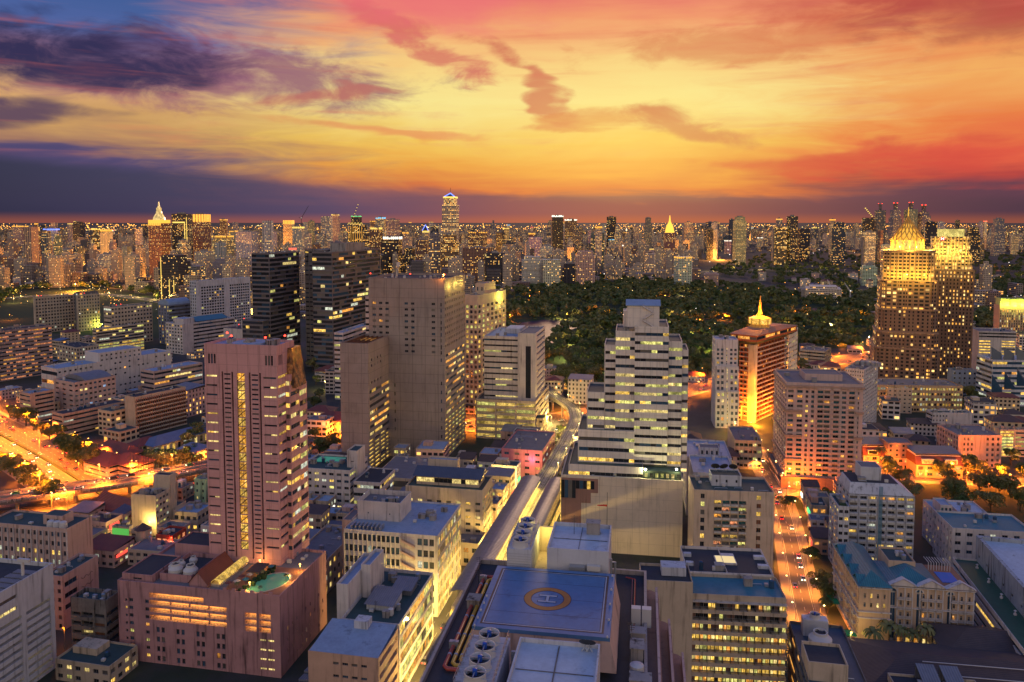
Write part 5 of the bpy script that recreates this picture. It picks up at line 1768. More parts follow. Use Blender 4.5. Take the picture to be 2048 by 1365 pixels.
# ================================================================== white apartment block on the right
pl = place(1699, 968, base=1136, xf=1831, xb=1678, side='L', g=9, say='whiteapt')
s = Bld('white_apartments', 'bluish white apartment block with strip balconies and a blue drainpipe shaft', pl)
w_, d_, Z_ = s.w, s.d, s.Z
s.blk(0, w_, 0, d_, 0, Z_ - 4.6, WHITEB, ROOFC, .0, F=G(7, 11, .86, .45, lit=.22, pal=PALY, dark=[GLASS, GLASS, CURTAIN], d=.9, style='tri', v=(0, 1)), Lf=G(3, 11, .6, .45, lit=.4, pal=PALW))
b = MB()
b.frustum([(0, 0), (w_, 0), (w_, d_), (0, d_)], Z_ - 4.55, [(1.0, 2.6), (w_ - 6, 2.6), (w_ - 6, d_ - 1), (1.0, d_ - 1)], Z_)
s.part(b, 'mansard', WHITEB)
for q_ in range(6):
    b = MB(); x = w_ * (q_ + .5) / 7
    b.box(x + 2.4, x + 2.7, -.5, -.02, 0.1, Z_ - 4.7)
    s.part(b, 'pier', WHITEB)
for j in range(11):
    for i in range(7):
        b = MB(); x = w_ * (i + .07) / 7; z = (Z_ - 4.6) * j / 11
        b.box(x, x + w_ * .86 / 7, -.75, -.02, z + .1, z + .95)
        s.part(b, 'balcony', WHITEB)
for q_ in range(3):
    b = MB(); b.tube([(w_ * .455 + q_ * .55, -.9, .1), (w_ * .455 + q_ * .55, -.9, Z_ - .3)], .2, 6)
    s.part(b, 'drain_pipe', plain('drain_blue', (.12, .25, .34), .5))
s.box('roof_top', ROOFD, 1.4, w_ - 6.4, 3.0, d_ - 1.4, Z_ + .01, Z_ + .1)
x0, z0 = front(s, 1722, 935, d_ * .35); x1, _ = front(s, 1763, 935, d_ * .35)
s.blk(x0, x1, d_ * .35, d_ * .85, Z_, z0, WHITEB, ROOFC, .3, name='lift_house', F=G(1, 1, .15, .3, v=(0, .5), u=(0, .2), lit=1))
s.clutter(2, w_ - 8, 3, d_ * .33, Z_, 4)
pl2 = place(1677, 1016, base=1146, xf=1699, xb=1659, side='L', g=9, say='whiteapt2')
s2 = simple('white_annex', 'lower annex with roof garden at the left of the bluish white apartments', pl2, WHITEB, ROOFG, clutter=3, F=G(2, 9, .7, .45, lit=.2), Lf=G(4, 9, .55, .45, lit=.4, pal=PALW))
s2.box('garden_hedge', plain('hedge_green', (.02, .05, .015), .9), 1, s2.w - 1, 1, 3, s2.Z, s2.Z + 1.4)

# ================================================================== lower right halls
b_ = Bld('brown_roof_hall', 'wide low hall with a dark brown hipped tile roof at the lower right corner', (gp(1724, 1452, 0), 75, 30, 10, 9))
b_.blk(0, 75, 0, 34, 0, 10, CREAM, None, 0, F=G(16, 2, .5, .5, lit=.5), Lf=[G(7, 2, .5, .6, lit=.6)])
hip(0, 75, 0, 34, 10.05, 6, TILEB, par=b_.e, e=1.6)
for q_ in range(3):
    b = MB(); b.box(22, 70, 4 + q_ * 4.6, 4.25 + q_ * 4.6, 12.4 + q_ * 1.5, 12.6 + q_ * 1.5)
    b_.part(b, 'roof_batten', FRAMEW)
b_ = Bld('brown_gable_house', 'smaller dark brown roofed house next to the ornate hotel palms', (gp(1893, 1362, 0), 30, 17, 10, 9))
b_.blk(0, 34, 0, 20, 0, 10, CREAM, None, 0, F=G(8, 2, .5, .5, lit=.3), Lf=G(5, 2, .5, .6, lit=.2))
hip(0, 34, 0, 20, 10.05, 4.5, TILEB, par=b_.e, e=1.2)
b_ = Bld('corner_shed_house', 'flat roofed house with lean-to sheet sheds at the lower right edge', (gp(1806, 1500, 0), 26, 14, 15, 9))
b_.blk(0, 26, 0, 16, 0, 14, CREAM, ROOFD, .8, F=G(6, 3, .5, .5, lit=.4), Lf=G(3, 3, .5, .5, lit=.3))
b_.clutter(1, 25, 1, 15, 14, 8)
for q_ in range(2):
    b = MB(); b.quad((8 + q_ * 7, 2, 15), (13.5 + q_ * 7, 2, 15), (13.5 + q_ * 7, 15.5, 19), (8 + q_ * 7, 15.5, 19)); b.quad((8 + q_ * 7, 15.5, 14), (13.5 + q_ * 7, 15.5, 14), (13.5 + q_ * 7, 15.5, 19), (8 + q_ * 7, 15.5, 19))
    b_.part(b, 'sheet_shed', SHEETG)
# green strip roof and the long grey-blue hall
pA, pB = gp(1905, 1118, 15), gp(2060, 1320, 15)
gg = math.degrees(atan2(pA.x - pB.x, pA.y - pB.y))
s = Bld('green_strip_hall', 'long narrow hall with a dark green strip roof at the right edge', (Vector((pB.x, pB.y, 0)), 14, (pA - pB).length, 15, gg))
print('green strip', gg, (pA - pB).length)
s.blk(0, 14, 0, s.d, 0, 15, WHITE, roofmat('roof_green_paint', (.02, .1, .06), .5, .3), .7, F=G(3, 4, .4, .4), Lf=BD(4, .4, lit=.1))
for q_ in range(6):
    b = MB(); b.lathe([(.6, 15), (.6, 15.6), (.25, 15.7), (.25, 16.5), (.6, 16.6), (.02, 17)], 8, 7, s.d * (q_ + .4) / 6)
    s.part(b, 'roof_vent', WHITE)
pA = gp(1952, 1078, 24); 
s = Bld('grey_blue_hall', 'big pale blue flat roofed hall with stained walls at the right edge', (Vector((pA.x, pA.y, 0)) - Vector((sin(radians(gg)), cos(radians(gg)), 0)) * 70, 60, 70, 24, gg))
s.blk(0, 60, 0, 70, 0, 24, wallmat('stained_blue_grey', (.38, .42, .46), .8, .25, .5), ROOFW, 1.6, lip=1.4, Lf=[G(8, 1, .2, .16, v=(.6, .9), lit=0), G(9, 1, .55, .3, v=(.0, .45), d=1.6, lit=0, dark=[GLASS_B])], F=G(6, 4, .4, .3))
for q_ in range(9):
    s.box('buttress', WHITEB, -1.6, -.02, 3 + q_ * 7.4, 4 + q_ * 7.4, 0, 12)
for (nm, lb, args, wl, rf) in (('teal_roof_school', 'white block with a long teal roof behind the grey blue hall', dict(cx=1905, cy=1060, Z=20, xf=2070, xb=1880, side='L', g=9, d=22), WHITE, ROOFT),
                               ('stepped_white_house', 'white house with stepped terraces and blue roofs right of the white apartments', dict(cx=1885, cy=1040, Z=18, xf=1925, xb=1846, side='L', g=9), WHITE, ROOFB),
                               ('blue_roof_house', 'small white house with a pale blue flat roof at the dark garden edge', dict(cx=1925, cy=1035, Z=15, xf=1985, xb=1905, side='L', g=9, d=22), WHITE, ROOFW)):
    s = simple(nm, lb, place(say=nm, **args), wl, rf, clutter=5, F=G(7, 5, .5, .4, lit=.2), Lf=G(6, 5, .3, .4, lit=.15))
    if nm == 'stepped_white_house':
        s.blk(s.w * .2, s.w * .8, s.d * .3, s.d * .7, s.Z, s.Z + 4, WHITE, ROOFB, .6, name='upper_storey', F=G(3, 1, .6, .6, lit=.2, dark=[GLASS_T]))
# ================================================================== middle distance
JN = dict(mode='join')


def jg(nx, ny, fw=.6, fh=.5, **k):
    k.setdefault('mode', 'join'); k.setdefault('mull', False); k.setdefault('seg', 99)
    return G(nx, ny, fw, fh, **k)


def jb(ny, fh=.45, **k):
    k.setdefault('mode', 'join'); k.setdefault('seg', 4.0); k.setdefault('mull', False)
    return BD(ny, fh, **k)


# grey twin-block hotel tower with the bright lamp
pl = place(889, 563, base=920, xf=737, xb=930, g=11.5, say='grey tower')
s = Bld('grey_tower', 'tall grey tiled tower block with few windows and an orange lamp on top', pl, 'tower')
w_, d_, Z_ = s.w, s.d, s.Z
fr = [(w_ * a, w_ * (a + .045), Z_ * (.945 - .034 * 1) - j * Z_ * .0335 - Z_ * .045, Z_ * (.945 - .034) - j * Z_ * .0335 - Z_ * .032) for j in range(9) for a in (.05, .135, .22, .475, .56, .83)]
fr2 = [(w_ * .945, w_ * .96, z + 0, z + Z_ * .02) for z in [Z_ * (.86 - .0335 * j) for j in range(9)] + [Z_ * (.62 - .07 * j) for j in range(2)] + [Z_ * (.42 - .05 * j) for j in range(7)]]
fr3 = [(w_ * .33, w_ * .345, z, z + Z_ * .02) for z in [Z_ * (.4 - .05 * j) for j in range(6)]]
s.blk(0, w_, 0, d_, 0, Z_, GREYT, ROOFD, 1.6, lip=.6, F=[RC(fr, lit=.05, pal=[LITW], style='mull'), RC(fr2 + fr3, lit=.04, pal=[LITW], style='plain')],
      Rf=[jg(12, 9, .45, .45, v=(.62, .93), lit=.08, pal=[LITW]), dict(k='band', ny=10, fh=.42, v=(.24, .6), lit=.55, pal=PALW, seg=2.5, mode='band', u=(.04, .96)), dict(k='grid', nx=6, ny=9, fw=.94, fh=.6, v=(.0, .23), lit=.95, pal=[PARKI, LITY, LITG], mode='band', d=1.2, seg=8, mull=False, name='parking_deck')])
s.blk(-4.6, -.02, d_ * .1, d_ * .8, 0, Z_ * .9, WHITE, ROOFC, .5, name='rear_shoulder', F=BD(26, .35, lit=0))
xq, zq = front(s, 743, 560, d_ * .2)
s.clutter(4, w_ - 4, 3, d_ - 3, Z_, 14)
b = MB(); b.tube([(w_ * .33, 4, Z_), (w_ * .36, 4, Z_ + 9)], .3, 5); b.tube([(w_ * .34, 4.6, Z_), (w_ * .375, 4.6, Z_ + 9)], .3, 5); b.box(w_ * .35, w_ * .39, 3.4, 5.2, Z_ + 9.01, Z_ + 12)
s.part(b, 'roof_crane', FRAMEW)
for x in (.02, .55, .995):
    s.beacon(w_ * x, 1.0, Z_ + 1.6, 2.5)
M_ = Matrix.Translation(s.o) @ Matrix.Rotation(-radians(s.g), 4, 'Z')
lamp(M_ @ Vector((w_ * .99, -.6, Z_ + 1.62)), 3.0, 9000, (1, .3, .03), emit('bulb_strong_orange', (1, .35, .05), 60), 'blazing orange floodlight on the grey tower roof corner', None, .3, cat='flood lamp', name='flood_lamp')
for q_ in range(3):
    l = bpy.data.lights.new('wall_flood', 'POINT'); l.energy = 2500; l.color = (1, .72, .12)
    lo_ = bpy.data.objects.new('wall_flood', l); COL.objects.link(lo_); lo_.parent = s.e; lo_.location = (w_ + 3.0, d_ * (.2 + .3 * q_), Z_ * .965)
# lower block in front left
x0, zt = front(s, 680, 693, -18)
pl = place(736, 693, base=947, xf=680, xb=781, g=11.5, say='grey low')
s2 = Bld('grey_side_tower', 'lower grey tiled block with a lantern rim in front of the grey tower', pl, 'tower')
w_, d_, Z_ = s2.w, s2.d, s2.Z
s2.blk(0, w_, 0, d_, 0, Z_, GREYT, ROOFD, 1.8, lip=.6, F=None,
       Rf=[RC([(d_ * (.12 + .13 * i), d_ * (.17 + .13 * i), Z_ * (.9 - .045 * j) - 2.4, Z_ * (.9 - .045 * j) - .6) for j in (0, 1, 4) for i in range(4)], lit=0, style='plain'),
           dict(k='band', ny=7, fh=.45, v=(.27, .66), lit=.6, pal=PALW, seg=2.2, mode='band', u=(.05, .97)),
           dict(k='grid', nx=4, ny=8, fw=.92, fh=.6, v=(.0, .26), lit=.95, pal=[PARKI, LITY], mode='band', d=1.2, seg=8, mull=False, name='parking_deck')])
for q_ in range(6):
    s2.box('rim_lantern', LITW, w_ - .9, w_ - .68, d_ * (.1 + .15 * q_), d_ * (.1 + .15 * q_) + 1.6, Z_ + .1, Z_ + 1.5)
for q_ in range(5):
    s2.box('roof_partition', RUST, 1 + q_ * w_ * .18, 1.3 + q_ * w_ * .18, 2, d_ - 2, Z_ + .01, Z_ + 1.2)
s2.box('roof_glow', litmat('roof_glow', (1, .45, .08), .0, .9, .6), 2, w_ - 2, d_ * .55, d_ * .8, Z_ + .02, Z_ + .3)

# cream gridded tower
s = simple('cream_grid_tower', 'cream gridded tower with lit windows behind the grey tower', place(955, 593, base=830, xf=930, xb=1012, g=24, say='creamgrid'), wallmat('grid_cream', (.66, .5, .33), .7, .08, .05), ROOFC, clutter=6,
           F=G(3, 22, .62, .62, lit=.4, pal=[LITG, LITY], d=.7, mode='each', style='cross', v=(0, .93)), Rf=G(7, 22, .58, .62, lit=.45, pal=[LITG, LITY, LITP], d=.7, mode='each', style='cross', v=(0, .93)), house=(.1, .8, .3, .7, 9))
l = bpy.data.lights.new('crown_flood', 'POINT'); l.energy = 9000; l.color = (.95, .9, .12); lo_ = bpy.data.objects.new('crown_flood', l); COL.objects.link(lo_); lo_.parent = s.e; lo_.location = (s.w + 5, s.d * .75, s.Z - 4)
# white banded tower on a parking podium
pl = place(1072, 672, base=878, xf=968, xb=1094, g=12, say='whiteband')
s = Bld('banded_tower', 'white office tower with dark window bands above a bright parking podium', pl, 'tower')
w_, d_, Z_ = s.w, s.d, s.Z
zb = Z_ * .37
s.blk(0, w_ * .66, 0, d_, zb, Z_ - 2, WHITE, ROOFB, .9, F=BD(11, .3, lit=.12, pal=[LITP, LITG], seg=4, d=.6, sill=.4))
s.blk(w_ * .66 + .01, w_, -1.6, d_ * .8, zb, Z_ + 1, WHITE, ROOFC, .9, name='lift_core', F=RC([(w_ * .15, w_ * .25, zb + 2, Z_ * .9)], dark=[GLASS], lit=0, mode='band', seg=99, name='dark_glazing'), Rf=BD(11, .34, lit=.12, seg=4, d=.8, sill=.4, u=(.15, 1)))
s.clutter(2, w_ * .6, 2, d_ - 2, Z_ - 2, 8)
s.box('roof_house', WHITEB, w_ * .3, w_ * .6, d_ * .4, d_ * .8, Z_ - 1.9, Z_ + 2)
s.blk(-4.5, w_ + 1, -7, d_ + 4, 0, zb, CREAM, ROOFD, 1.2, name='parking_podium', F=dict(k='grid', nx=3, ny=6, fw=.94, fh=.62, lit=1, pal=[PARKI, LITG, PARKI], mode='band', d=2.5, seg=7, mull=False, name='parking_deck'), Rf=BD(6, .4, lit=.4))
for j in range(6):
    b = MB(); z = zb * (j / 6) + .8
    b.tube([(-3.5 + (j % 3) * w_ * .33, -6.4, z), (w_ * .28 + (j % 3) * w_ * .33, -6.4, z + 2.6)], .3, 4)
    s.part(b, 'ramp_edge', WHITE)

# dark glass pair
DG = wallmat('dark_bronze_panel', (.17, .155, .165), .5, .1, .05)
for i, (lb, a) in enumerate((('tall dark glass office with thin bronze bands, right of the pair', dict(cx=664, cy=507, base=748, xf=624, xb=760, g=17)), ('dark glass office with thin bronze bands, left of the pair', dict(cx=538, cy=509, base=748, xf=503, xb=598, g=17)))):
    s = simple('dark_glass_office', lb, place(say='dark%d' % i, **a), DG, ROOFC, clutter=10, par=1.2,
               F=jb(27, .62, lit=.06, pal=PALY, seg=5, d=.6, **{'break': .5}), Rf=jb(27, .62, lit=.1, pal=PALY + [LITG], seg=5, d=.6, **{'break': .6}))
    if i == 0:
        s.blk(s.w * .1, s.w * .9, s.d * .3, s.d * .7, s.Z, s.Z + 9, CONC, ROOFC, .5, name='plant_drum')
        s.blk(-26, -.02, s.d * .25, s.d * .6, 0, s.Z + 2, CONCD, ROOFC, .5, name='lift_core', F=jg(5, 26, .8, .3, lit=.05))
    else:
        s.blk(-6, s.w * .9, -10, -.02, 0, s.Z * .45, DG, ROOFC, .5, name='lower_wing', F=jb(12, .6, lit=.1), Rf=jb(12, .6, lit=.15))

# the hotel with the golden spire
pl = place(1507, 690, base=846, xf=1477, xb=1579, g=41, say='spirehotel')
s = Bld('spire_hotel', 'orange floodlit hotel crowned by a lit drum and a golden needle spire', pl, 'hotel')
w_, d_, Z_ = s.w, s.d, s.Z
BRH = wallmat('hotel_brown', (.5, .13, .05), .7, .1, .05)
s.blk(0, w_ - 2.6, 2.6, d_, 0, Z_, BRH, ROOFC, .0, F=G(3, 17, .7, .55, lit=.12, pal=[LITW], d=.8, mode='join', mull=False, seg=9), name='wall')
s.blk(w_ - 2.58, w_, 2.62, d_, 0, Z_, BRH, None, .0, name='right_wing', Rf=dict(k='grid', nx=13, ny=17, fw=.8, fh=.55, lit=.13, pal=[LITW], d=1.2, mode='join', mull=False, seg=9))
for j in range(17):
    b = MB(); z = Z_ * j / 17
    b.box(w_ + .01, w_ + 1.3, 3, d_, z + .1, z + .3); b.box(w_ + 1.2, w_ + 1.3, 3, d_, z + .3, z + 1.1)
    s.part(b, 'balcony_row', PALEP)
    b = MB(); b.box(0, w_ - 3, 1.4, 2.58, z + .1, z + .3); b.box(0, w_ - 3, 1.4, 1.5, z + .3, z + 1.1)
    s.part(b, 'balcony_row', PALEP)
b = MB(); b.prism([(w_ - 3.6, 2.5), (w_ - 3.6, -1.2), (w_ + 1.2, -1.2), (w_ + 2.0, 0), (w_ + 2.0, 3.4), (w_, 3.4), (w_, 2.5)], 0, Z_)
s.part(b, 'corner_pier', wallmat('pier_white', (.75, .6, .42), .7))
for q_ in range(5):
    b = MB(); b.box(w_ - 3.0 + q_ * 1.05, w_ - 2.6 + q_ * 1.05, -1.5, -1.21, 1, Z_ - 1)
    s.part(b, 'pier_rib', CREAM)
ov = 4.5
b = MB(); b.frustum([(-1, 0), (w_ + 1, 0), (w_ + 1, d_ + 1), (-1, d_ + 1)], Z_ + .01, [(-ov, -ov), (w_ + ov, -ov), (w_ + ov, d_ + ov), (-ov, d_ + ov)], Z_ + 3)
s.part(b, 'flared_soffit', DARKM)
s.blk(-ov, w_ + ov, -ov, d_ + ov, Z_ + 3.02, Z_ + 8, BRH, None, 0, name='sky_restaurant', F=jb(1, .45, lit=.5, pal=[LITW], seg=2), Rf=jb(1, .45, lit=.25, pal=[LITW], seg=2))
cx_, cy_ = w_ * .48, d_ * .36
b = MB(); b.frustum([(-ov - 1, -ov - 1), (w_ + ov + 1, -ov - 1), (w_ + ov + 1, d_ + ov + 1), (-ov - 1, d_ + ov + 1)], Z_ + 8.02, [(cx_ - 8, cy_ - 8), (cx_ + 8, cy_ - 8), (cx_ + 8, d_ * .7), (cx_ - 8, d_ * .7)], Z_ + 11)
s.part(b, 'spread_roof', BROWN)
oct_ = lambda r: [(cx_ + r * cos(pi / 8 + k * pi / 4), cy_ + r * sin(pi / 8 + k * pi / 4)) for k in range(8)]
GOLD = wallmat('gold_leaf', (.8, .46, .1), .35)
LANT = litmat('lantern_white', (1.0, .5, .06), 1.1, 2.0)
b = MB(); b.frustum(oct_(8), Z_ + 10.8, oct_(7), Z_ + 13.6); s.part(b, 'drum_base', GOLD)
b = MB(); b.prism(oct_(8.6), Z_ + 13.7, Z_ + 18.4); s.part(b, 'lit_drum', LANT)
for k in range(8):
    p_ = oct_(8.8)[k]
    s.box('drum_mullion', GOLD, p_[0] - .3, p_[0] + .3, p_[1] - .3, p_[1] + .3, Z_ + 13.6, Z_ + 18.6)
b = MB(); b.frustum(oct_(9.2), Z_ + 18.45, oct_(2.4), Z_ + 20.5); s.part(b, 'drum_roof', GOLD)
ztip = front(s, 1513, 590, cy_)[1]
b = MB(); b.lathe([(2.0, Z_ + 20.5), (1.3, Z_ + 26), (.8, ztip - 6), (.5, ztip - 3), (.7, ztip - 2), (.15, ztip)], 10, cx_, cy_)
s.part(b, 'needle_spire', GOLD)
for k in range(4):
    l = bpy.data.lights.new('spire_flood', 'POINT'); l.energy = 14000; l.color = (1, .33, .02); lo_ = bpy.data.objects.new('spire_flood', l); COL.objects.link(lo_); lo_.parent = s.e
    lo_.location = (cx_ + 6 * cos(k * pi / 2 + .8), cy_ + 6 * sin(k * pi / 2 + .8), Z_ + 24)
for (x, y, z, e_) in ((w_ + 5.5, -7, 3, 45000), (w_ - 2, -8, 14, 22000), (w_ + 8, 3, 14, 22000), (w_ + 6, -7, 32, 16000), (w_ + 11, d_ * .3, 8, 60000), (w_ + 11, d_ * .65, 8, 50000), (w_ * .3, -9, 10, 30000)):
    l = bpy.data.lights.new('pier_flood', 'POINT'); l.energy = e_; l.color = (1, .3, .015); lo_ = bpy.data.objects.new('pier_flood', l); COL.objects.link(lo_); lo_.parent = s.e; lo_.location = (x, y, z)
# white neighbour hotel with terraces
s = Bld('white_terraced_hotel', 'white hotel with stepped terraces left of the spire hotel', place(1432, 683, base=856, xf=1478, xb=1428, side='L', g=8, d=24, say='whitehotel'), 'hotel')
w_, d_, Z_ = s.w, s.d, s.Z
fs = lambda n: [G(2, n, .6, .55, u=(.04, .4), lit=.15, dark=[GLASS_B], style='cross'), G(2, n, .6, .55, u=(.62, .98), lit=.15, dark=[GLASS_B], style='cross'), G(1, n * 2, .4, .6, u=(.46, .56), lit=.8, pal=[LITP], style='plain')]
s.blk(0, w_, 4, d_, 0, Z_, WHITEB, ROOFB, .9, F=[dict(f_, v=(.72, .92)) for f_ in fs(4)], Lf=jg(6, 16, .5, .5, lit=.15))
s.blk(.2, w_ + .5, 2, 3.98, 0, Z_ * .7, WHITEB, ROOFG, .6, name='terrace', F=[dict(f_, v=(.6, .98)) for f_ in fs(4)])
s.blk(.4, w_ + 1, 0, 1.98, 0, Z_ * .42, WHITEB, ROOFG, .6, name='terrace', F=fs(6))
s.clutter(1, w_ - 1, 6, d_ - 1, Z_, 5)
s = simple('spire_hotel_podium', 'cream podium with planted ledges in front of the spire hotel', place(1524, 885, Z=18, xf=1470, xb=1545, g=8, say='dusitpod'), CREAM, ROOFC, clutter=3, F=G(6, 4, .8, .45, lit=.3, d=1.2, dark=[plain('hedge_green', (.02, .05, .015), .9), GLASS]), Rf=G(5, 4, .6, .4, lit=.5))
s = simple('rear_white_slab', 'white slab peeking out behind the spire hotel', place(1578, 664, Z=66, xf=1560, xb=1600, g=35, d=28, say='rearwhite'), WHITE, ROOFC, clutter=4, F=jg(3, 16, .5, .5, lit=.3), Rf=jg(6, 16, .6, .4, lit=.3))

# pink condominium
pl = place(1574, 768, base=972, xf=1727, xb=1549, side='L', g=9, say='condo')
s = Bld('pink_condominium', 'pink condominium with green glass balconies and brown cornice bands', pl, 'condominium')
w_, d_, Z_ = s.w, s.d, s.Z
PC = wallmat('condo_pink', (.62, .44, .37), .75, .1, .1)
zb = Z_ * .1
cols = [(0.0, .1, 1), (.12, .22, 1), (.235, .29, 1), (.31, .37, 1), (.39, .58, 2), (.6, .7, 1), (.71, .79, 1), (.8, .9, 1), (.92, .95, 1)]
s.blk(0, w_, 0, d_, zb, Z_, PC, ROOFC, 1.0, F=[G(n, 19, .84, .56, u=(a + .012, c), lit=.13, pal=[LITY, LITW], dark=[GLASS_T, GLASS_T, GLASS, CURTAIN], d=.8, style='mull') for a, c, n in cols], Lf=G(7, 19, .6, .5, lit=.08, dark=[GLASS_T, GLASS], mode='join', mull=False, seg=99))
for zf in (.965, .70, .43, .17):
    for (x0, x1) in ((-.6, w_ * .21), (w_ * .9, w_ + .6)) if zf < .9 else ((-.8, w_ + .8),):
        s.box('cornice_band', TAN, x0, x1, -.9, -.02, zb + (Z_ - zb) * zf, zb + (Z_ - zb) * zf + 1.3)
    s.box('cornice_band', TAN, -.9, -.02, 0, d_, zb + (Z_ - zb) * zf, zb + (Z_ - zb) * zf + 1.3)
for j in range(19):
    for (a, c) in ((.39, .58), (.6, .7), (.8, .9)):
        b = MB(); z = zb + (Z_ - zb) * j / 19
        b.box(w_ * a + .3, w_ * c, -1.0, -.02, z + .1, z + .28); b.box(w_ * a + .3, w_ * c, -1.0, -.9, z + .28, z + 1.0)
        s.part(b, 'balcony', PALEP)
s.blk(-3, w_ * .66, -4, d_ + 3, 0, zb, BROWN, ROOFC, .8, name='podium', F=G(3, 1, .4, .3, u=(.1, .4), lit=1, pal=[LITP]), Lf=jb(2, .5, lit=.6, pal=PALR))
s.blk(w_ * .66 + .01, w_, 1, d_, 0, zb - .02, PC, None, 0, name='podium', F=RC([(w_ * .13, w_ * .16, 0.5, zb * .9)], lit=0, style='plain'))
s.clutter(2, w_ - 2, 3, d_ - 2, Z_, 9)
s.blk(w_ * .3, w_ * .8, d_ * .3, d_ * .7, Z_, Z_ + 3.6, PC, ROOFC, .5, name='roof_house')
s = simple('white_window_slab', 'white slab of tiny dark windows right behind the pink condominium', place(1728, 742, base=868, xf=1690, xb=1753, g=38, d=44, say='windowslab'), WHITE, ROOFC, clutter=8, F=jg(8, 17, .5, .4, lit=.1), Rf=jg(9, 17, .55, .4, lit=.1))
b = MB()
for q_ in range(5):
    b.lathe([(1.8, s.Z + .5), (1.8, s.Z + 3.4), (.3, s.Z + 3.8)], 10, s.w * .25 + q_ * 3.9, s.d * .5)
s.part(b, 'chiller_row', METAL)
for nm, lb, a, wl, rf, Fs, Rs in (
    ('beige_mid_block', 'beige office block in front of the park right of the spire hotel', dict(cx=1650, cy=705, base=745, xf=1600, xb=1678, g=34, d=30), CREAM, ROOFC, jb(6, .4, lit=.1), jg(4, 6, .5, .4, lit=.1)),
    ('cream_ac_block', 'cream block with a column of air conditioners before the twin towers', dict(cx=1776, cy=778, base=826, xf=1825, xb=1757, side='L', g=8), CREAM, ROOFC, jg(5, 6, .4, .35, lit=.05), None),
    ('lit_podium_block', 'long cream block with rows of glowing windows at the twin towers foot', dict(cx=1755, cy=772, Z=22, xf=1926, xb=1750, side='L', g=4, d=30), wallmat('podium_cream', (.6, .4, .22), .75), ROOFC, jg(30, 5, .7, .45, lit=.75, pal=PALY), None),
    ('blue_grey_block', 'pale blue grey blank block right of the twin tower foot', dict(cx=1905, cy=742, base=790, xf=1955, xb=1895, side='L', g=6), wallmat('blue_grey_render', (.3, .36, .46), .7), ROOFC, jg(5, 5, .4, .4, lit=.05), None),
    ('lit_stripe_office', 'white office with bright yellow lit floors right of the twin towers', dict(cx=1958, cy=664, base=742, xf=2033, xb=1938, side='L', g=12), WHITE, ROOFC, [jb(11, .45, lit=.95, pal=[LITY], u=(.02, .32), v=(0, .8)), jb(11, .45, lit=.8, pal=[LITY], u=(.62, .98), v=(.1, .8)), jb(2, .5, lit=.0, v=(.84, 1))], None),
    ('green_crown_office', 'brown ribbed office with a green floodlit crown at the right edge', dict(cx=2000, cy=612, base=690, xf=2075, xb=1988, side='L', g=12), TAN, ROOFG, jg(16, 14, .4, .8, lit=.3, v=(0, .9)), None),
    ('slant_glass_office', 'grey office with slanting glass wedges at the right edge', dict(cx=1985, cy=722, base=812, xf=2085, xb=1968, side='L', g=4, d=26), WHITEB, ROOFB, jb(9, .5, lit=.15, dark=[GLASS_B]), jb(9, .5, lit=.1)),
    ('pink_hotel', 'pale pink hotel with evenly spaced windows above the orange street', dict(cx=1917, cy=873, base=936, xf=2004, xb=1874, side='L', g=2), PALEP, ROOFC, [G(3, 6, .5, .55, u=(.1, .36), lit=.2, pal=PALW, frame=BROWN, style='cross'), G(3, 6, .5, .55, u=(.62, .98), lit=.15, pal=PALW, frame=BROWN, style='cross')], G(8, 6, .5, .55, lit=.1, frame=BROWN, style='cross')),
    ('yellow_stair_office', 'cream office with a glowing yellow staircase at the right edge', dict(cx=2000, cy=862, base=914, xf=2080, xb=1990, side='L', g=2), CREAM, ROOFC, [jb(8, .7, lit=1, pal=[LITG, LITY], u=(.0, .35)), jb(6, .4, lit=.3, u=(.4, 1))], None),
    ('white_garden_block', 'small white block with balconies left of the pale pink hotel', dict(cx=1865, cy=828, base=872, xf=1945, xb=1852, side='L', g=2), WHITE, ROOFG, jg(5, 5, .4, .4, lit=.05, u=(.0, .4)), jb(5, .4, lit=.05)),
):
    side = a.get('side', 'R')
    s = simple(nm, lb, place(say=nm, **a), wl, rf, clutter=7, F=Fs, Rf=Rs if side == 'R' else None, Lf=Rs if side == 'L' else None)
    if nm == 'green_crown_office':
        s.blk(1, s.w - 1, 1, s.d - 1, s.Z, s.Z + 9, wallmat('crown_panel', (.4, .45, .2), .6), ROOFG, .5, name='crown')
        for q_ in range(6):
            l = bpy.data.lights.new('crown_flood', 'POINT'); l.energy = 7000; l.color = (.85, .9, .1); lo_ = bpy.data.objects.new('crown_flood', l); COL.objects.link(lo_); lo_.parent = s.e; lo_.location = (s.w * q_ / 5, -2.5, s.Z + 2)
    if nm == 'slant_glass_office':
        for q_ in range(4):
            b = MB(); x0 = s.w * q_ * .25
            b.poly([(x0, -.2, s.Z * .3 + q_ * 3), (x0 + s.w * .22, -.2, s.Z * .3 + q_ * 3), (x0, -.2, s.Z * .3 + q_ * 3 + 14)]); b.quad((x0, -.2, s.Z * .3 + q_ * 3 + 14), (x0 + s.w * .22, -.2, s.Z * .3 + q_ * 3), (x0 + s.w * .22, 3, s.Z + 6), (x0, 3, s.Z + 12))
            s.part(b, 'glass_wedge', GLASS_B)
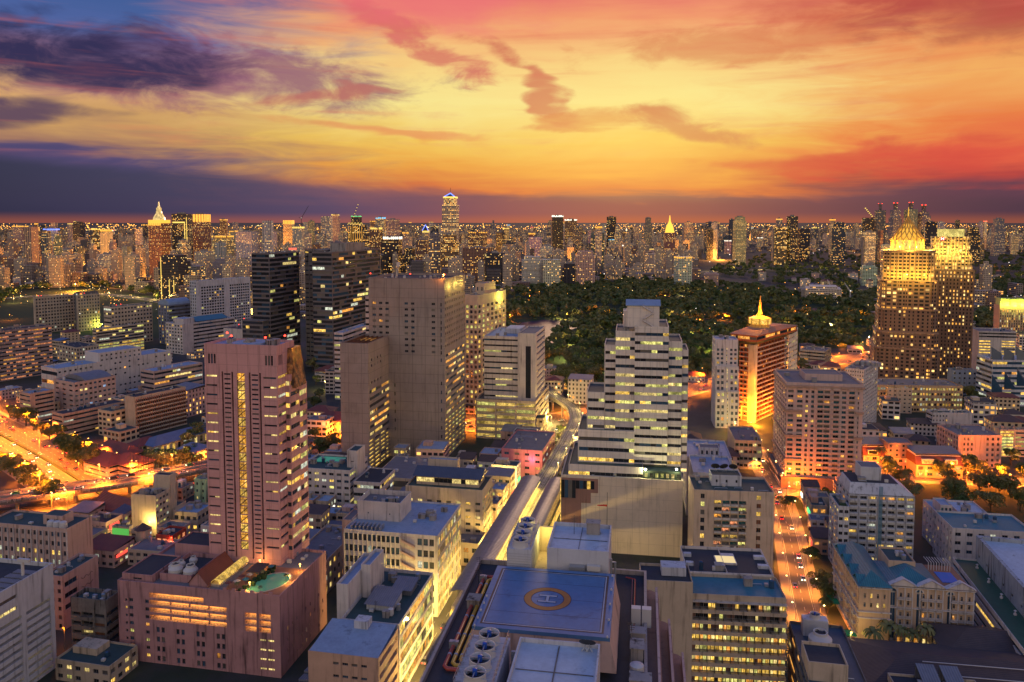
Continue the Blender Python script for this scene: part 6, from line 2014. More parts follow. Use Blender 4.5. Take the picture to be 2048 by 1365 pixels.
# red mansard shops on the orange street
for i, (px, py, w2) in enumerate(((1668 + 58, 935, 24), (1832, 955, 28), (1772, 940, 18))):
    p_ = gp(px, py, 0)
    s = Bld('mansard_shop', ('left', 'right', 'middle pale')[i] + ' row house with dark red mansard on the orange street', (p_, w2, 16, 13, 4), 'house', 'row houses on the orange street')
    s.blk(0, w2, 0, 16, 0, 8, PEACH, None, 0, F=G(5, 2, .6, .5, lit=.6, pal=PALW), Rf=G(4, 2, .5, .5, lit=.2))
    if i < 2:
        b = MB(); b.frustum([(-.3, -.5), (w2 + .3, -.5), (w2 + .3, 16.3), (-.3, 16.3)], 8.02, [(0, 2.4), (w2, 2.4), (w2, 16), (0, 16)], 13)
        s.part(b, 'mansard', TILER)
        for q_ in range(2):
            s.box('dormer', WHITE, w2 * (.12 + .5 * q_), w2 * (.38 + .5 * q_), -.3, 2.6, 8.8, 11.6)
            s.box('dormer_window', LITW if R() < .4 else GLASS, w2 * (.14 + .5 * q_), w2 * (.36 + .5 * q_), -.36, -.302, 9.1, 11.2)
        b = MB(); b.quad((-.3, 2, 14.5), (w2 + .3, 2, 14.5), (w2 + .3, 16, 16), (-.3, 16, 16)); s.part(b, 'sheet_roof', SHEETG)
        s.blk(.3, w2 - .3, 2.6, 15.8, 13.02, 14.4, WHITE, None, 0, name='attic', F=jb(1, .6, lit=.1))
    else:
        s.blk(1, w2 - 1, 1, 15, 8.02, 17, TAN, ROOFC, .5, name='upper_storeys', F=G(4, 3, .35, .5, lit=.4, pal=PALW))

# ================================================================== hospital quarter on the left
HOSP = [
    ('red_lit_slab', 'long slab with rows of red lit rooms at the left edge', dict(cx=-70, cy=672, base=775, xf=-90, xb=103, g=31), wallmat('slab_mauve', (.36, .27, .25), .8), ROOFD, None, jb(13, .38, lit=.5, pal=PALR, seg=3.0, **{'break': .9})),
    ('round_roof_hospital', 'pale hospital wing with a barrel vaulted roof', dict(cx=148, cy=768, base=838, xf=107, xb=231, g=31), PALEP, ROOFC, G(3, 7, .5, .35, lit=.12, mode='join', mull=False, seg=9), jg(9, 7, .6, .4, lit=.2, pal=[LITP, LITB])),
    ('pink_ward', 'pinkish ward block beside the orange avenue', dict(cx=60, cy=790, base=850, xf=39, xb=109, g=31), PEACH, ROOFB, jb(7, .35, lit=.1), jb(7, .4, lit=.1, u=(.2, .95))),
    ('long_low_ward', 'long low pink ward with ribbon windows above the red roofs', dict(cx=126, cy=831, base=877, xf=104, xb=251, g=31), PEACH, ROOFD, jb(5, .4, lit=.05), jb(5, .42, lit=.06, d=1.2)),
    ('balcony_ward', 'beige ward with brown balcony rows, nearest of the hospital blocks', dict(cx=269, cy=797, base=874, xf=249, xb=371, g=31), BEIGE, ROOFD, None, None),
    ('white_long_slab', 'long white slab stretching behind the barrel roofed wing', dict(cx=114, cy=740, base=812, xf=82, xb=342, g=31), WHITE, ROOFB, jb(4, .4, lit=.2, pal=PALW), jg(24, 6, .45, .3, lit=.05, drop=.3)),
    ('grey_wing', 'grey hospital wing with a glass joint left of the pink tower', dict(cx=308, cy=745, base=802, xf=281, xb=405, g=31), PALEP, ROOFB, jb(6, .4, lit=.1), jb(6, .45, lit=.25, pal=PALY, d=.8)),
    ('lit_glass_clinic', 'glazed clinic with glowing yellow lower floors', dict(cx=192, cy=660, base=714, xf=185, xb=287, g=31), CREAM, ROOFB, jb(8, .4, lit=.2), [jb(4, .6, lit=.95, pal=[LITY, LITG], v=(0, .45)), jb(5, .55, lit=.25, v=(.45, 1))]),
    ('low_white_ward', 'low pale ward with a dark roof left of the glowing clinic', dict(cx=153, cy=697, base=728, xf=113, xb=198, g=36), CREAM, ROOFD, jg(7, 4, .5, .5, lit=.35), jg(8, 4, .5, .5, lit=.15)),
    ('twin_flat_block', 'grey apartment slab of dark square windows with red beacons', dict(cx=70, cy=597, base=668, xf=66, xb=152, g=34), BEIGE, ROOFC, None, jg(14, 11, .6, .5, lit=.06)),
    ('twin_flat_end', 'right end of the grey slab with beacons, beside a dark lit stair', dict(cx=155, cy=592, base=664, xf=152, xb=199, g=34), BEIGE, ROOFC, None, jg(8, 11, .5, .5, lit=.06)),
    ('green_roof_flats', 'beige flats with balconies right of the beaconed slab', dict(cx=222, cy=616, base=694, xf=207, xb=304, g=33), CREAM, ROOFG, jb(9, .4, lit=.35), jg(13, 10, .6, .45, lit=.08)),
    ('barrel_roof_school', 'dark block with a pale barrel roof beside the racetrack', dict(cx=338, cy=612, base=690, xf=316, xb=381, g=31), wallmat('slate_blue', (.2, .22, .28), .7), ROOFB, jg(4, 12, .35, .6, lit=.5), jb(11, .5, lit=.15)),
    ('white_twin_slab', 'broad white slab of vertical window strips with a pale rim', dict(cx=392, cy=564, base=690, xf=379, xb=500, g=31), WHITEB, ROOFB, jg(3, 20, .5, .6, lit=.05), [jg(9, 20, .72, .6, u=(.08, .5), v=(0, .92), lit=.07), jg(9, 20, .72, .6, u=(.6, .98), v=(0, .92), lit=.07)]),
    ('glass_roof_institute', 'grey institute with a ridge of green rooflights', dict(cx=365, cy=650, base=710, xf=331, xb=468, g=31), WHITE, ROOFB, jg(6, 9, .55, .5, lit=.2), jb(8, .45, lit=.08, u=(.2, 1))),
    ('white_beacon_block', 'plain white block with red beacons behind the pink tower', dict(cx=515, cy=662, base=735, xf=447, xb=558, g=20), WHITE, ROOFD, None, jg(3, 8, .4, .3, lit=0)),
    ('striped_low_office', 'white office with dark stripes behind the lower grey block', dict(cx=686, cy=668, base=800, xf=668, xb=742, g=12), WHITE, ROOFB, jb(14, .45, lit=.15, pal=[LITG]), jb(14, .45, lit=.15)),
]
for nm, lb, a, wl, rf, Fs, Rs in HOSP:
    s = simple(nm, lb, place(say=nm, **a), wl, rf, clutter=6, F=Fs, Rf=Rs, beacons=2 if 'beacon' in lb else 0)
    if nm == 'round_roof_hospital':
        b = MB(); n = 10
        for k in range(n):
            a0, a1 = pi * (.12 + .76 * k / n), pi * (.12 + .76 * (k + 1) / n)
            r_ = s.w * .55
            b.quad((s.w / 2 + r_ * cos(a0), s.d * .25, s.Z + .2 + 6 * sin(a0) - 1.6), (s.w / 2 + r_ * cos(a1), s.d * .25, s.Z + .2 + 6 * sin(a1) - 1.6), (s.w / 2 + r_ * cos(a1), s.d * .9, s.Z + .2 + 6 * sin(a1) - 1.6), (s.w / 2 + r_ * cos(a0), s.d * .9, s.Z + .2 + 6 * sin(a0) - 1.6))
        b.poly([(s.w / 2 + s.w * .55 * cos(pi * (.12 + .76 * k / n)), s.d * .25, s.Z - 1.4 + 6 * sin(pi * (.12 + .76 * k / n))) for k in range(n + 1)])
        s.part(b, 'barrel_roof', SHEETG)
    if nm == 'balcony_ward':
        for j in range(9):
            z = s.Z * j / 9.4
            b = MB(); b.box(s.w + .01, s.w + 1.6, .8, s.d - .5, z + .1, z + .3); b.box(s.w + 1.45, s.w + 1.6, .8, s.d - .5, z + .3, z + 1.2)
            s.part(b, 'balcony_row', BEIGE)
            b = MB(); b.box(s.w + .01, s.w + .2, .8, s.d - .5, z + .5, z + 2.3)
            s.part(b, 'window_row', GLASS if j % 3 else wallmat('shutter_brown', (.14, .08, .05), .7))
        for q_ in range(24):
            b = MB(); b.box(s.w + .2, s.w + 1.45, 1 + (s.d - 2) * q_ / 23, 1.15 + (s.d - 2) * q_ / 23, .3, s.Z - 1)
            s.part(b, 'balcony_fin', BROWN)
    if nm == 'barrel_roof_school':
        b = MB(); n = 8; r_ = s.w * .5
        for k in range(n):
            a0, a1 = pi * k / n, pi * (k + 1) / n
            b.quad((s.w / 2 + r_ * cos(a0), 0, s.Z + .9 + 7 * sin(a0)), (s.w / 2 + r_ * cos(a1), 0, s.Z + .9 + 7 * sin(a1)), (s.w / 2 + r_ * cos(a1), s.d, s.Z + .9 + 7 * sin(a1)), (s.w / 2 + r_ * cos(a0), s.d, s.Z + .9 + 7 * sin(a0)))
        b.poly([(s.w / 2 + r_ * cos(pi * k / n), 0, s.Z + .9 + 7 * sin(pi * k / n)) for k in range(n + 1)])
        s.part(b, 'barrel_roof', ROOFB)
    if nm == 'glass_roof_institute':
        hip(s.w * .15, s.w * .85, s.d * .3, s.d * .95, s.Z + .9, 5, GLASS_T, 'rooflight', s.e, 0, 2)
        s.blk(-.02 + s.w * .3, s.w * .9, s.d * .05, s.d * .25, s.Z, s.Z + 6, WHITE, ROOFB, .4, name='roof_house')
    if nm == 'white_beacon_block':
        s.blk(s.w * .4, s.w * .95, s.d * .2, s.d * .8, s.Z, s.Z + 9, WHITE, ROOFD, .4, name='lift_house')
        s.beacon(s.w * .45, s.d * .25, s.Z + 9.4)
    if nm == 'twin_flat_end':
        s.blk(-9, -.02, 2, s.d, 0, s.Z + 4, CONCD, ROOFD, .5, name='stair_core', Rf=jb(11, .4, lit=.9, u=(.1, .3)), F=jb(11, .4, lit=.9, u=(.5, .95)))
    if nm == 'white_long_slab':
        s.blk(1, s.w - 1, s.d * .35, s.d * .72, s.Z, s.Z + 8, WHITE, ROOFB, .8, name='upper_storeys', Rf=jg(9, 2, .4, .4, lit=.05))
# red roofed temple-school by the avenue
for i, (px, py, w2, d2) in enumerate(((190, 948, 26, 16), (238, 950, 24, 16), (215, 922, 34, 12))):
    p_ = gp(px - 22, py, 0)
    s = Bld('red_roof_school', ('left', 'right', 'rear')[i] + ' hall with a dark red hipped roof beside the avenue', (p_, w2, d2, 9, 31), 'house', 'red roofed halls')
    s.blk(0, w2, 0, d2, 0, 9, PALEP, None, 0, F=jb(3, .45, lit=.15, d=1.2), Rf=jb(3, .45, lit=.1, d=1.2))
    hip(0, w2, 0, d2, 9.05, 5, TILER, par=s.e, e=1.2)
p_ = gp(272, 905, 0)
s = Bld('blue_roof_hall', 'long low hall with a pale blue sheet roof left of the pink tower', (p_, 20, 80, 7, 31))
s.blk(0, 20, 0, 80, 0, 7, CREAM, None, 0, F=jg(5, 1, .5, .5, lit=.4), Rf=jg(18, 1, .5, .6, lit=.5))
hip(0, 20, 0, 80, 7.05, 4, ribbed('blue_sheet_roof', (.14, .19, .3), .8, 'y'), par=s.e, e=1)
# small lit villas in the gap right of the pink tower
for i, (px, py) in enumerate(((655, 760), (668, 738), (650, 862))):
    p_ = gp(px - 25, py, 0)
    s = Bld('red_roof_villa', ('middle', 'rear', 'front')[i] + ' red roofed villa with glowing windows seen right of the pink tower', (p_, 34, 18, 9, 14), 'house', 'villas right of the pink tower')
    s.blk(0, 34, 0, 18, 0, 9, CREAM, None, 0, F=jg(8, 2, .5, .5, lit=.7), Rf=jg(4, 2, .5, .5, lit=.7))
    hip(0, 34, 0, 18, 9.05, 5, TILER, par=s.e, e=1.2)
# ================================================================== ground, roads, water
import numpy as np


def groundmat():
    def f(nt, b, m):
        g = nt.n('ShaderNodeNewGeometry').outputs['Position']
        n = nt.noise(g, .012, 6.0, .7)
        n2 = nt.noise(g, .11, 5.0, .7)
        c = nt.mix(nt.smooth(n, .42, .6), (.055, .05, .047), (.03, .042, .022))
        k = .6 + n2 * .8
        nt.put(b.inputs['Base Color'], nt.mix(1.0, c, nt.xyz(k, k, k), 'MULTIPLY'))
        b.inputs['Roughness'].default_value = .9
    return pmat('city_ground', f)


b = MB()
b.quad((-45000, -3000, 0), (45000, -3000, 0), (45000, 80000, 0), (-45000, 80000, 0))
b.obj('ground', groundmat(), kind='structure')
ASPH = roofmat('asphalt', (.12, .11, .1), .75, .3)
PAVE = roofmat('pavement', (.2, .18, .165), .85, .3)
GRASS = roofmat('grass', (.035, .06, .02), .95, .4)
MARK = plain('road_marking', (.6, .58, .5), .7)
KERB = wallmat('kerb_stone', (.3, .28, .26), .85)


def resample(pts, step):
    pts = [Vector(p) for p in pts]
    out = [pts[0]]
    acc = 0.0
    for a, c in zip(pts, pts[1:]):
        L = (c - a).length
        d = step - acc
        while d <= L:
            out.append(a + (c - a) * d / L)
            d += step
        acc = L - (d - step)
    if (out[-1] - pts[-1]).length > .3 * step:
        out.append(pts[-1])
    return out


def smoothpath(pts, n=10):
    pts = [Vector(p) for p in pts]
    P = [pts[0] * 2 - pts[1]] + pts + [pts[-1] * 2 - pts[-2]]
    out = []
    for i in range(1, len(P) - 2):
        for k in range(n):
            t = k / n
            a, b_, c, d = P[i - 1], P[i], P[i + 1], P[i + 2]
            out.append(.5 * ((2 * b_) + (c - a) * t + (2 * a - 5 * b_ + 4 * c - d) * t * t + (3 * b_ - a - 3 * c + d) * t ** 3))
    out.append(pts[-1])
    return out


def nrm(pts, i):
    d = pts[min(i + 1, len(pts) - 1)] - pts[max(i - 1, 0)]
    d.z = 0
    d.normalize()
    return Vector((d.y, -d.x, 0)), d


def strip(mb, pts, o0, o1, z0, z1=None, m=0):
    """ribbon between two sideways offsets; a closed bar when z1 is given"""
    z1_ = z0 if z1 is None else z1
    for i in range(len(pts) - 1):
        n0, _ = nrm(pts, i); n1, _ = nrm(pts, i + 1)
        a, b_, c, d = pts[i] + n0 * o0, pts[i] + n0 * o1, pts[i + 1] + n1 * o1, pts[i + 1] + n1 * o0
        up = Vector((0, 0, z1_))
        mb.quad(a + up, b_ + up, c + up, d + up, m)
        if z1 is not None:
            dn = Vector((0, 0, z0))
            mb.quad(a + dn, a + up, d + up, d + dn, m)
            mb.quad(b_ + dn, b_ + up, c + up, c + dn, m)
            mb.quad(a + dn, b_ + dn, c + dn, d + dn, m)


ROADS = {}


def road(name, pts, width, lanes, z=.02, median=False):
    pts = resample(smoothpath(pts), 8.0)
    ROADS[name] = (pts, width)
    b = MB(); strip(b, pts, -width / 2, width / 2, z)
    o = b.obj(name, ASPH, kind='structure')
    b = MB()
    for l in range(1, lanes):
        off = -width / 2 + width * l / lanes
        for i in range(0, len(pts) - 1):
            n0, d0 = nrm(pts, i)
            a = pts[i] + n0 * off
            b.quad(a + n0 * -.09 + Vector((0, 0, z + .006)), a + n0 * .09 + Vector((0, 0, z + .006)), a + n0 * .09 + d0 * 3.2 + Vector((0, 0, z + .006)), a + n0 * -.09 + d0 * 3.2 + Vector((0, 0, z + .006)))
    for sgn in (-1, 1):
        strip(b, pts, sgn * (width / 2 - .5) - .08, sgn * (width / 2 - .5) + .08, z + .006)
    b.obj('lane_marking', MARK, o)
    for sgn in (-1, 1):
        b = MB(); strip(b, pts, sgn * (width / 2 + .2) - .2, sgn * (width / 2 + .2) + .2, -.05, z + .14)
        b.obj('kerb', KERB, o)
        b = MB(); strip(b, pts, sgn * (width / 2 + 2.2) - 1.8, sgn * (width / 2 + 2.2) + 1.8, -.05, z + .12)
        b.obj('pavement', PAVE, o)
    if median:
        b = MB(); strip(b, pts, -1.2, 1.2, -.02, z + .3)
        b.obj('median', KERB, o)
        b = MB(); strip(b, pts, -.8, .8, z + .3, z + 1.3)
        b.obj('median_hedge', plain('hedge_green', (.02, .05, .015), .9), o)
    return o


def onroad(x, y, m=3.0):
    for pts, wd in ROADS.values():
        for i in range(0, len(pts) - 1):
            a, c = pts[i], pts[i + 1]
            d = c - a
            t = max(0, min(1, ((x - a.x) * d.x + (y - a.y) * d.y) / max(1e-6, d.x ** 2 + d.y ** 2)))
            if (a.x + d.x * t - x) ** 2 + (a.y + d.y * t - y) ** 2 < (wd / 2 + m) ** 2:
                return True
    return False


g0 = lambda *q: [gp(px, py, 0) for px, py in q]
road('avenue', g0((-160, 790), (-60, 840), (40, 893), (130, 945), (215, 1000)), 44, 10, median=True)
road('main_road', g0((-140, 1050), (40, 1022), (200, 996), (420, 948), (640, 892), (880, 858), (1040, 842), (1160, 832), (1280, 805), (1400, 774), (1560, 742), (1760, 708), (1990, 680)), 30, 8, z=.026, median=False)
road('skytrain_street', g0((800, 1400), (880, 1255), (960, 1120), (1040, 985), (1100, 885), (1135, 838)), 20, 6, z=.032)
road('lane', g0((1640, 1330), (1605, 1200), (1583, 1090), (1562, 1010), (1536, 950), (1508, 905), (1490, 870), (1478, 852)), 8, 2)
road('orange_street', g0((1560, 985), (1700, 955), (1850, 958), (2080, 968)), 11, 3, z=.014)
road('station_road', g0((-40, 600), (170, 588), (300, 600), (420, 625), (520, 645)), 22, 6, z=.01)
road('embassy_road', g0((1380, 545), (1560, 540), (1760, 552), (2080, 560)), 26, 6, z=.01)

WATER = pmat('lake_water', lambda nt, b, m: (b.inputs['Base Color'].__setattr__('default_value', (.03, .04, .06, 1)), b.inputs['Roughness'].__setattr__('default_value', .38), b.inputs['Specular IOR Level'].__setattr__('default_value', .1),
             nt.link((lambda bp: (nt.put(bp.inputs['Height'], nt.noise(nt.n('ShaderNodeNewGeometry').outputs['Position'], .25, 3.0)), bp.inputs['Strength'].__setattr__('default_value', .25), bp)[2])(nt.n('ShaderNodeBump')).outputs[0], b.inputs['Normal'])))


def sheet(name, px, z, mat, kind='structure'):
    b = MB(); b.poly([gp(x, y, 0) + Vector((0, 0, z)) for x, y in px])
    return b.obj(name, mat, kind=kind)


PARK = [(935, 690), (940, 620), (1010, 590), (1100, 572), (1300, 566), (1500, 574), (1640, 600), (1760, 588), (1760, 690), (1640, 700), (1560, 716), (1400, 752), (1280, 780), (1180, 800), (1100, 770)]
LAKE = [(1022, 665), (1045, 645), (1090, 640), (1150, 644), (1172, 652), (1130, 662), (1112, 676), (1106, 700), (1080, 712), (1030, 690)]
LAKE2 = [(1560, 628), (1590, 618), (1680, 616), (1690, 622), (1640, 628), (1600, 632)]
FIELD = [(-60, 590), (60, 578), (190, 572), (330, 598), (395, 650), (390, 680), (200, 672), (-60, 660)]
sheet('park_lawn', PARK, .012, GRASS)
sheet('lake', LAKE, .03, WATER)
sheet('pond', LAKE2, .03, WATER)
sheet('racecourse_field', FIELD, .008, GRASS)
sheet('garden_lawn', [(1560, 1010), (1680, 985), (1860, 968), (2080, 985), (2080, 1075), (1840, 1040), (1640, 1030)], .006, GRASS)


def inpoly(x, y, poly):
    c = False
    n = len(poly)
    for i in range(n):
        (x0, y0), (x1, y1) = poly[i], poly[i - 1]
        if (y0 > y) != (y1 > y) and x < (x1 - x0) * (y - y0) / (y1 - y0) + x0:
            c = not c
    return c


def pxin(X_, Y_, poly):
    px, py = proj((X_, Y_, 0))
    return inpoly(px, py, poly)


# ------------------------------------------------------------------ skytrain viaduct and station
ZT = 14.0
tp = [gp(px, py, ZT) for px, py in ((880, 1325), (950, 1200), (1012, 1090), (1062, 1005), (1100, 942), (1122, 903), (1142, 866), (1152, 840), (1146, 818), (1126, 803), (1108, 792), (1090, 776), (1060, 750))]
tp = resample(smoothpath(tp), 6.0)
via = thing('skytrain_viaduct', 'curving elevated railway viaduct with two tracks between the towers', 'viaduct', Vector((tp[0].x, tp[0].y, 0)))
T0 = Vector((tp[0].x, tp[0].y, 0))
tl = [Vector((p.x, p.y, ZT)) - T0 for p in tp]
fl = [Vector((p.x, p.y, 0)) for p in tl]
b = MB(); strip(b, fl, -4.9, 4.9, ZT - 1.7, ZT); b.obj('deck', CONC, via)
for sg in (-1, 1):
    b = MB(); strip(b, fl, sg * 4.75 - .15, sg * 4.75 + .15, ZT + .01, ZT + 1.3); b.obj('parapet', CONC, via)
    for r_ in (-.72, .72):
        b = MB(); strip(b, fl, sg * 2.2 + r_ - .06, sg * 2.2 + r_ + .06, ZT + .3, ZT + .46); b.obj('rail', METAL, via)
    b = MB(); strip(b, fl, sg * 2.2 - 1.2, sg * 2.2 + 1.2, ZT + .01, ZT + .28); b.obj('track_bed', CONCD, via)
for i in range(0, len(tl), 4):
    b = MB(); p = tl[i]
    b.tube([(p.x, p.y, 0), (p.x, p.y, ZT - 3.2)], 1.0, 10); n0, d0 = nrm(fl, i)
    q = [p + n0 * s_ * 4.2 + d0 * e_ * .9 for s_, e_ in ((-1, -1), (1, -1), (1, 1), (-1, 1))]
    qs = [p + n0 * s_ * 1.0 + d0 * e_ * .9 for s_, e_ in ((-1, -1), (1, -1), (1, 1), (-1, 1))]
    b.frustum([(v.x, v.y) for v in qs], ZT - 3.4, [(v.x, v.y) for v in q], ZT - 1.72)
    b.obj('pier', CONC, via)
# station: platforms, canopies in panels, glowing concourse
gs = 12.6
Ast = Vector((sin(radians(gs)), cos(radians(gs)), 0)); Bst = Vector((cos(radians(gs)), -sin(radians(gs)), 0))
pe = gp(1091, 953, 22)
LST = 135.0
so = Vector((pe.x, pe.y, 0)) - Ast * LST
st = thing('skytrain_station', 'elevated station with two long curved grey canopies and a yellow lit track gap', 'station', so, -radians(gs))
GREYC = ribbed('canopy_sheet', (.21, .2, .215), 1.2, 'y', .4)
CLIT = emit('platform_light', (1, .72, .2), 1.5)
for sg, x0, x1 in ((-1, -12.5, -2.6), (1, 2.6, 10.5)):
    for i in range(27):
        y0, y1 = i * 5.0, i * 5.0 + 4.9
        b = MB(); n = 7
        for k in range(n):
            t0, t1 = k / n, (k + 1) / n
            f_ = lambda t: (x0 + (x1 - x0) * t, 19.6 + 2.6 * sin(pi * (.18 + .64 * (t if sg < 0 else t))))
            (xa, za), (xc, zc) = f_(t0), f_(t1)
            b.quad((xa, y0, za), (xc, y0, zc), (xc, y1, zc), (xa, y1, za))
            b.quad((xa, y0, za - .2), (xc, y0, zc - .2), (xc, y1, zc - .2), (xa, y1, za - .2))
        b.obj('canopy_panel', GREYC, st)
    b = MB(); b.box(x0 + .6, x1 - .4 if sg < 0 else x1 - .6, 0, LST, ZT + .4, ZT + 1.3); b.obj('platform', CREAM, st)
    b = MB(); b.box(x1 - .6 if sg < 0 else x0 + .2, x1 - .2 if sg < 0 else x0 + .6, 0, LST, 18.6, 18.8); b.obj('light_strip', CLIT, st)
    for i in range(14):
        b = MB(); b.tube([((x0 + x1) / 2, 4 + i * 9.6, ZT + 1.3), ((x0 + x1) / 2, 4 + i * 9.6, 21.9)], .22, 6); b.obj('canopy_post', METAL, st)
    b = MB(); b.box(x0, x0 + .2, 0, LST, 8.5, 13) if sg < 0 else b.box(x1 - .2, x1, 0, LST, 8.5, 13); b.obj('concourse_glazing', LITY, st)
for i in range(5):
    l = bpy.data.lights.new('platform_lamp', 'AREA'); l.shape = 'RECTANGLE'; l.size = 3; l.size_y = 24; l.energy = 5500; l.color = (1, .68, .15)
    lo_ = bpy.data.objects.new('platform_lamp', l); COL.objects.link(lo_); lo_.parent = st; lo_.location = (0, 14 + 27 * i, 19.0)

# ------------------------------------------------------------------ flyover on the left
ZF = 8.0
fp = resample(smoothpath([gp(px, py, ZF) for px, py in ((-120, 1012), (0, 996), (150, 976), (280, 956), (410, 932), (560, 900), (640, 884))]), 7.0)
T1 = Vector((fp[0].x, fp[0].y, 0))
ff = [Vector((p.x, p.y, 0)) - T1 for p in fp]
fo = thing('flyover', 'concrete road flyover crossing over the orange avenue on the left', 'flyover', T1)
b = MB(); strip(b, ff, -9, 9, ZF - 1.6, ZF); b.obj('deck', ASPH, fo)
for sg in (-1, 1):
    b = MB(); strip(b, ff, sg * 8.8 - .2, sg * 8.8 + .2, ZF + .01, ZF + 1.0); b.obj('parapet', CONC, fo)
    b = MB()
    for i in range(len(ff) * 2 - 2):
        p = ff[i // 2] + (ff[i // 2 + 1] - ff[i // 2]) * (.5 * (i % 2)); n0, _ = nrm(ff, i // 2); p = p + n0 * sg * 9.2
        b.box(p.x - .2, p.x + .2, p.y - .2, p.y + .2, ZF - .6, ZF + 1.3)
    b.obj('parapet_posts', CONC, fo, kind='stuff')
b = MB(); strip(b, ff, -.3, .3, ZF + .01, ZF + .8); b.obj('divider', CONC, fo)
b = MB()
for off in (-4.6, 4.6):
    for i in range(len(ff) - 1):
        n0, d0 = nrm(ff, i); a = ff[i] + n0 * off + Vector((0, 0, ZF + .012))
        b.quad(a - n0 * .1, a + n0 * .1, a + n0 * .1 + d0 * 3, a - n0 * .1 + d0 * 3)
b.obj('lane_marking', MARK, fo)
for i in range(1, len(ff), 4):
    b = MB(); p = ff[i]; b.tube([(p.x, p.y, 0), (p.x, p.y, ZF - 2.4)], 1.1, 8); b.box(p.x - 5, p.x + 5, p.y - 1, p.y + 1, ZF - 2.4, ZF - 1.62)
    b.obj('pier', CONC, fo)
# trellis screen on the flyover
p = gp(300, 950, ZF)
t = thing('trellis_screen', 'dark vine covered trellis screen standing beside the flyover', 'screen', Vector((p.x - 20, p.y + 14, 0)), -radians(-8))
b = MB()
for i in range(30):
    b.tube([(i * 1.5, 0, 0), (i * 1.5, 0, 15 + 2 * sin(i))], .12, 4)
for k in range(8):
    b.tube([(0, 0, 1 + k * 2), (43, 0, 1 + k * 2)], .08, 4)
b.obj('lattice', DARKM, t)

# ------------------------------------------------------------------ trees
LEAF = pmat('leaf', lambda nt, b, m: (nt.put(b.inputs['Base Color'], nt.mix(nt.smooth(nt.noise(nt.n('ShaderNodeNewGeometry').outputs['Position'], .06, 4.0), .38, .64), (.055, .095, .022), (.19, .18, .06))),
            b.inputs['Roughness'].__setattr__('default_value', .75)))
BARK = wallmat('bark', (.09, .065, .045), .95)
rng = np.random.default_rng(5)


def crown_arrays(n, r, h, leaf, seed, lobes=9):
    g_ = np.random.default_rng(seed)
    cs = np.column_stack([g_.uniform(-.62, .62, lobes) * r, g_.uniform(-.62, .62, lobes) * r, g_.uniform(.3, .9, lobes) * h])
    rad = g_.uniform(.32, .55, lobes) * r
    k = g_.integers(0, lobes, n)
    d = g_.normal(size=(n, 3)); d /= np.linalg.norm(d, axis=1)[:, None]
    d[:, 2] = np.abs(d[:, 2]) * .9 - .25
    c = cs[k] + d * rad[k][:, None] * g_.uniform(.75, 1.08, n)[:, None]
    a = g_.normal(size=(n, 3)); a /= np.linalg.norm(a, axis=1)[:, None]
    nn = d * .9 + a * .6
    u = np.cross(nn, a); u /= np.linalg.norm(u, axis=1)[:, None] + 1e-9
    v = np.cross(nn, u); v /= np.linalg.norm(v, axis=1)[:, None] + 1e-9
    s_ = leaf * g_.uniform(.6, 1.3, n)[:, None]
    q = np.stack([c - u * s_ - v * s_ * .7, c + u * s_ - v * s_ * .7, c + u * s_ * .8 + v * s_ * .7, c - u * s_ * .8 + v * s_ * .7], 1)
    return q.reshape(-1, 3)


def quads_mesh(name, V, mat):
    me = bpy.data.meshes.new(name)
    n = len(V) // 4
    me.vertices.add(len(V)); me.vertices.foreach_set('co', V.astype(np.float32).ravel())
    me.loops.add(n * 4); me.loops.foreach_set('vertex_index', np.arange(n * 4, dtype=np.int32))
    me.polygons.add(n); me.polygons.foreach_set('loop_start', np.arange(0, n * 4, 4, dtype=np.int32))
    me.materials.append(mat)
    me.update(); me.validate()
    return me


TREEV = []
for i in range(5):
    r_, h_ = (5.5, 6.5, 7.5, 5.0, 8.0)[i], (8, 10, 9, 9, 11)[i]
    cm = quads_mesh('crown', crown_arrays(1500, r_, h_, .42, 20 + i) + np.array([0, 0, h_ * .25]), LEAF)
    b = MB(); b.tube([(0, 0, -.1), (.2, .1, h_ * .3), (.1, .3, h_ * .55)], [.45, .32, .18], 7)
    for k in range(5):
        a = k * 1.26 + i
        b.tube([(.15, .1, h_ * (.25 + .04 * k)), (cos(a) * r_ * .35, sin(a) * r_ * .35, h_ * .6), (cos(a) * r_ * .6, sin(a) * r_ * .6, h_ * .8)], [.2, .12, .05], 5)
    TREEV.append((cm, b.mesh('trunk', BARK), r_))
b = MB()
for k in range(16):
    a = k * 2.4; el_ = radians(20 + 40 * ((k * 7) % 5) / 5); pv_ = None
    for j in range(6):
        t_ = j / 5
        rr = 3.2 * t_; z = 9 + 1.6 * sin(t_ * 2.6) * (1.2 if k % 2 else .8) - 1.3 * t_ * t_
        w2 = .55 * (1 - abs(t_ - .45))
        c_ = Vector((cos(a) * rr, sin(a) * rr, z)); sd = Vector((-sin(a), cos(a), 0)) * w2
        if pv_:
            b.quad(pv_[0], pv_[1], c_ + sd, c_ - sd)
        pv_ = (c_ - sd, c_ + sd)
PALMC = b.mesh('fronds', LEAF)
b = MB(); b.tube([(0, 0, -.1), (.3, 0, 4), (.1, .1, 9)], [.28, .2, .16], 7)
PALMT = b.mesh('trunk', BARK)


def tree(x, y, sc, label, group, palm=False, v=None):
    t = thing('palm_tree' if palm else 'broadleaf_tree', label, 'palm' if palm else 'tree', (x, y, 0), R() * 6.28, group)
    t.scale = (sc, sc, sc * U(.85, 1.15))
    if palm:
        link('crown', PALMC, t); link('trunk', PALMT, t)
    else:
        cm, tm, _ = TREEV[random.randrange(5) if v is None else v]
        link('crown', cm, t); link('trunk', tm, t)
    return t


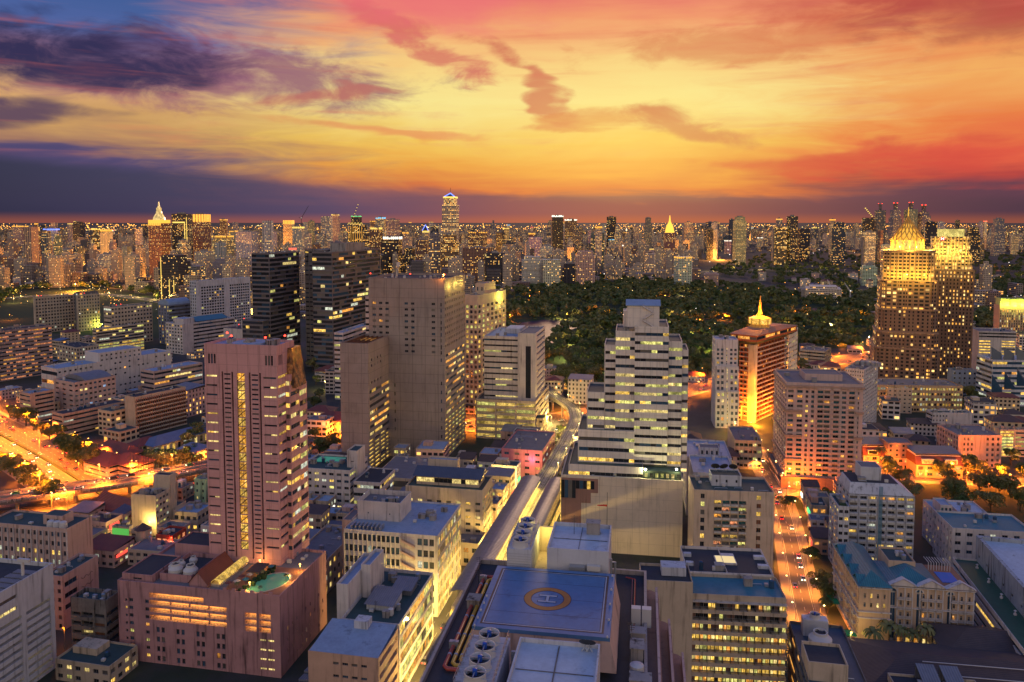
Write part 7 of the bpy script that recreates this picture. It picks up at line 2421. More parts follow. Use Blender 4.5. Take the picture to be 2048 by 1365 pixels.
cand = []
for _ in range(9000):
    px, py = U(925, 1765), U(560, 800)
    # uniform in the world rather than in the picture
    if R() > ((585 - 443) / (py - 443)) ** 2.2:
        continue
    if not inpoly(px, py, PARK) or inpoly(px, py, LAKE) or inpoly(px, py, LAKE2):
        continue
    p = gp(px, py, 0)
    if blocked(p.x, p.y, 5) or onroad(p.x, p.y, 5) or sin(p.x * .021 + 1) * sin(p.y * .017) > .72:
        continue
    cand.append((p.y, p.x))
cand.sort()
keep = []
cell = {}
for y, x in cand:
    k = (int(x // 9), int(y // 9))
    if any(((x - a) ** 2 + (y - c) ** 2) < 60 for i in (-1, 0, 1) for j in (-1, 0, 1) for a, c in cell.get((k[0] + i, k[1] + j), [])):
        continue
    cell.setdefault(k, []).append((x, y)); keep.append((x, y))
print('park trees', len(cand), len(keep))
for x, y in keep[:240]:
    tree(x, y, U(.55, 1.7), 'dark leafy tree in the near part of the park', 'trees in the near part of the park')
# the farther trees read as one mass
lowc = [crown_arrays(150, 6.5, 9, 1.35, 90 + i, 6) + np.array([0, 0, 1.5]) for i in range(4)]
mass = []


def massed(pts, smin=.8, smax=1.4):
    for x, y in pts:
        s_ = U(smin, smax); a = R() * 6.28; q = lowc[random.randrange(4)] * s_
        mass.append(np.column_stack([q[:, 0] * cos(a) - q[:, 1] * sin(a) + x, q[:, 0] * sin(a) + q[:, 1] * cos(a) + y, q[:, 2]]))


massed(keep[240:], .55, 1.7)
belt = []
for poly, n in (([(1395, 545), (1560, 505), (2060, 500), (2060, 600), (1760, 600), (1560, 570)], 900), ([(1000, 560), (1400, 545), (1400, 575), (1000, 590)], 160), ([(-60, 640), (60, 575), (330, 585), (330, 602), (200, 572), (-60, 590)], 160), ([(540, 560), (760, 540), (1020, 545), (1020, 590), (760, 575)], 220), ([(1930, 560), (2070, 560), (2070, 660), (1930, 660)], 200)):
    for _ in range(n):
        for _t in range(30):
            px, py = U(min(p[0] for p in poly), max(p[0] for p in poly)), U(min(p[1] for p in poly), max(p[1] for p in poly))
            if inpoly(px, py, poly):
                break
        else:
            continue
        p = gp(px, py, 0)
        if not blocked(p.x, p.y, 6) and not onroad(p.x, p.y, 6):
            belt.append((p.x, p.y))
massed(belt, .9, 1.6)
o = link('distant_woodland', quads_mesh('distant_woodland', np.concatenate(mass), LEAF)); o['kind'] = 'stuff'; o['label'] = 'dark mass of park trees in the middle distance'
# near trees
n = 0
for grp, lab, spots in (
    ('trees in the dark garden', 'tree of the dark garden behind the white apartments', [(1760 + i * 22 + U(-8, 8), 925 + (i % 4) * 24 + U(-6, 6)) for i in range(15)] + [(1880 + i * 20, 955 + (i % 3) * 34) for i in range(9)]),
    ('trees beside the lane', 'round tree by the lane below the pink condominium', [(1570, 1020), (1585, 1012), (1640, 1015), (1655, 1005), (1668, 1018), (1630, 1035), (1622, 1128), (1640, 1180), (1648, 1205), (1655, 1228)]),
    ('trees along the avenue', 'street tree in the orange light of the avenue', [(20 + i * 16, 835 + i * 9) for i in range(12)] + [(-5 + i * 13, 930 + i * 10) for i in range(9)] + [(130 + i * 12, 915 + i * 6) for i in range(6)]),
    ('trees left of the pink tower', 'lit tree in the yard left of the pink tower', [(300, 930), (318, 940), (335, 925), (350, 945), (368, 930), (385, 945), (398, 915), (372, 900), (395, 885)]),
    ('trees right of the pink tower', 'tree among the villas right of the pink tower', [(628, 820), (640, 800), (632, 770), (655, 905), (640, 915), (668, 900), (625, 745), (690, 770), (630, 880)]),
    ('trees by the twin towers', 'tree near the foot of the twin towers', [(1840 + i * 16, 800 + (i % 3) * 10) for i in range(10)] + [(1600, 745), (1620, 755), (1590, 760), (1940, 800), (1960, 812)]),
    ('trees on the skytrain street', 'small street tree under the skytrain viaduct', [(1108, 900), (1116, 880), (1100, 915), (1090, 940), (1122, 868)]),
):
    for px, py in spots:
        p = gp(px, py, 0)
        if blocked(p.x, p.y, 1.5):
            continue
        tree(p.x, p.y, U(.75, 1.15) * (.5 if 'street tree under' in lab else .62 if 'by the lane' in lab else 1), lab, grp)
for i, (px, py) in enumerate(((1745, 1318), (1775, 1310), (1800, 1315), (1825, 1312), (1850, 1318), (1700, 985), (1880, 805), (1905, 800), (1935, 812), (1850, 812), (1775, 960), (1760, 940))):
    p = gp(px, py, 0)
    if not blocked(p.x, p.y, .5):
        tree(p.x, p.y, U(.9, 1.3), 'feathery palm before the ornate hotel' if i < 5 else 'palm in the gardens on the right', 'palms before the ornate hotel' if i < 5 else 'palms in the gardens', True)
for i in range(5):
    t = tree(0, 0, .3, ('first', 'second', 'third', 'fourth', 'fifth')[i] + ' potted palm on the pool terrace, counted from the left', 'potted palms on the pool terrace', True)
    t.location = MP @ Vector((po.w * (.66 + .07 * i), po.d * (.05 if i % 2 else .32), po.Z + .12))

# ------------------------------------------------------------------ lamps along the roads
ORG = (1, .21, .01); YEL = (1, .66, .16)
for nm, off, step, pw, colr, bulb, lab, hgt in (
    ('avenue', (-21, 0, 21), 3, 105000, ORG, BULB_O, 'orange street lamp along the wide avenue on the left', 13),
    ('main_road', (-15, 15), 6, 130000, ORG, BULB_O, 'orange street lamp along the main road', 13),
    ('skytrain_street', (-9, 9), 4, 26000, YEL, BULB_Y, 'yellow street lamp along the skytrain street', 7),
    ('lane', (-4.6, 4.6), 3, 14000, (1, .3, .03), BULB_Y, 'lamp along the narrow lane on the right', 7),
    ('orange_street', (-5, 5), 3, 40000, ORG, BULB_O, 'orange lamp of the street behind the dark garden', 7),
    ('station_road', (-11,), 9, 30000, YEL, BULB_Y, 'yellow lamp along the far road on the left', 11),
    ('embassy_road', (-13,), 12, 40000, YEL, BULB_Y, 'yellow lamp along the far road beyond the park', 12),
):
    pts, wd = ROADS[nm]
    for i in range(1, len(pts), step):
        for q_, of in enumerate(off):
            n0, d0 = nrm(pts, i)
            p = pts[i] + n0 * of
            px, py = proj((p.x, p.y, 4))
            if not (-150 < px < 2200) or blocked(p.x, p.y, .2):
                continue
            lamp(Vector((p.x, p.y, .1)), hgt, pw, colr, bulb, lab, 'lamps of ' + nm.replace('_', ' '), 1.4, True, atan2(n0.y, n0.x) + pi / 2 * (1 if of < 0 else -1) + pi, spot=nm in ('avenue', 'main_road', 'lane'))
for i in range(34, len(tp) - 3, 5):  # lamps added along the parapet to give the viaduct its golden edges
    n0, d0 = nrm(tp, i)
    p = tp[i] + n0 * 4.7
    lamp(Vector((p.x, p.y, ZT + 1.32)), 4, 5000, YEL, BULB_Y, 'small yellow lamp on the viaduct parapet', 'added lamps on the viaduct', 1.0)
for i, px in enumerate((80, 200, 345)):
    p = gp(px, 980 - i * 22, ZF)
    lamp(Vector((p.x, p.y, ZF + .02)), 9, 50000, ORG, BULB_O, 'orange lamp standing on the flyover deck', 'lamps on the flyover', 1.2)
for i, (px, py, pw, col_, bl, lab) in enumerate(((1098, 628, 45000, ORG, 40, 'brightest orange lamp by the park lake, left of the two'), (1203, 634, 45000, ORG, 40, 'brightest orange lamp in the park, right of the two'),
        (1385, 690, 26000, (.9, .8, .2), 12, ''), (1140, 690, 12000, YEL, 6, ''), (1240, 680, 12000, YEL, 6, ''), (1340, 620, 12000, (.8, .85, .2), 6, ''), (1450, 640, 16000, ORG, 6, ''), (1520, 600, 14000, YEL, 6, ''), (1600, 640, 18000, ORG, 6, ''),
        (1690, 690, 30000, ORG, 14, ''), (1660, 720, 20000, ORG, 8, ''), (1430, 720, 16000, (.8, .85, .2), 6, ''), (1290, 740, 16000, (.8, .85, .2), 6, ''), (1180, 740, 16000, (.85, .8, .2), 6, ''), (1130, 720, 12000, (.85, .8, .2), 6, ''), (1020, 640, 16000, ORG, 6, ''), (990, 610, 14000, ORG, 6, ''), (1060, 600, 12000, ORG, 6, ''), (1330, 600, 14000, ORG, 6, ''), (1560, 660, 14000, YEL, 6, ''), (1400, 600, 14000, YEL, 6, ''), (1720, 640, 18000, ORG, 6, ''),
        (1940, 690, 18000, ORG, 6, ''), (1980, 620, 18000, ORG, 6, ''), (1700, 580, 20000, YEL, 6, ''), (1990, 540, 30000, ORG, 8, ''), (28, 606, 16000, YEL, 30, 'dazzling floodlight on the racecourse at the far left'), (205, 660, 20000, (.7, .8, .1), 16, 'greenish floodlight beside the racecourse flats'), (75, 600, 20000, YEL, 10, ''), (20, 640, 20000, ORG, 8, ''), (188, 590, 18000, YEL, 8, ''), (218, 592, 18000, YEL, 8, ''),
        (640, 860, 26000, ORG, 10, ''), (665, 880, 26000, ORG, 10, ''), (650, 780, 9000, YEL, 8, ''), (330, 935, 9000, YEL, 8, ''), (370, 920, 9000, YEL, 8, ''), (395, 940, 9000, YEL, 8, ''), (300, 1010, 3500, YEL, 8, ''), (235, 1085, 6000, YEL, 8, ''), (345, 1110, 5000, (1, .15, .05), 6, ''), (300, 1075, 6000, YEL, 6, ''), (620, 1100, 4500, YEL, 5, ''), (1470, 870, 14000, YEL, 8, ''), (1640, 820, 10000, YEL, 6, ''), (1740, 850, 8000, (.85, .85, .2), 6, ''), (1760, 800, 12000, YEL, 6, ''), (1880, 815, 12000, YEL, 6, ''), (1700, 1310, 2000, YEL, 6, ''), (1990, 800, 12000, (.8, .85, .1), 6, ''), (130, 1300, 1800, ORG, 4, ''), (1170, 790, 22000, ORG, 8, ''), (1230, 770, 22000, ORG, 8, ''), (1160, 770, 16000, YEL, 8, ''))):
    p = gp(px, py, 0)
    zone = 'in the park' if 930 < px < 1770 and py < 760 else 'on the left' if px < 930 else 'on the right'
    gr = 'lone lamps ' + zone
    lamp(p, 9 if py > 560 else 12, pw * (1.0 if lab else 2.3 if zone == 'in the park' else 1.1), col_, emit('lone_bulb_%d_%d' % (bl, int(col_[1] * 100)), col_, bl * 1.2), lab or ('%s lamp standing alone among the %s' % ('orange' if col_[1] < .5 else 'yellow', {'in the park': 'park trees', 'on the left': 'yards on the left', 'on the right': 'gardens on the right'}[zone])), None if lab else gr, .6)
for i in range(16):
    px, py = U(960, 1740), U(585, 760)
    if inpoly(px, py, PARK) and not inpoly(px, py, LAKE):
        lamp(gp(px, py, 0), 10, 40000, ORG if i % 2 else YEL, BULB_O if i % 2 else BULB_Y, 'park path lamp glowing among the crowns', 'park path lamps', .6)
print('lamps', nlamp)

# ------------------------------------------------------------------ cars
CARC = [plain('car_' + n_, c_, .3) for n_, c_ in (('white', (.6, .6, .6)), ('silver', (.32, .33, .35)), ('black', (.02, .02, .022)), ('red', (.4, .03, .03)), ('pink', (.6, .12, .25)), ('green', (.05, .3, .12)), ('blue', (.04, .08, .25)))]
CN = ['white', 'silver', 'black', 'red', 'pink', 'green', 'blue']
HL = emit('headlight', (1, .86, .55), 14); TL = emit('taillight', (1, .03, .02), 8)
TYRE = plain('tyre', (.015, .015, .015), .9)
prof = [(-2.2, .35), (-2.25, .8), (-1.5, .95), (1.3, .98), (2.2, .85), (2.25, .4)]
cabp = [(-1.45, .95), (-.75, 1.45), (.85, 1.45), (1.5, .98)]


def extr(p, y):
    b = MB()
    n = len(p)
    for k in range(n):
        (x0, z0), (x1, z1) = p[k], p[(k + 1) % n]
        b.quad((x0, -y, z0), (x1, -y, z1), (x1, y, z1), (x0, y, z0))
    b.poly([(x, -y, z) for x, z in p]); b.poly([(x, y, z) for x, z in p])
    return b


CBODY = [extr(prof, .88).mesh('body', c_) for c_ in CARC]
CROOF = [extr([(-.72, 1.452), (.82, 1.452), (.75, 1.5), (-.66, 1.5)], .7).mesh('roof_panel', c_) for c_ in CARC]
CCAB = extr(cabp, .76).mesh('cabin_glass', GLASS)
b = MB()
for k in range(10):
    a, c = 2 * pi * k / 10, 2 * pi * (k + 1) / 10
    b.quad((.33 * cos(a), -.11, .33 * sin(a)), (.33 * cos(c), -.11, .33 * sin(c)), (.33 * cos(c), .11, .33 * sin(c)), (.33 * cos(a), .11, .33 * sin(a)))
b.poly([(.33 * cos(2 * pi * k / 10), -.11, .33 * sin(2 * pi * k / 10)) for k in range(10)]); b.poly([(.33 * cos(2 * pi * k / 10), .11, .33 * sin(2 * pi * k / 10)) for k in range(10)])
CWH = b.mesh('wheel', TYRE)
b = MB(); b.box(-.04, .05, -.22, .22, -.12, .12); CHL = b.mesh('headlight', HL)
b = MB(); b.box(-.05, .04, -.2, .2, -.1, .1); CTL = b.mesh('taillight', TL)


def car(p, ang, z, label, group, k=None):
    k = random.choice([0, 0, 1, 1, 2, 2, 3, 4, 5, 6]) if k is None else k
    t = thing('car', '%s car %s' % (CN[k], label), 'car', (p.x, p.y, z), ang, '%s cars %s' % (CN[k], group))
    link('body', CBODY[k], t); link('roof_panel', CROOF[k], t); link('cabin_glass', CCAB, t)
    for x in (-1.4, 1.4):
        for y in (-.82, .82):
            link('wheel', CWH, t, (x, y, .33))
    for y in (-.6, .6):
        link('headlight', CHL, t, (2.26, y, .66)); link('taillight', CTL, t, (-2.26, y, .74))
    return t


def cars(pts, offs, z, n, lab, grp):
    used = []
    for _ in range(n * 4):
        if n <= 0:
            break
        i = random.randrange(1, len(pts) - 1); of, dirn = random.choice(offs)
        n0, d0 = nrm(pts, i)
        p = pts[i] + n0 * of + d0 * U(-3, 3)
        px, py = proj((p.x, p.y, z))
        if not (-20 < px < 2070) or py > 1400 or any((p - q_).length < 6.5 for q_ in used):
            continue
        used.append(p.copy()); n -= 1
        car(p, atan2(d0.y, d0.x) + (0 if dirn > 0 else pi), z, lab, grp)


lanes = lambda w_, k: [(-w_ / 2 + w_ * (j + .5) / k, 1 if j >= k / 2 else -1) for j in range(k)]
cars(ROADS['avenue'][0], [l_ for l_ in lanes(44, 10) if abs(l_[0]) > 2], .03, 46, 'driving with lights on along the wide orange avenue', 'on the avenue')
cars(ROADS['main_road'][0], lanes(30, 8), .03, 50, 'with lights on along the main road', 'on the main road')
cars(ROADS['skytrain_street'][0], lanes(20, 6), .04, 20, 'on the street under the skytrain', 'on the skytrain street')
cars(ROADS['lane'][0], [(-2, 1), (2, -1)], .03, 18, 'in the narrow lane on the right', 'in the lane')
cars([p for p in fp], [(-6.5, -1), (-3, -1), (3, 1), (6.5, 1)], ZF + .02, 18, 'crossing the flyover', 'on the flyover')
for t_ in ():
    pass
# ================================================================== far city: towers with windows too small to build
def farmat():
    def f(nt, b, m):
        uv = nt.n('ShaderNodeUVMap').outputs[0]
        oi = nt.n('ShaderNodeObjectInfo')
        rnd = X(nt, oi.outputs['Random'])
        u, v, _ = nt.sep(uv)
        fu = 2.6 + nt.m('FRACT', rnd * 7.31) * 2.2
        fv = 3.2 + nt.m('FRACT', rnd * 3.77) * .8
        cu, cv_ = u / fu, v / fv
        iu, iv = nt.m('FLOOR', cu), nt.m('FLOOR', cv_)
        wu, wv = nt.m('ABSOLUTE', nt.m('FRACT', cu) - .5), nt.m('ABSOLUTE', nt.m('FRACT', cv_) - .5)
        halfw = .2 + nt.m('FRACT', rnd * 11.3) * .24
        mask = nt.smooth(wu, halfw, halfw - .06) * nt.smooth(wv, .3, .24) * nt.m('GREATER_THAN', v, 0.0)
        wn = nt.n('ShaderNodeTexWhiteNoise', noise_dimensions='3D')
        nt.put(wn.inputs['Vector'], nt.xyz(iu, iv, rnd * 97.0))
        r1 = X(nt, wn.outputs['Value'])
        cr, cg, cb = nt.sep(wn.outputs['Color'])
        clus = nt.noise(nt.xyz(iu * .21, iv * .17, rnd * 50.0), 1.0, 2.0)
        wr_ = nt.n('ShaderNodeTexWhiteNoise', noise_dimensions='2D')
        nt.put(wr_.inputs['Vector'], nt.xyz(iv, rnd * 31.0, 0.0))
        rowf = nt.smooth(X(nt, wr_.outputs['Value']), .3, 1.0, .35, 1.9)
        lit = nt.m('LESS_THAN', r1, rowf * X(nt, oi.outputs['Alpha']) * (.1 + clus * 1.1))
        base = nt.mix(mask, oi.outputs['Color'], (.025, .028, .035))
        nt.put(b.inputs['Base Color'], base)
        nt.put(b.inputs['Roughness'], nt.smooth(mask, 0.0, 1.0, .8, .15))
        col = nt.mix(cg * cg, (1, .42, .06), (1, .72, .25))
        nt.put(b.inputs['Emission Color'], col)
        nt.put(b.inputs['Emission Strength'], mask * lit * (.5 + cb * 1.7))
        m.cycles.emission_sampling = 'NONE'
    return pmat('far_facade', f)


FAR = farmat()


class UVB(MB):
    def __init__(s):
        super().__init__()
        s.uv = []

    def wall(s, pts, z0, z1, cap=True, closed=True):
        acc = 0.0
        n = len(pts)
        for k in range(n if closed else n - 1):
            a, c = pts[k], pts[(k + 1) % n]
            L = sqrt((a[0] - c[0]) ** 2 + (a[1] - c[1]) ** 2)
            s.quad((a[0], a[1], z0), (c[0], c[1], z0), (c[0], c[1], z1), (a[0], a[1], z1))
            s.uv += [(acc, z0 + .01), (acc + L, z0 + .01), (acc + L, z1), (acc, z1)]
            acc += floor(L / 5) * 5 + 5
        if cap:
            s.poly([(p[0], p[1], z1) for p in pts])
            s.uv += [(0, -9)] * n

    def mesh(s, name, mats):
        me = super().mesh(name, mats)
        l = me.uv_layers.new(name='UVMap')
        l.data.foreach_set('uv', [c for t in s.uv for c in t])
        return me


def rect(x0, x1, y0, y1):
    return [(x0, y0), (x1, y0), (x1, y1), (x0, y1)]


GLOWS = {k: emit('crown_' + k, c, s_) for k, c, s_ in (('gold', (1, .45, .05), 1.5), ('yellow', (1, .66, .13), 1.4), ('blue', (.15, .25, 1), 2.2), ('white', (1, .93, .75), 2.0), ('cyan', (.1, .6, 1), 1.5), ('red', (1, .12, .06), 2.0), ('green', (.2, .9, .3), 1.2), ('purple', (.6, .2, 1), 1.5))}
CN_ = {'grey': (.26, .24, .24), 'pale': (.56, .49, .43), 'white': (.68, .62, .57), 'dark': (.06, .055, .06), 'brown': (.26, .15, .1), 'cream': (.6, .46, .3), 'pinkish': (.58, .38, .33), 'blue glass': (.05, .08, .13)}
NFAR = [0]


def tower(px0, px1, ytop, ybase, tone, lit=.3, label=None, group=None, crown=None, name='far_tower', g=None, step=None, dep=None, octa=False, Z=None):
    """a far tower from its pixel columns, its top row and the row of its foot on the ground"""
    cx = (px0 + px1) / 2
    B = gp(cx, ybase, 0)
    Zt = gy(cx, ytop, B.y).z if Z is None else Z
    D = CP * B.y + SP * H
    w_ = (px1 - px0) / F * D
    g = U(-25, 35) if g is None else g
    ga = radians(g)
    d_ = dep or w_ * U(.7, 1.1)
    # shrink so that the turned footprint keeps its width in the picture
    va = ga - atan2(B.x, B.y)
    k = w_ / (w_ * abs(cos(va)) + d_ * abs(sin(va)))
    w_, d_ = w_ * k, d_ * k
    t = thing(name, label, 'tower' if Zt > 45 else 'building', (B.x, B.y, 0), -ga, group)
    FOOT.append((Vector((B.x, B.y + d_ / 2, 0)), 0, w_ + 4, d_ + 4, ga))
    x0, x1 = -w_ / 2, w_ / 2
    base = CN_[tone]
    col = tuple(c * U(.82, 1.18) for c in base) + (lit,)
    pts = rect(x0, x1, 0, d_) if not octa else [(x0 + w_ * a, d_ * c) for a, c in ((.28, 0), (.72, 0), (1, .28), (1, .72), (.72, 1), (.28, 1), (0, .72), (0, .28))]
    b = UVB()
    zs = Zt
    st_ = step if step is not None else (R() < .35 and w_ > 12)
    if st_:
        zs = Zt * U(.8, .93)
        b.wall(pts, 0, zs)
        b.wall([(p[0] * .78, (p[1] - d_ / 2) * .78 + d_ / 2) for p in pts], zs, Zt)
    else:
        b.wall(pts, 0, Zt)
    o = b.obj('body', FAR, t); o.color = col
    if R() < .8 and crown not in ('cone', 'dome', 'tri'):
        b = MB(); a = U(.2, .5)
        b.box(x0 * a, x1 * a * U(.6, 1), d_ * .3, d_ * .7, Zt, Zt + U(2.5, 6)); b.obj('roof_plant', CONC, t)
    # vertical fins, ledges or side slabs that give the outline some relief
    k = R()
    b = MB()
    if not octa:
        if k < .35:
            n = random.randint(2, 4)
            for q in range(n + 1):
                xx = x0 + w_ * q / n
                b.box(xx - .5, xx + .5, -.9, -.02, 0, zs)
            b.obj('pier', WHITE if tone in ('white', 'pale', 'cream') else CONCD, t)
        elif k < .6:
            for q in range(1, int(zs / 14)):
                b.box(x0 - .5, x1 + .5, -.6, -.02, q * 14, q * 14 + 1.1)
            if b.v:
                b.obj('ledge', CONC if tone != 'dark' else CONCD, t)
        elif k < .75:
            b.box(x0 - w_ * .12, x0 - .02, d_ * .2, d_ * .8, 0, zs * U(.7, .95)); b.obj('side_slab', CONC, t)
    if crown:
        gl = GLOWS.get(crown.split('+')[0])
        if crown == 'cone':
            pass
        elif gl:
            b = MB(); hh_ = min(Zt * .07, 7) * U(.6, 1) if '+' not in crown else Zt * .13
            np_ = random.randint(5, 9)
            for q in range(np_):
                if R() < .12:
                    continue
                xa, xc = x0 + (x1 - x0) * (q + .14) / np_, x0 + (x1 - x0) * (q + .86) / np_
                zt_ = Zt - (0 if '+' in crown or R() < .7 else hh_ * .4)
                b.box(xa, xc, -.5, -.05, Zt - hh_, zt_)
                ya, yc = d_ * (q + .14) / np_, d_ * (q + .86) / np_
                b.box(x1 + .05, x1 + .5, ya, yc, Zt - hh_, zt_); b.box(x0 - .5, x0 - .05, ya, yc, Zt - hh_, zt_)
            b.obj('lit_crown', gl, t)
    return t, x0, x1, d_, Zt


SPEC = [
    (22, 50, 452, 512, 'cream', .3, 'cream tower with a gold and blue lit crown at the far left', 'gold'),
    (83, 112, 458, 520, 'white', .3, 'pale tower with a blue lit crown at the far left', 'blue'),
    (143, 165, 444, 500, 'dark', .12, 'dark flat topped tower standing alone on the far left horizon', None),
    (178, 213, 457, 530, 'brown', .5, 'tower with a bright yellow crown on the far left', 'yellow'),
    (97, 150, 500, 548, 'cream', .2, 'beige slab hotel in front of the racecourse lights', None),
    (190, 231, 509, 558, 'pinkish', .5, 'ribbed oval pink building above the orange far road', None),
    (333, 366, 453, 548, 'grey', .4, 'grey tower right of the pagoda crowned tower', 'yellow'),
    (344, 382, 428, 560, 'dark', .35, 'dark tower edged with a bent white light line', None),
    (377, 416, 429, 545, 'brown', .4, 'brown tower with a wide gold lit top', 'gold+'),
    (417, 459, 472, 552, 'cream', .5, 'apartment tower with an orange crown', 'gold'),
    (466, 512, 464, 562, 'white', .35, 'white residential tower left of the dark glass pair', None),
    (308, 368, 511, 600, 'dark', .3, 'dark glass block traced by vertical light lines', None),
    (345, 402, 533, 598, 'grey', .45, 'dark grey office with lit storeys near the far road', None),
    (383, 420, 504, 572, 'pale', .4, 'pale tower of dense windows behind the grey office', None),
    (424, 465, 519, 574, 'grey', .2, 'grey tower behind the white window strip slab', None),
    (440, 455, 439, 500, 'brown', .4, 'slim tower with a glowing orange dome top', 'gold'),
    (565, 587, 441, 500, 'cream', .6, 'gold glowing tower left of the crane', 'gold+'),
    (641, 664, 434, 505, 'pale', .4, 'grey and pale tower left of the yellow crowned one', None),
    (662, 679, 429, 500, 'cream', .5, 'tower with a yellow arch crown', 'yellow'),
    (690, 733, 450, 530, 'dark', .55, 'wide dark tower with a zigzag lit crown', None),
    (700, 721, 432, 492, 'dark', .3, 'tower under construction with a green net and crane', 'green'),
    (750, 770, 435, 515, 'cream', .5, 'cream tower with a cyan sign on top', 'cyan'),
    (770, 797, 439, 500, 'pinkish', .4, 'pinkish block right of the cyan signed tower', None),
    (759, 801, 474, 556, 'dark', .4, 'dark glass office with a white roof sign', 'white'),
    (802, 830, 497, 556, 'dark', .5, 'dark office with a slanted top', None),
    (830, 857, 480, 560, 'brown', .5, 'brown tower left of the blue peaked group', None),
    (857, 882, 467, 564, 'grey', .4, 'tall grey slab beside the blue peaked group', None),
    (882, 918, 470, 566, 'brown', .55, 'brown residential tower below the tallest tower', None),
    (917, 981, 496, 572, 'brown', .5, 'broad brown office right below the tallest tower', None),
    (932, 970, 464, 520, 'brown', .5, 'tower with a gold arched top right of the tallest tower', 'gold'),
    (968, 1018, 507, 574, 'dark', .25, 'dark glass office with a pale tapered top', None),
    (1104, 1127, 431, 520, 'dark', .12, 'black tower with a slanted white lit top edge', 'white'),
    (1127, 1152, 439, 505, 'brown', .4, 'brown tower with a strip of white lamps on top', 'white'),
    (1213, 1232, 434, 505, 'dark', .2, 'dark tower with a sloping shoulder in the middle skyline', None),
    (1290, 1305, 436, 500, 'grey', .2, 'slim grey tower left of the golden dome', None),
    (1368, 1389, 445, 515, 'cream', .5, 'twin ribbed cream tower with a dark centre', None),
    (1408, 1433, 445, 508, 'blue glass', .25, 'blue glass tower right of the golden dome', None),
    (1456, 1469, 439, 505, 'blue glass', .25, 'slim bluish tower beside the rounded cream one', None),
    (1468, 1494, 434, 530, 'cream', .5, 'rounded cream tower right of the middle skyline', None),
    (1181, 1209, 466, 538, 'grey', .3, 'tower with a long slanting face in the middle', None),
    (1042, 1085, 514, 576, 'white', .3, 'white banded block with a blank side above the park', None),
    (1084, 1124, 520, 577, 'white', .3, 'white stepped block next to the banded one above the park', None),
    (1151, 1191, 503, 574, 'pinkish', .3, 'pink apartment tower pair above the park', None),
    (1124, 1151, 528, 574, 'dark', .2, 'dark scaffolded block above the park', None),
    (1352, 1387, 514, 578, 'white', .35, 'white frame tower under construction above the park', 'gold'),
    (1408, 1437, 547, 574, 'pinkish', .2, 'small white and red block inside the park edge', None),
    (1055, 1082, 475, 530, 'white', .3, 'pale block of flats left in the middle skyline', None),
    (1076, 1105, 493, 540, 'white', .3, 'small white stepped tower behind the banded block', None),
    (1547, 1574, 454, 530, 'brown', .45, 'brown tower of lit flats right of the middle', None),
    (1576, 1597, 433, 530, 'dark', .3, 'dark tower with a white framed top right of the middle', None),
    (1596, 1621, 458, 525, 'dark', .35, 'dark green lit tower next to the framed one', None),
    (1662, 1690, 445, 532, 'blue glass', .3, 'dark blue glass tower with a lit sign band', None),
    (1659, 1671, 439, 510, 'cream', .4, 'tower with a small orange cap behind the blue glass one', 'gold'),
    (1727, 1749, 436, 525, 'dark', .2, 'tower under construction with a string of crane lamps', None),
    (1727, 1752, 464, 536, 'pale', .6, 'striped tower left of the golden cone', None),
    (1749, 1769, 421, 525, 'grey', .3, 'tall notched tower, leftmost of the four tall flats', None),
    (1780, 1804, 420, 528, 'grey', .3, 'tall notched flats behind the cone, second of four', None),
    (1811, 1836, 419, 528, 'grey', .3, 'tall notched flats right behind the cone, third of four', None),
    (1837, 1863, 424, 528, 'grey', .3, 'tall notched flats, rightmost of the four', None),
    (1986, 2011, 438, 512, 'grey', .25, 'tower with a flat hat roof near the right edge', None),
    (1723, 1755, 532, 572, 'white', .15, 'white flats left of the twin towers', None),
    (1612, 1681, 574, 604, 'white', .35, 'long white building with vertical fins beyond the park', None),
    (1936, 1962, 455, 530, 'dark', .3, 'dark tower right of the twin towers', None),
]
KEEP = {}
for (a, c, yt, yb, tone, lit_, lab, cr) in SPEC:
    KEEP[lab] = tower(a, c, yt, yb, tone, lit_, lab, None, cr, g=U(-12, 20))
for k_ in [k for k in KEEP if 'of four' in k or 'of the four' in k or 'rightmost of the four' in k]:
    t, x0, x1, d_, Zt = KEEP[k_]
    b = UVB(); b.wall(rect(x0 * .25, x1 * .25, d_ * .3, d_ * .7), Zt, Zt + 22); o = b.obj('roof_chimney', FAR, t); o.color = (.2, .17, .17, .1)
    b = MB(); b.box(x0 * .5, x1 * .5, d_ * .2, d_ * .8, Zt + 22, Zt + 25); b.obj('roof_cap', CONC, t)
    for sx in (-1, 1):
        b = MB(); b.box(sx * x1 * .4 - .6, sx * x1 * .4 + .6, d_ * .4, d_ * .6, Zt + 25, Zt + 26.6); b.obj('beacon', REDB, t)
# light lines on the dark blocks
t, x0, x1, d_, Zt = KEEP['dark tower edged with a bent white light line']
b = MB(); b.box(x0 * .9, x1 * .62, -1.2, -.5, Zt * .86, Zt * .88); b.box(x1 * .55, x1 * .62, -1.2, -.5, Zt * .06, Zt * .86); b.obj('light_line', GLOWS['yellow'], t)
b = MB(); b.box(x1 * .8, x1 * .86, -1.2, -.5, Zt * .06, Zt * .95); b.obj('light_line', GLOWS['yellow'], t)
t, x0, x1, d_, Zt = KEEP['dark glass block traced by vertical light lines']
for xx in (-.7, .1, .55):
    b = MB(); b.box(x1 * xx - .5, x1 * xx + .5, -1.2, -.5, 1, Zt * (.95 if xx < 0 else .45)); b.obj('light_line', GLOWS['yellow'], t)
t, x0, x1, d_, Zt = KEEP['wide dark tower with a zigzag lit crown']
b = MB()
for q in range(10):
    xa, xc = x0 + (x1 - x0) * q / 10, x0 + (x1 - x0) * (q + 1) / 10
    b.tube([(xa, -.5, Zt + (8 if q % 2 else 0)), (xc, -.5, Zt + (0 if q % 2 else 8))], .7, 4)
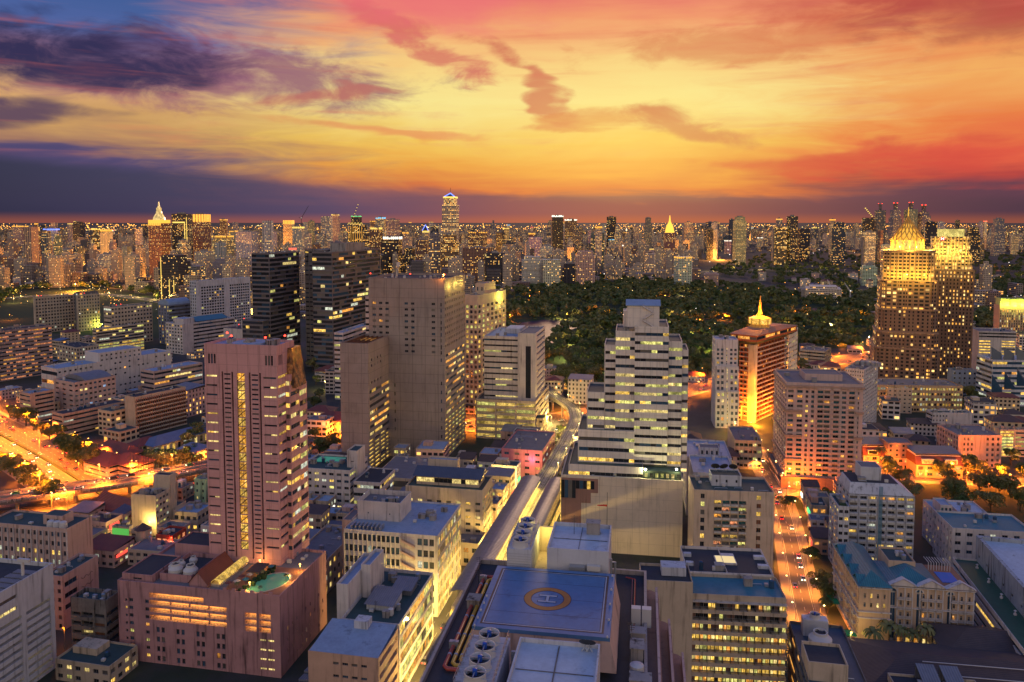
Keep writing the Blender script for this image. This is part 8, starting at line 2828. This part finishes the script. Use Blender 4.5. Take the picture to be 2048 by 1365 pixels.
b.obj('zigzag_crown', GLOWS['yellow'], t)
for q in range(7):
    b = MB(); xx = x0 + (x1 - x0) * (q + .5) / 7; b.box(xx - .4, xx + .4, -.9, -.4, Zt * .2, Zt * .97); b.obj('light_line', GLOWS['gold'], t)
# pagoda crowned tower
t, x0, x1, d_, Zt = tower(292, 333, 447, 562, 'brown', .45, 'brown tower with a lit pagoda crown and finial', None, None, step=False, g=14)
cxm, cym = 0, d_ / 2
b = MB(); [b.box(x0 + (x1 - x0) * (q + .12) / 7, x0 + (x1 - x0) * (q + .88) / 7, -.5, d_ + .5, Zt - 6, Zt + 9) for q in range(7)]; b.obj('lit_crown', GLOWS['gold'], t)
wv = x1
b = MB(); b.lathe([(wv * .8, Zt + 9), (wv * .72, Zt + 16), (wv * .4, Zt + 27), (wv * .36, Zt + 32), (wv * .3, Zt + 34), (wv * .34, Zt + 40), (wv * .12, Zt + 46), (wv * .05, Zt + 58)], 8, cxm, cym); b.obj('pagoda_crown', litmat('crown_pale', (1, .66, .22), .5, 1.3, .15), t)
# tallest tower with blue triangle
t, x0, x1, d_, Zt = tower(882, 916, 410, 560, 'cream', .75, 'tallest tower with blue triangle lights on its peak', None, None, step=False, g=6)
b = UVB(); b.wall(rect(x0 * .8, x1 * .8, d_ * .1, d_ * .9), Zt, Zt + 22); o = b.obj('upper_stage', FAR, t); o.color = (.5, .4, .25, .9)
b = MB(); b.box(x0 * .86, x1 * .86, d_ * .05, d_ * .95, Zt + 18, Zt + 22.5); b.obj('lit_crown', GLOWS['yellow'], t)
Zp = gy(899, 387, gp(899, 560, 0).y).z
b = MB(); b.frustum(rect(x0 * .7, x1 * .7, d_ * .15, d_ * .85), Zt + 22.6, rect(-.3, .3, d_ / 2 - .3, d_ / 2 + .3), Zp); b.obj('peak', plain('peak_dark', (.05, .05, .08), .4), t)
for sx in (-1, 1):
    b = MB(); b.tube([(sx * x1 * .74, d_ * .1, Zt + 22), (0, d_ / 2 - 1, Zp + 1)], 1.3, 5); b.obj('blue_light_line', GLOWS['blue'], t)
b = MB(); b.tube([(0, d_ / 2, Zp), (0, d_ / 2, Zp + 16)], .5, 5); b.obj('mast', DARKM, t)
for i, (xa, xc, yt) in enumerate(((844, 858, 462), (884, 897, 464), (897, 912, 462))):
    t, x0, x1, d_, Zt = tower(xa, xc, yt, 556 + i * 2, 'cream', .5, ('left', 'middle', 'right')[i] + ' one of three low towers with blue peak lights below the tallest', 'blue peaked towers', None, step=False, g=6)
    b = MB(); b.frustum(rect(x0, x1, 0, d_), Zt + .1, rect(-.2, .2, d_ / 2 - .2, d_ / 2 + .2), Zt + 16); b.obj('peak', DARKM, t)
    for sx in (-1, 1):
        b = MB(); b.tube([(sx * x1, -.3, Zt + .5), (0, d_ / 2 - .6, Zt + 17)], .9, 4); b.obj('blue_light_line', GLOWS['blue'], t)
    b = MB(); b.box(x0 - .2, x1 + .2, -.3, d_ + .2, Zt - 5, Zt); b.obj('lit_crown', GLOWS['yellow'], t)
# golden dome tower
t, x0, x1, d_, Zt = tower(1328, 1351, 466, 536, 'brown', .6, 'tower crowned by a golden dome and finial', None, None, step=False, g=5)
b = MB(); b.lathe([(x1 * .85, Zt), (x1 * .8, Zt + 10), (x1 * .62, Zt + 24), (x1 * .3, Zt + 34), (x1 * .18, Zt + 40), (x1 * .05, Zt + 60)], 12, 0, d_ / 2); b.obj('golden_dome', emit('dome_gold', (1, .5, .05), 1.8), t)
# cranes
for i, (xa, ya, xb, yb, yg) in enumerate(((604, 437, 617, 412, 520), (704, 446, 716, 410, 505), (1744, 436, 1731, 417, 530), (1664, 580, 1655, 560, 600), (1700, 584, 1689, 566, 604))):
    p = gp(xa, yg, 0)
    q0, q1 = gy(xa, ya, p.y), gy(xb, yb, p.y)
    t = thing('tower_crane', ('crane with a raised jib left of the yellow crowned tower', 'crane with lamps on the green netted tower', 'crane strung with lamps left of the golden cone', 'small crane beyond the park pond, left', 'small crane beyond the park pond, right')[i], 'crane', p)
    b = MB(); b.tube([(0, 0, 0), (0, 0, q0.z)], 1.3, 4); b.obj('mast', FRAMEW if i > 2 else DARKM, t)
    b = MB(); b.tube([(0, 0, q0.z), (q1.x - p.x, 0, q1.z)], [1.3, .7], 4); b.tube([(0, 0, q0.z), ((p.x - q1.x) * .3, 0, q0.z + 3)], 1.0, 4); b.obj('jib', FRAMEW if i > 2 else DARKM, t)
    if i in (1, 2):
        for k in range(6):
            f_ = (k + 1) / 6
            b = MB(); c_ = Vector((0, 0, q0.z)).lerp(Vector((q1.x - p.x, 0, q1.z)), f_); b.box(c_.x - 1.6, c_.x + 1.6, -1.6, 1.6, c_.z - 1.6, c_.z + 1.6); b.obj('crane_lamp', GLOWS['yellow'], t)
    else:
        b = MB(); b.lathe([(.2, q0.z), (1.6, q0.z + 1.4), (.2, q0.z + 3)], 6); b.obj('crane_lamp', GLOWS['white'], t)

# ------------------------------------------------------------------ the twin towers on the right
def oc(cx_, cy_, w_, d_, c):
    return [(cx_ - w_ / 2 + c, cy_), (cx_ + w_ / 2 - c, cy_), (cx_ + w_ / 2, cy_ + c), (cx_ + w_ / 2, cy_ + d_ - c), (cx_ + w_ / 2 - c, cy_ + d_), (cx_ - w_ / 2 + c, cy_ + d_), (cx_ - w_ / 2, cy_ + d_ - c), (cx_ - w_ / 2, cy_ + c)]


TWALL = (.22, .14, .1, .42)
TPIER = wallmat('tower_pier', (.27, .17, .12), .6)
p = gp(1812, 772, 0)
t = thing('cone_tower', 'floodlit stone tower with a golden lattice cone, left of the twin towers', 'tower', p, -radians(20))
Yt = p.y
Zs = lambda py: gy(1812, py, Yt).z
sc = (CP * p.y + SP * H) / F
wd = lambda px: px * sc
levels = [(0, Zs(700), 118, 9), (Zs(700), Zs(668), 112, 9), (Zs(668), Zs(622), 106, 9), (Zs(622), Zs(564), 101, 10), (Zs(564), Zs(505), 92, 12)]
for i, (z0, z1, w_, c) in enumerate(levels):
    b = UVB(); b.wall(oc(0, (118 - w_) * sc * .4, wd(w_), wd(w_) * .82, wd(c)), z0, z1)
    o = b.obj('shaft_stage', FAR, t); o.color = TWALL if i < 4 else (.5, .34, .18, .2)
    pts = oc(0, (118 - w_) * sc * .4, wd(w_) * 1.0, wd(w_) * .82, wd(c))
    b = MB()
    for k in (0, 1, 7):
        a, d = pts[k], pts[(k + 1) % 8]
        nseg = max(2, int(sqrt((a[0] - d[0]) ** 2 + (a[1] - d[1]) ** 2) / 5))
        for q in range(nseg + 1):
            x, y = a[0] + (d[0] - a[0]) * q / nseg, a[1] + (d[1] - a[1]) * q / nseg
            b.box(x - .35, x + .35, y - .5, y + .2, z0, z1 - .05)
    b.obj('stone_pier', TPIER, t)
    b = MB(); b.frustum(oc(0, (118 - w_) * sc * .4 - .8, wd(w_) + 1.6, wd(w_) * .82 + 1.6, wd(c)), z1 + .01, oc(0, (118 - w_) * sc * .4 - .4, wd(w_) + .8, wd(w_) * .82 + .8, wd(c)), z1 + 1.6); b.obj('cornice', TPIER, t)
w5 = 92
cyc = (118 - w5) * sc * .4 + wd(w5) * .41
zr = Zs(505) + 1.7
b = MB(); b.lathe([(wd(29), zr), (wd(29), Zs(482))], 16, 0, cyc); b.obj('lantern_drum', litmat('drum_gold', (1, .6, .1), .5, 1.6, .3), t)
for k in range(16):
    a = 2 * pi * k / 16
    b = MB(); b.box(wd(30) * cos(a) - .5, wd(30) * cos(a) + .5, cyc + wd(30) * sin(a) - .5, cyc + wd(30) * sin(a) + .5, zr, Zs(482)); b.obj('drum_column', GOLD, t)
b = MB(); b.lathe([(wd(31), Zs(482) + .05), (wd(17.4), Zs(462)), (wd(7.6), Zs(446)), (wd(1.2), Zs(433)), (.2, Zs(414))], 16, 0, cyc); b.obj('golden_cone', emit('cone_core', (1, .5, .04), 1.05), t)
b = MB()
for k in range(16):
    for dr in (-1, 1):
        pts = []
        for j in range(9):
            f_ = j / 8
            a = 2 * pi * (k + dr * f_ * 2.4) / 16; rr = wd(32) * (1 - f_) ** 1.12 + .3
            pts.append((rr * cos(a), cyc + rr * sin(a), Zs(482) + (Zs(433) - Zs(482)) * f_))
        b.tube(pts, .55, 4)
b.obj('cone_lattice', GOLD, t)
for k in range(8):
    a = 2 * pi * k / 8
    l = bpy.data.lights.new('cone_flood', 'POINT'); l.energy = 22000; l.color = (1, .6, .08); lo_ = bpy.data.objects.new('cone_flood', l); COL.objects.link(lo_); lo_.parent = t; lo_.location = (wd(42) * cos(a), cyc + wd(42) * sin(a), zr + 3)
for k in range(7):
    l = bpy.data.lights.new('stage_flood', 'POINT'); l.energy = 8000; l.color = (1, .6, .06); lo_ = bpy.data.objects.new('stage_flood', l); COL.objects.link(lo_); lo_.parent = t; lo_.location = (wd(-46 + k * 15), -6.0 + (6 if k in (0, 6) else 0), Zs(552))
FOOT.append((Vector((p.x, p.y + 25, 0)), 30, 60, 60, 0))
p = gp(1900, 752, 0)
t = thing('crown_tower', 'stone and glass tower with a yellow lit box crown, right of the twin towers', 'tower', p, -radians(24))
sc = (CP * p.y + SP * H) / F
Zs = lambda py: gy(1900, py, p.y).z
for i, (z0, z1, w_, d_, xo) in enumerate(((0, Zs(540), 74, 60, 0), (Zs(540), Zs(510), 68, 54, -2), (Zs(510), Zs(474), 66, 50, -6))):
    b = UVB(); b.wall(oc(xo * sc, (74 - w_) * sc * .3, wd(w_) * sc / sc, wd(d_), wd(5)), z0, z1); o = b.obj('shaft_stage', FAR, t); o.color = (.22, .13, .09, .6) if i == 0 else (.5, .36, .22, .55)
    b = MB()
    for q in range(12):
        xx = xo * sc - wd(w_) / 2 + wd(w_) * (q + .5) / 12; b.box(xx - .35, xx + .35, (74 - w_) * sc * .3 - .5, (74 - w_) * sc * .3 - .05, z0, z1)
    b.obj('stone_pier', TPIER, t)
b = MB(); b.box(-wd(28), wd(16), wd(4), wd(40), Zs(474) + .01, Zs(459)); b.obj('lit_crown', litmat('crown_box', (1, .8, .2), .8, 1.8, .2), t)
SIGNW = emit('sign_white_face', (1, .95, .9), 1.6); SIGNR = emit('sign_red_face', (.9, .05, .04), 1.6)
xs, zs_ = -wd(22), Zs(478)                           # the hexagon logo: red triangles left and right, red bow ties above and below
for sx in (-1, 1):
    b = MB(); b.poly([(xs + sx * 3.2, wd(2) * 0 + 1.0, zs_), (xs + sx * 1.4, 1.0, zs_ + 1.8), (xs + sx * 1.4, 1.0, zs_ - 1.8)]); o = b.obj('sign_triangle', SIGNR, t); o.location.y = -1.6
    b = MB(); b.poly([(xs, 1.0, zs_), (xs + sx * 1.4, 1.0, zs_ + 1.8), (xs + sx * 1.4, 1.0, zs_ - 1.8)]); o = b.obj('sign_field', SIGNW, t); o.location.y = -1.6
    b = MB(); b.poly([(xs, 1.0, zs_), (xs - 1.4, 1.0, zs_ + sx * 1.8), (xs + 1.4, 1.0, zs_ + sx * 1.8)]); o = b.obj('sign_triangle', SIGNR, t); o.location.y = -1.6
for k in range(6):
    l = bpy.data.lights.new('crown_flood', 'POINT'); l.energy = 7000; l.color = (1, .72, .1); lo_ = bpy.data.objects.new('crown_flood', l); COL.objects.link(lo_); lo_.parent = t; lo_.location = (wd(-36 + k * 13), -7, Zs(505))
FOOT.append((Vector((p.x, p.y + 25, 0)), 30, 50, 60, 0))

# ------------------------------------------------------------------ generic towers and low houses
def zone(px):
    return 'far left' if px < 300 else 'left' if px < 700 else 'middle' if px < 1150 else 'middle right' if px < 1600 else 'far right'


random.seed(77)
n = 0
tries = 0
while n < 230 and tries < 6000:
    tries += 1
    px = U(-20, 2068)
    yb = 443 + 105 * R() ** .8 + 26
    if R() < .35:
        yb = U(470, 500)
    p = gp(px, yb, 0)
    if blocked(p.x, p.y + 10, 12) or onroad(p.x, p.y, 12) or inpoly(px, yb, PARK) or inpoly(px, yb, FIELD):
        continue
    if 1400 < px < 1760 and yb > 520 or px > 1900 and yb > 535 or 1000 < px < 1400 and yb > 556 or px < 330 and yb > 562:
        continue
    if (1312 < px < 1366 or 278 < px < 346) and yb > 500 or (872 < px < 926 or 1100 < px < 1130) and yb > 530:
        continue
    Z = random.choice([U(35, 70), U(60, 110), U(90, 150), U(120, 175)]) * (.75 if yb < 480 else 1)
    wm = U(16, 40)
    D = CP * p.y + SP * H
    wp = wm / D * F
    tone = random.choice(['grey', 'pale', 'white', 'dark', 'brown', 'cream', 'pinkish', 'pale', 'white', 'blue glass', 'cream'])
    cr = random.choice([None] * 13 + ['gold', 'yellow', 'white', 'gold', 'yellow', 'gold', 'red'] + (['cyan'] if R() < .3 else []))
    tower(px - wp / 2, px + wp / 2, 0, yb, tone, U(.18, .6), '%s high-rise with scattered lit windows in the %s skyline' % (tone, zone(px)), '%s towers in the %s skyline' % (tone, zone(px)), cr, Z=Z)
    n += 1
print('far towers', n)
# low and middle houses between the named buildings
HW = [CREAM, WHITE, PALEP, BEIGE, PEACH, CONC]
n = 0
tries = 0
while n < 290 and tries < 9000:
    tries += 1
    px, py = U(-20, 2068), 560 + 400 * R() ** 1.1
    p = gp(px, py, 0)
    w_, d_ = U(10, 24), U(10, 22)
    if blocked(p.x, p.y + d_ / 2, max(w_, d_) * .62) or onroad(p.x, p.y + d_ / 2, max(w_, d_) * .62 + 3):
        continue
    if inpoly(px, py, PARK) or inpoly(px, py, FIELD) or (px > 1560 and py > 960) or (1140 < px < 1420 and 770 < py < 850):
        continue
    h_ = random.choice([U(5, 9), U(7, 14), U(10, 22)]) if py > 640 else U(6, 26)
    ang = 31 if px < 420 else 12
    zn = zone(px)
    roofk = R()
    rn = 'tiled roof' if roofk < .3 else 'sheet roof' if roofk < .5 else 'flat roof'
    t = thing('low_house', 'low house with a %s among the %s streets' % (rn, zn), 'house', (p.x, p.y, 0), -radians(ang + U(-6, 6)), 'low houses with %s in the %s' % (rn, zn))
    FOOT.append((Vector((p.x, p.y, 0)) + Vector((w_ / 2, d_ / 2, 0)), 0, w_ + 1, d_ + 1, radians(ang)))
    b = UVB(); b.wall(rect(0, w_, 0, d_), 0, h_); o = b.obj('wall', FAR, t)
    c_ = random.choice(['white', 'cream', 'pale', 'pinkish', 'pale']); o.color = CN_[c_] + (U(.1, .45),)
    if rn == 'tiled roof':
        hip(0, w_, 0, d_, h_ + .02, U(2.5, 4), random.choice([TILER, TILEB, TILER]), par=t, e=.8)
    elif rn == 'sheet roof':
        b = MB(); b.quad((-.4, -.4, h_ + .3), (w_ + .4, -.4, h_ + .3), (w_ + .4, d_ + .4, h_ + 2), (-.4, d_ + .4, h_ + 2)); b.quad((0, d_, h_), (w_, d_, h_), (w_ + .4, d_ + .4, h_ + 2), (-.4, d_ + .4, h_ + 2)); b.obj('sheet_roof', random.choice([SHEETG, SHEETD, ribbed('blue_sheet_roof', (.14, .19, .3), .8, 'y')]), t)
    else:
        b = MB(); b.box(.2, w_ - .2, .2, d_ - .2, h_ + .01, h_ + .1); b.obj('roof', random.choice([ROOFC, ROOFD, ROOFB, ROOFG]), t)
        b = MB(); a = U(.1, .5)
        b.box(w_ * a, w_ * (a + .3), d_ * .4, d_ * .7, h_ + .11, h_ + U(2, 3.4)); b.obj('roof_room', random.choice(HW), t)
        b = MB(); b.box(-.12, w_ + .12, -.12, .0, h_ - .05, h_ + .7); b.box(-.12, w_ + .12, d_, d_ + .12, h_ - .05, h_ + .7); b.box(-.12, 0, 0, d_, h_ - .05, h_ + .7); b.box(w_, w_ + .12, 0, d_, h_ - .05, h_ + .7); b.obj('parapet', random.choice(HW), t)
    n += 1
print('low houses', n, 'tries', tries)

n = 0
for _ in range(3000):
    px, py = random.choice([(U(120, 420), U(985, 1150)), (U(560, 1000), U(930, 1180)), (U(1560, 1760), U(1000, 1120)), (U(420, 700), U(1000, 1180))])
    p = gp(px, py, 0)
    w_, d_ = U(7, 13), U(8, 14)
    if n >= 75:
        break
    if blocked(p.x + w_ / 2, p.y + d_ / 2, 6.5) or onroad(p.x + w_ / 2, p.y + d_ / 2, 8) or proj((p.x, p.y, 10))[1] < 955 and px < 420:
        continue
    n += 1
    zn = 'left of the pink tower' if px < 420 else 'between the towers in the centre' if px < 1010 else 'beside the lane on the right'
    shophouse(p, 11, w_, d_, U(6, 13), 'small shophouse squeezed ' + zn, 'small shophouses ' + zn, .5, sign=R() < .35, name='small_shophouse', sides='R' if px < 1200 else 'L')
print('small shophouses', n)
# strong lamps added at random among the far towers to warm their lower storeys
for i in range(26):
    px, yb = U(0, 2048), U(478, 556)
    if i < 8:
        px, yb = U(60, 480), U(520, 590)
    p = gp(px, yb, 0)
    if blocked(p.x, p.y, 3) or inpoly(px, yb, PARK):
        continue
    lamp(p, 16, 900000 * (p.y / 2200) ** 1.4, (1, .36, .04), BULB_O, 'orange mast lamp glowing between the far towers in the %s' % zone(px), 'added far lamps ' + zone(px), 1.5)

# the endless city beyond: one carpet of roofs, and its lights
def carpet(n, y0, y1, seed):
    g_ = np.random.default_rng(seed)
    Y = y0 * (y1 / y0) ** g_.uniform(0, 1, n)
    Xs = Y * g_.uniform(-.74, .74, n)
    return Xs, Y


for kk, (cc, ll) in enumerate((((.34, .27, .22), .2), ((.2, .17, .16), .16), ((.42, .33, .26), .24), ((.28, .18, .14), .3))):
    Xs, Ys = carpet(2300, 1250, 16000, 3 + kk)
    b = UVB()
    for x, y in zip(Xs, Ys):
        px, py = proj((x, y, 0))
        if py > 470 and (inpoly(px, py, PARK) or inpoly(px, py, FIELD) or (1395 < px < 2100 and 505 < py < 600) or y < 2500 and blocked(x, y, 6)):
            continue
        s_ = 1 + y / 6000
        w_, d_ = U(8, 26) * s_, U(8, 26) * s_
        h_ = U(5, 16) if R() < .85 else U(18, 48) * min(1.8, s_)
        b.wall(rect(x - w_ / 2, x + w_ / 2, y, y + d_), 0, h_)
    o = b.obj('distant_rooftops', FAR, kind='stuff'); o.color = cc + (ll,); o['label'] = 'endless carpet of low rooftops reaching the horizon'


b = UVB()
for x, y in zip(*carpet(1100, 1500, 7000, 61)):
    px, py = proj((x, y, 0))
    if py > 470 and (inpoly(px, py, PARK) or inpoly(px, py, FIELD) or (1395 < px < 2100 and 505 < py < 600) or y < 2500 and blocked(x, y, 12)):
        continue
    w_, d_ = U(14, 30), U(14, 26)
    z1_ = U(22, 85)
    b.wall(rect(x - w_ / 2, x + w_ / 2, y, y + d_), 0, z1_)
    b.wall(rect(x - w_ * .25, x + w_ * .2, y + d_ * .3, y + d_ * .7), z1_, z1_ + U(3, 7))
o = b.obj('distant_midrises', FAR, kind='stuff'); o.color = (.5, .4, .3, .34); o['label'] = 'countless lit mid-rise blocks packed behind the nearer far towers'


def lights(name, n, y0, y1, mat, seed, rad, zmax, xlim=.74):
    g_ = np.random.default_rng(seed)
    Xs, Ys = [], []
    for x, y in zip(*carpet(n // 9, y0, y1, seed)):
        a = g_.choice([.2, .54, 1.77, 2.1]) + g_.normal() * .05
        st_ = (22 + y * .006)
        for k in range(9 if g_.random() < .75 else 2):
            Xs.append(x + cos(a) * st_ * k + g_.normal() * 4); Ys.append(y + sin(a) * st_ * k)
    V, Fc = [], []
    for x, y in zip(Xs, Ys):
        px, py = proj((x, y, 0))
        if inpoly(px, py, LAKE) or (py > 500 and (inpoly(px, py, PARK) or (1395 < px < 2100 and py < 600)) and R() < .86) or y < 2500 and blocked(x, y, 2):
            continue
        r = rad * y / 1550 * U(.5, 1.3)
        z = U(4, zmax) * (1 + y / 9000)
        i = len(V)
        V += [(x - r, y, z), (x, y - r, z), (x + r, y, z), (x, y, z + r), (x, y, z - r)]
        Fc += [(i, i + 1, i + 3), (i + 1, i + 2, i + 3), (i, i + 4, i + 1), (i + 1, i + 4, i + 2)]
    me = bpy.data.meshes.new(name); me.from_pydata(V, [], Fc); me.materials.append(mat)
    o = link(name, me, kind='stuff'); o['label'] = 'countless small city lights glittering towards the horizon'


lights('distant_orange_lights', 4200, 1000, 22000, emit('far_orange', (1, .38, .05), 5), 41, .62, 22)
lights('distant_yellow_lights', 2200, 1000, 18000, emit('far_yellow', (1, .7, .22), 5), 42, .6, 30)
lights('distant_white_lights', 500, 1000, 9000, emit('far_white', (1, .93, .8), 5), 43, .55, 40)
lights('horizon_lights', 1500, 7000, 26000, emit('far_horizon', (1, .42, .06), 4), 45, .8, 30)

# ------------------------------------------------------------------ tell the look-alikes apart by their order
ORD = 'first second third fourth fifth sixth seventh eighth ninth tenth eleventh twelfth thirteenth fourteenth fifteenth sixteenth seventeenth eighteenth nineteenth twentieth'.split()
for tn in ('twenty', 'thirty', 'forty', 'fifty', 'sixty'):
    ORD += [tn + '-' + o_ for o_ in ORD[:9]] + [{'twenty': 'thirtieth', 'thirty': 'fortieth', 'forty': 'fiftieth', 'fifty': 'sixtieth', 'sixty': 'seventieth'}[tn]]
bpy.context.view_layer.update()
groups = {}
for o in COL.objects:
    if o.parent is None and 'label' in o and 'category' in o:
        groups.setdefault(o['label'], []).append(o)
for lab, os_ in groups.items():
    if len(os_) > 1 and len(os_) <= len(ORD) and 'in the near part of the park' not in lab:
        os_.sort(key=lambda o: proj(o.location)[0])
        for o, nm in zip(os_, ORD):
            if len(lab.split()) <= 12:
                o['label'] = lab + ', ' + nm + ' from left'
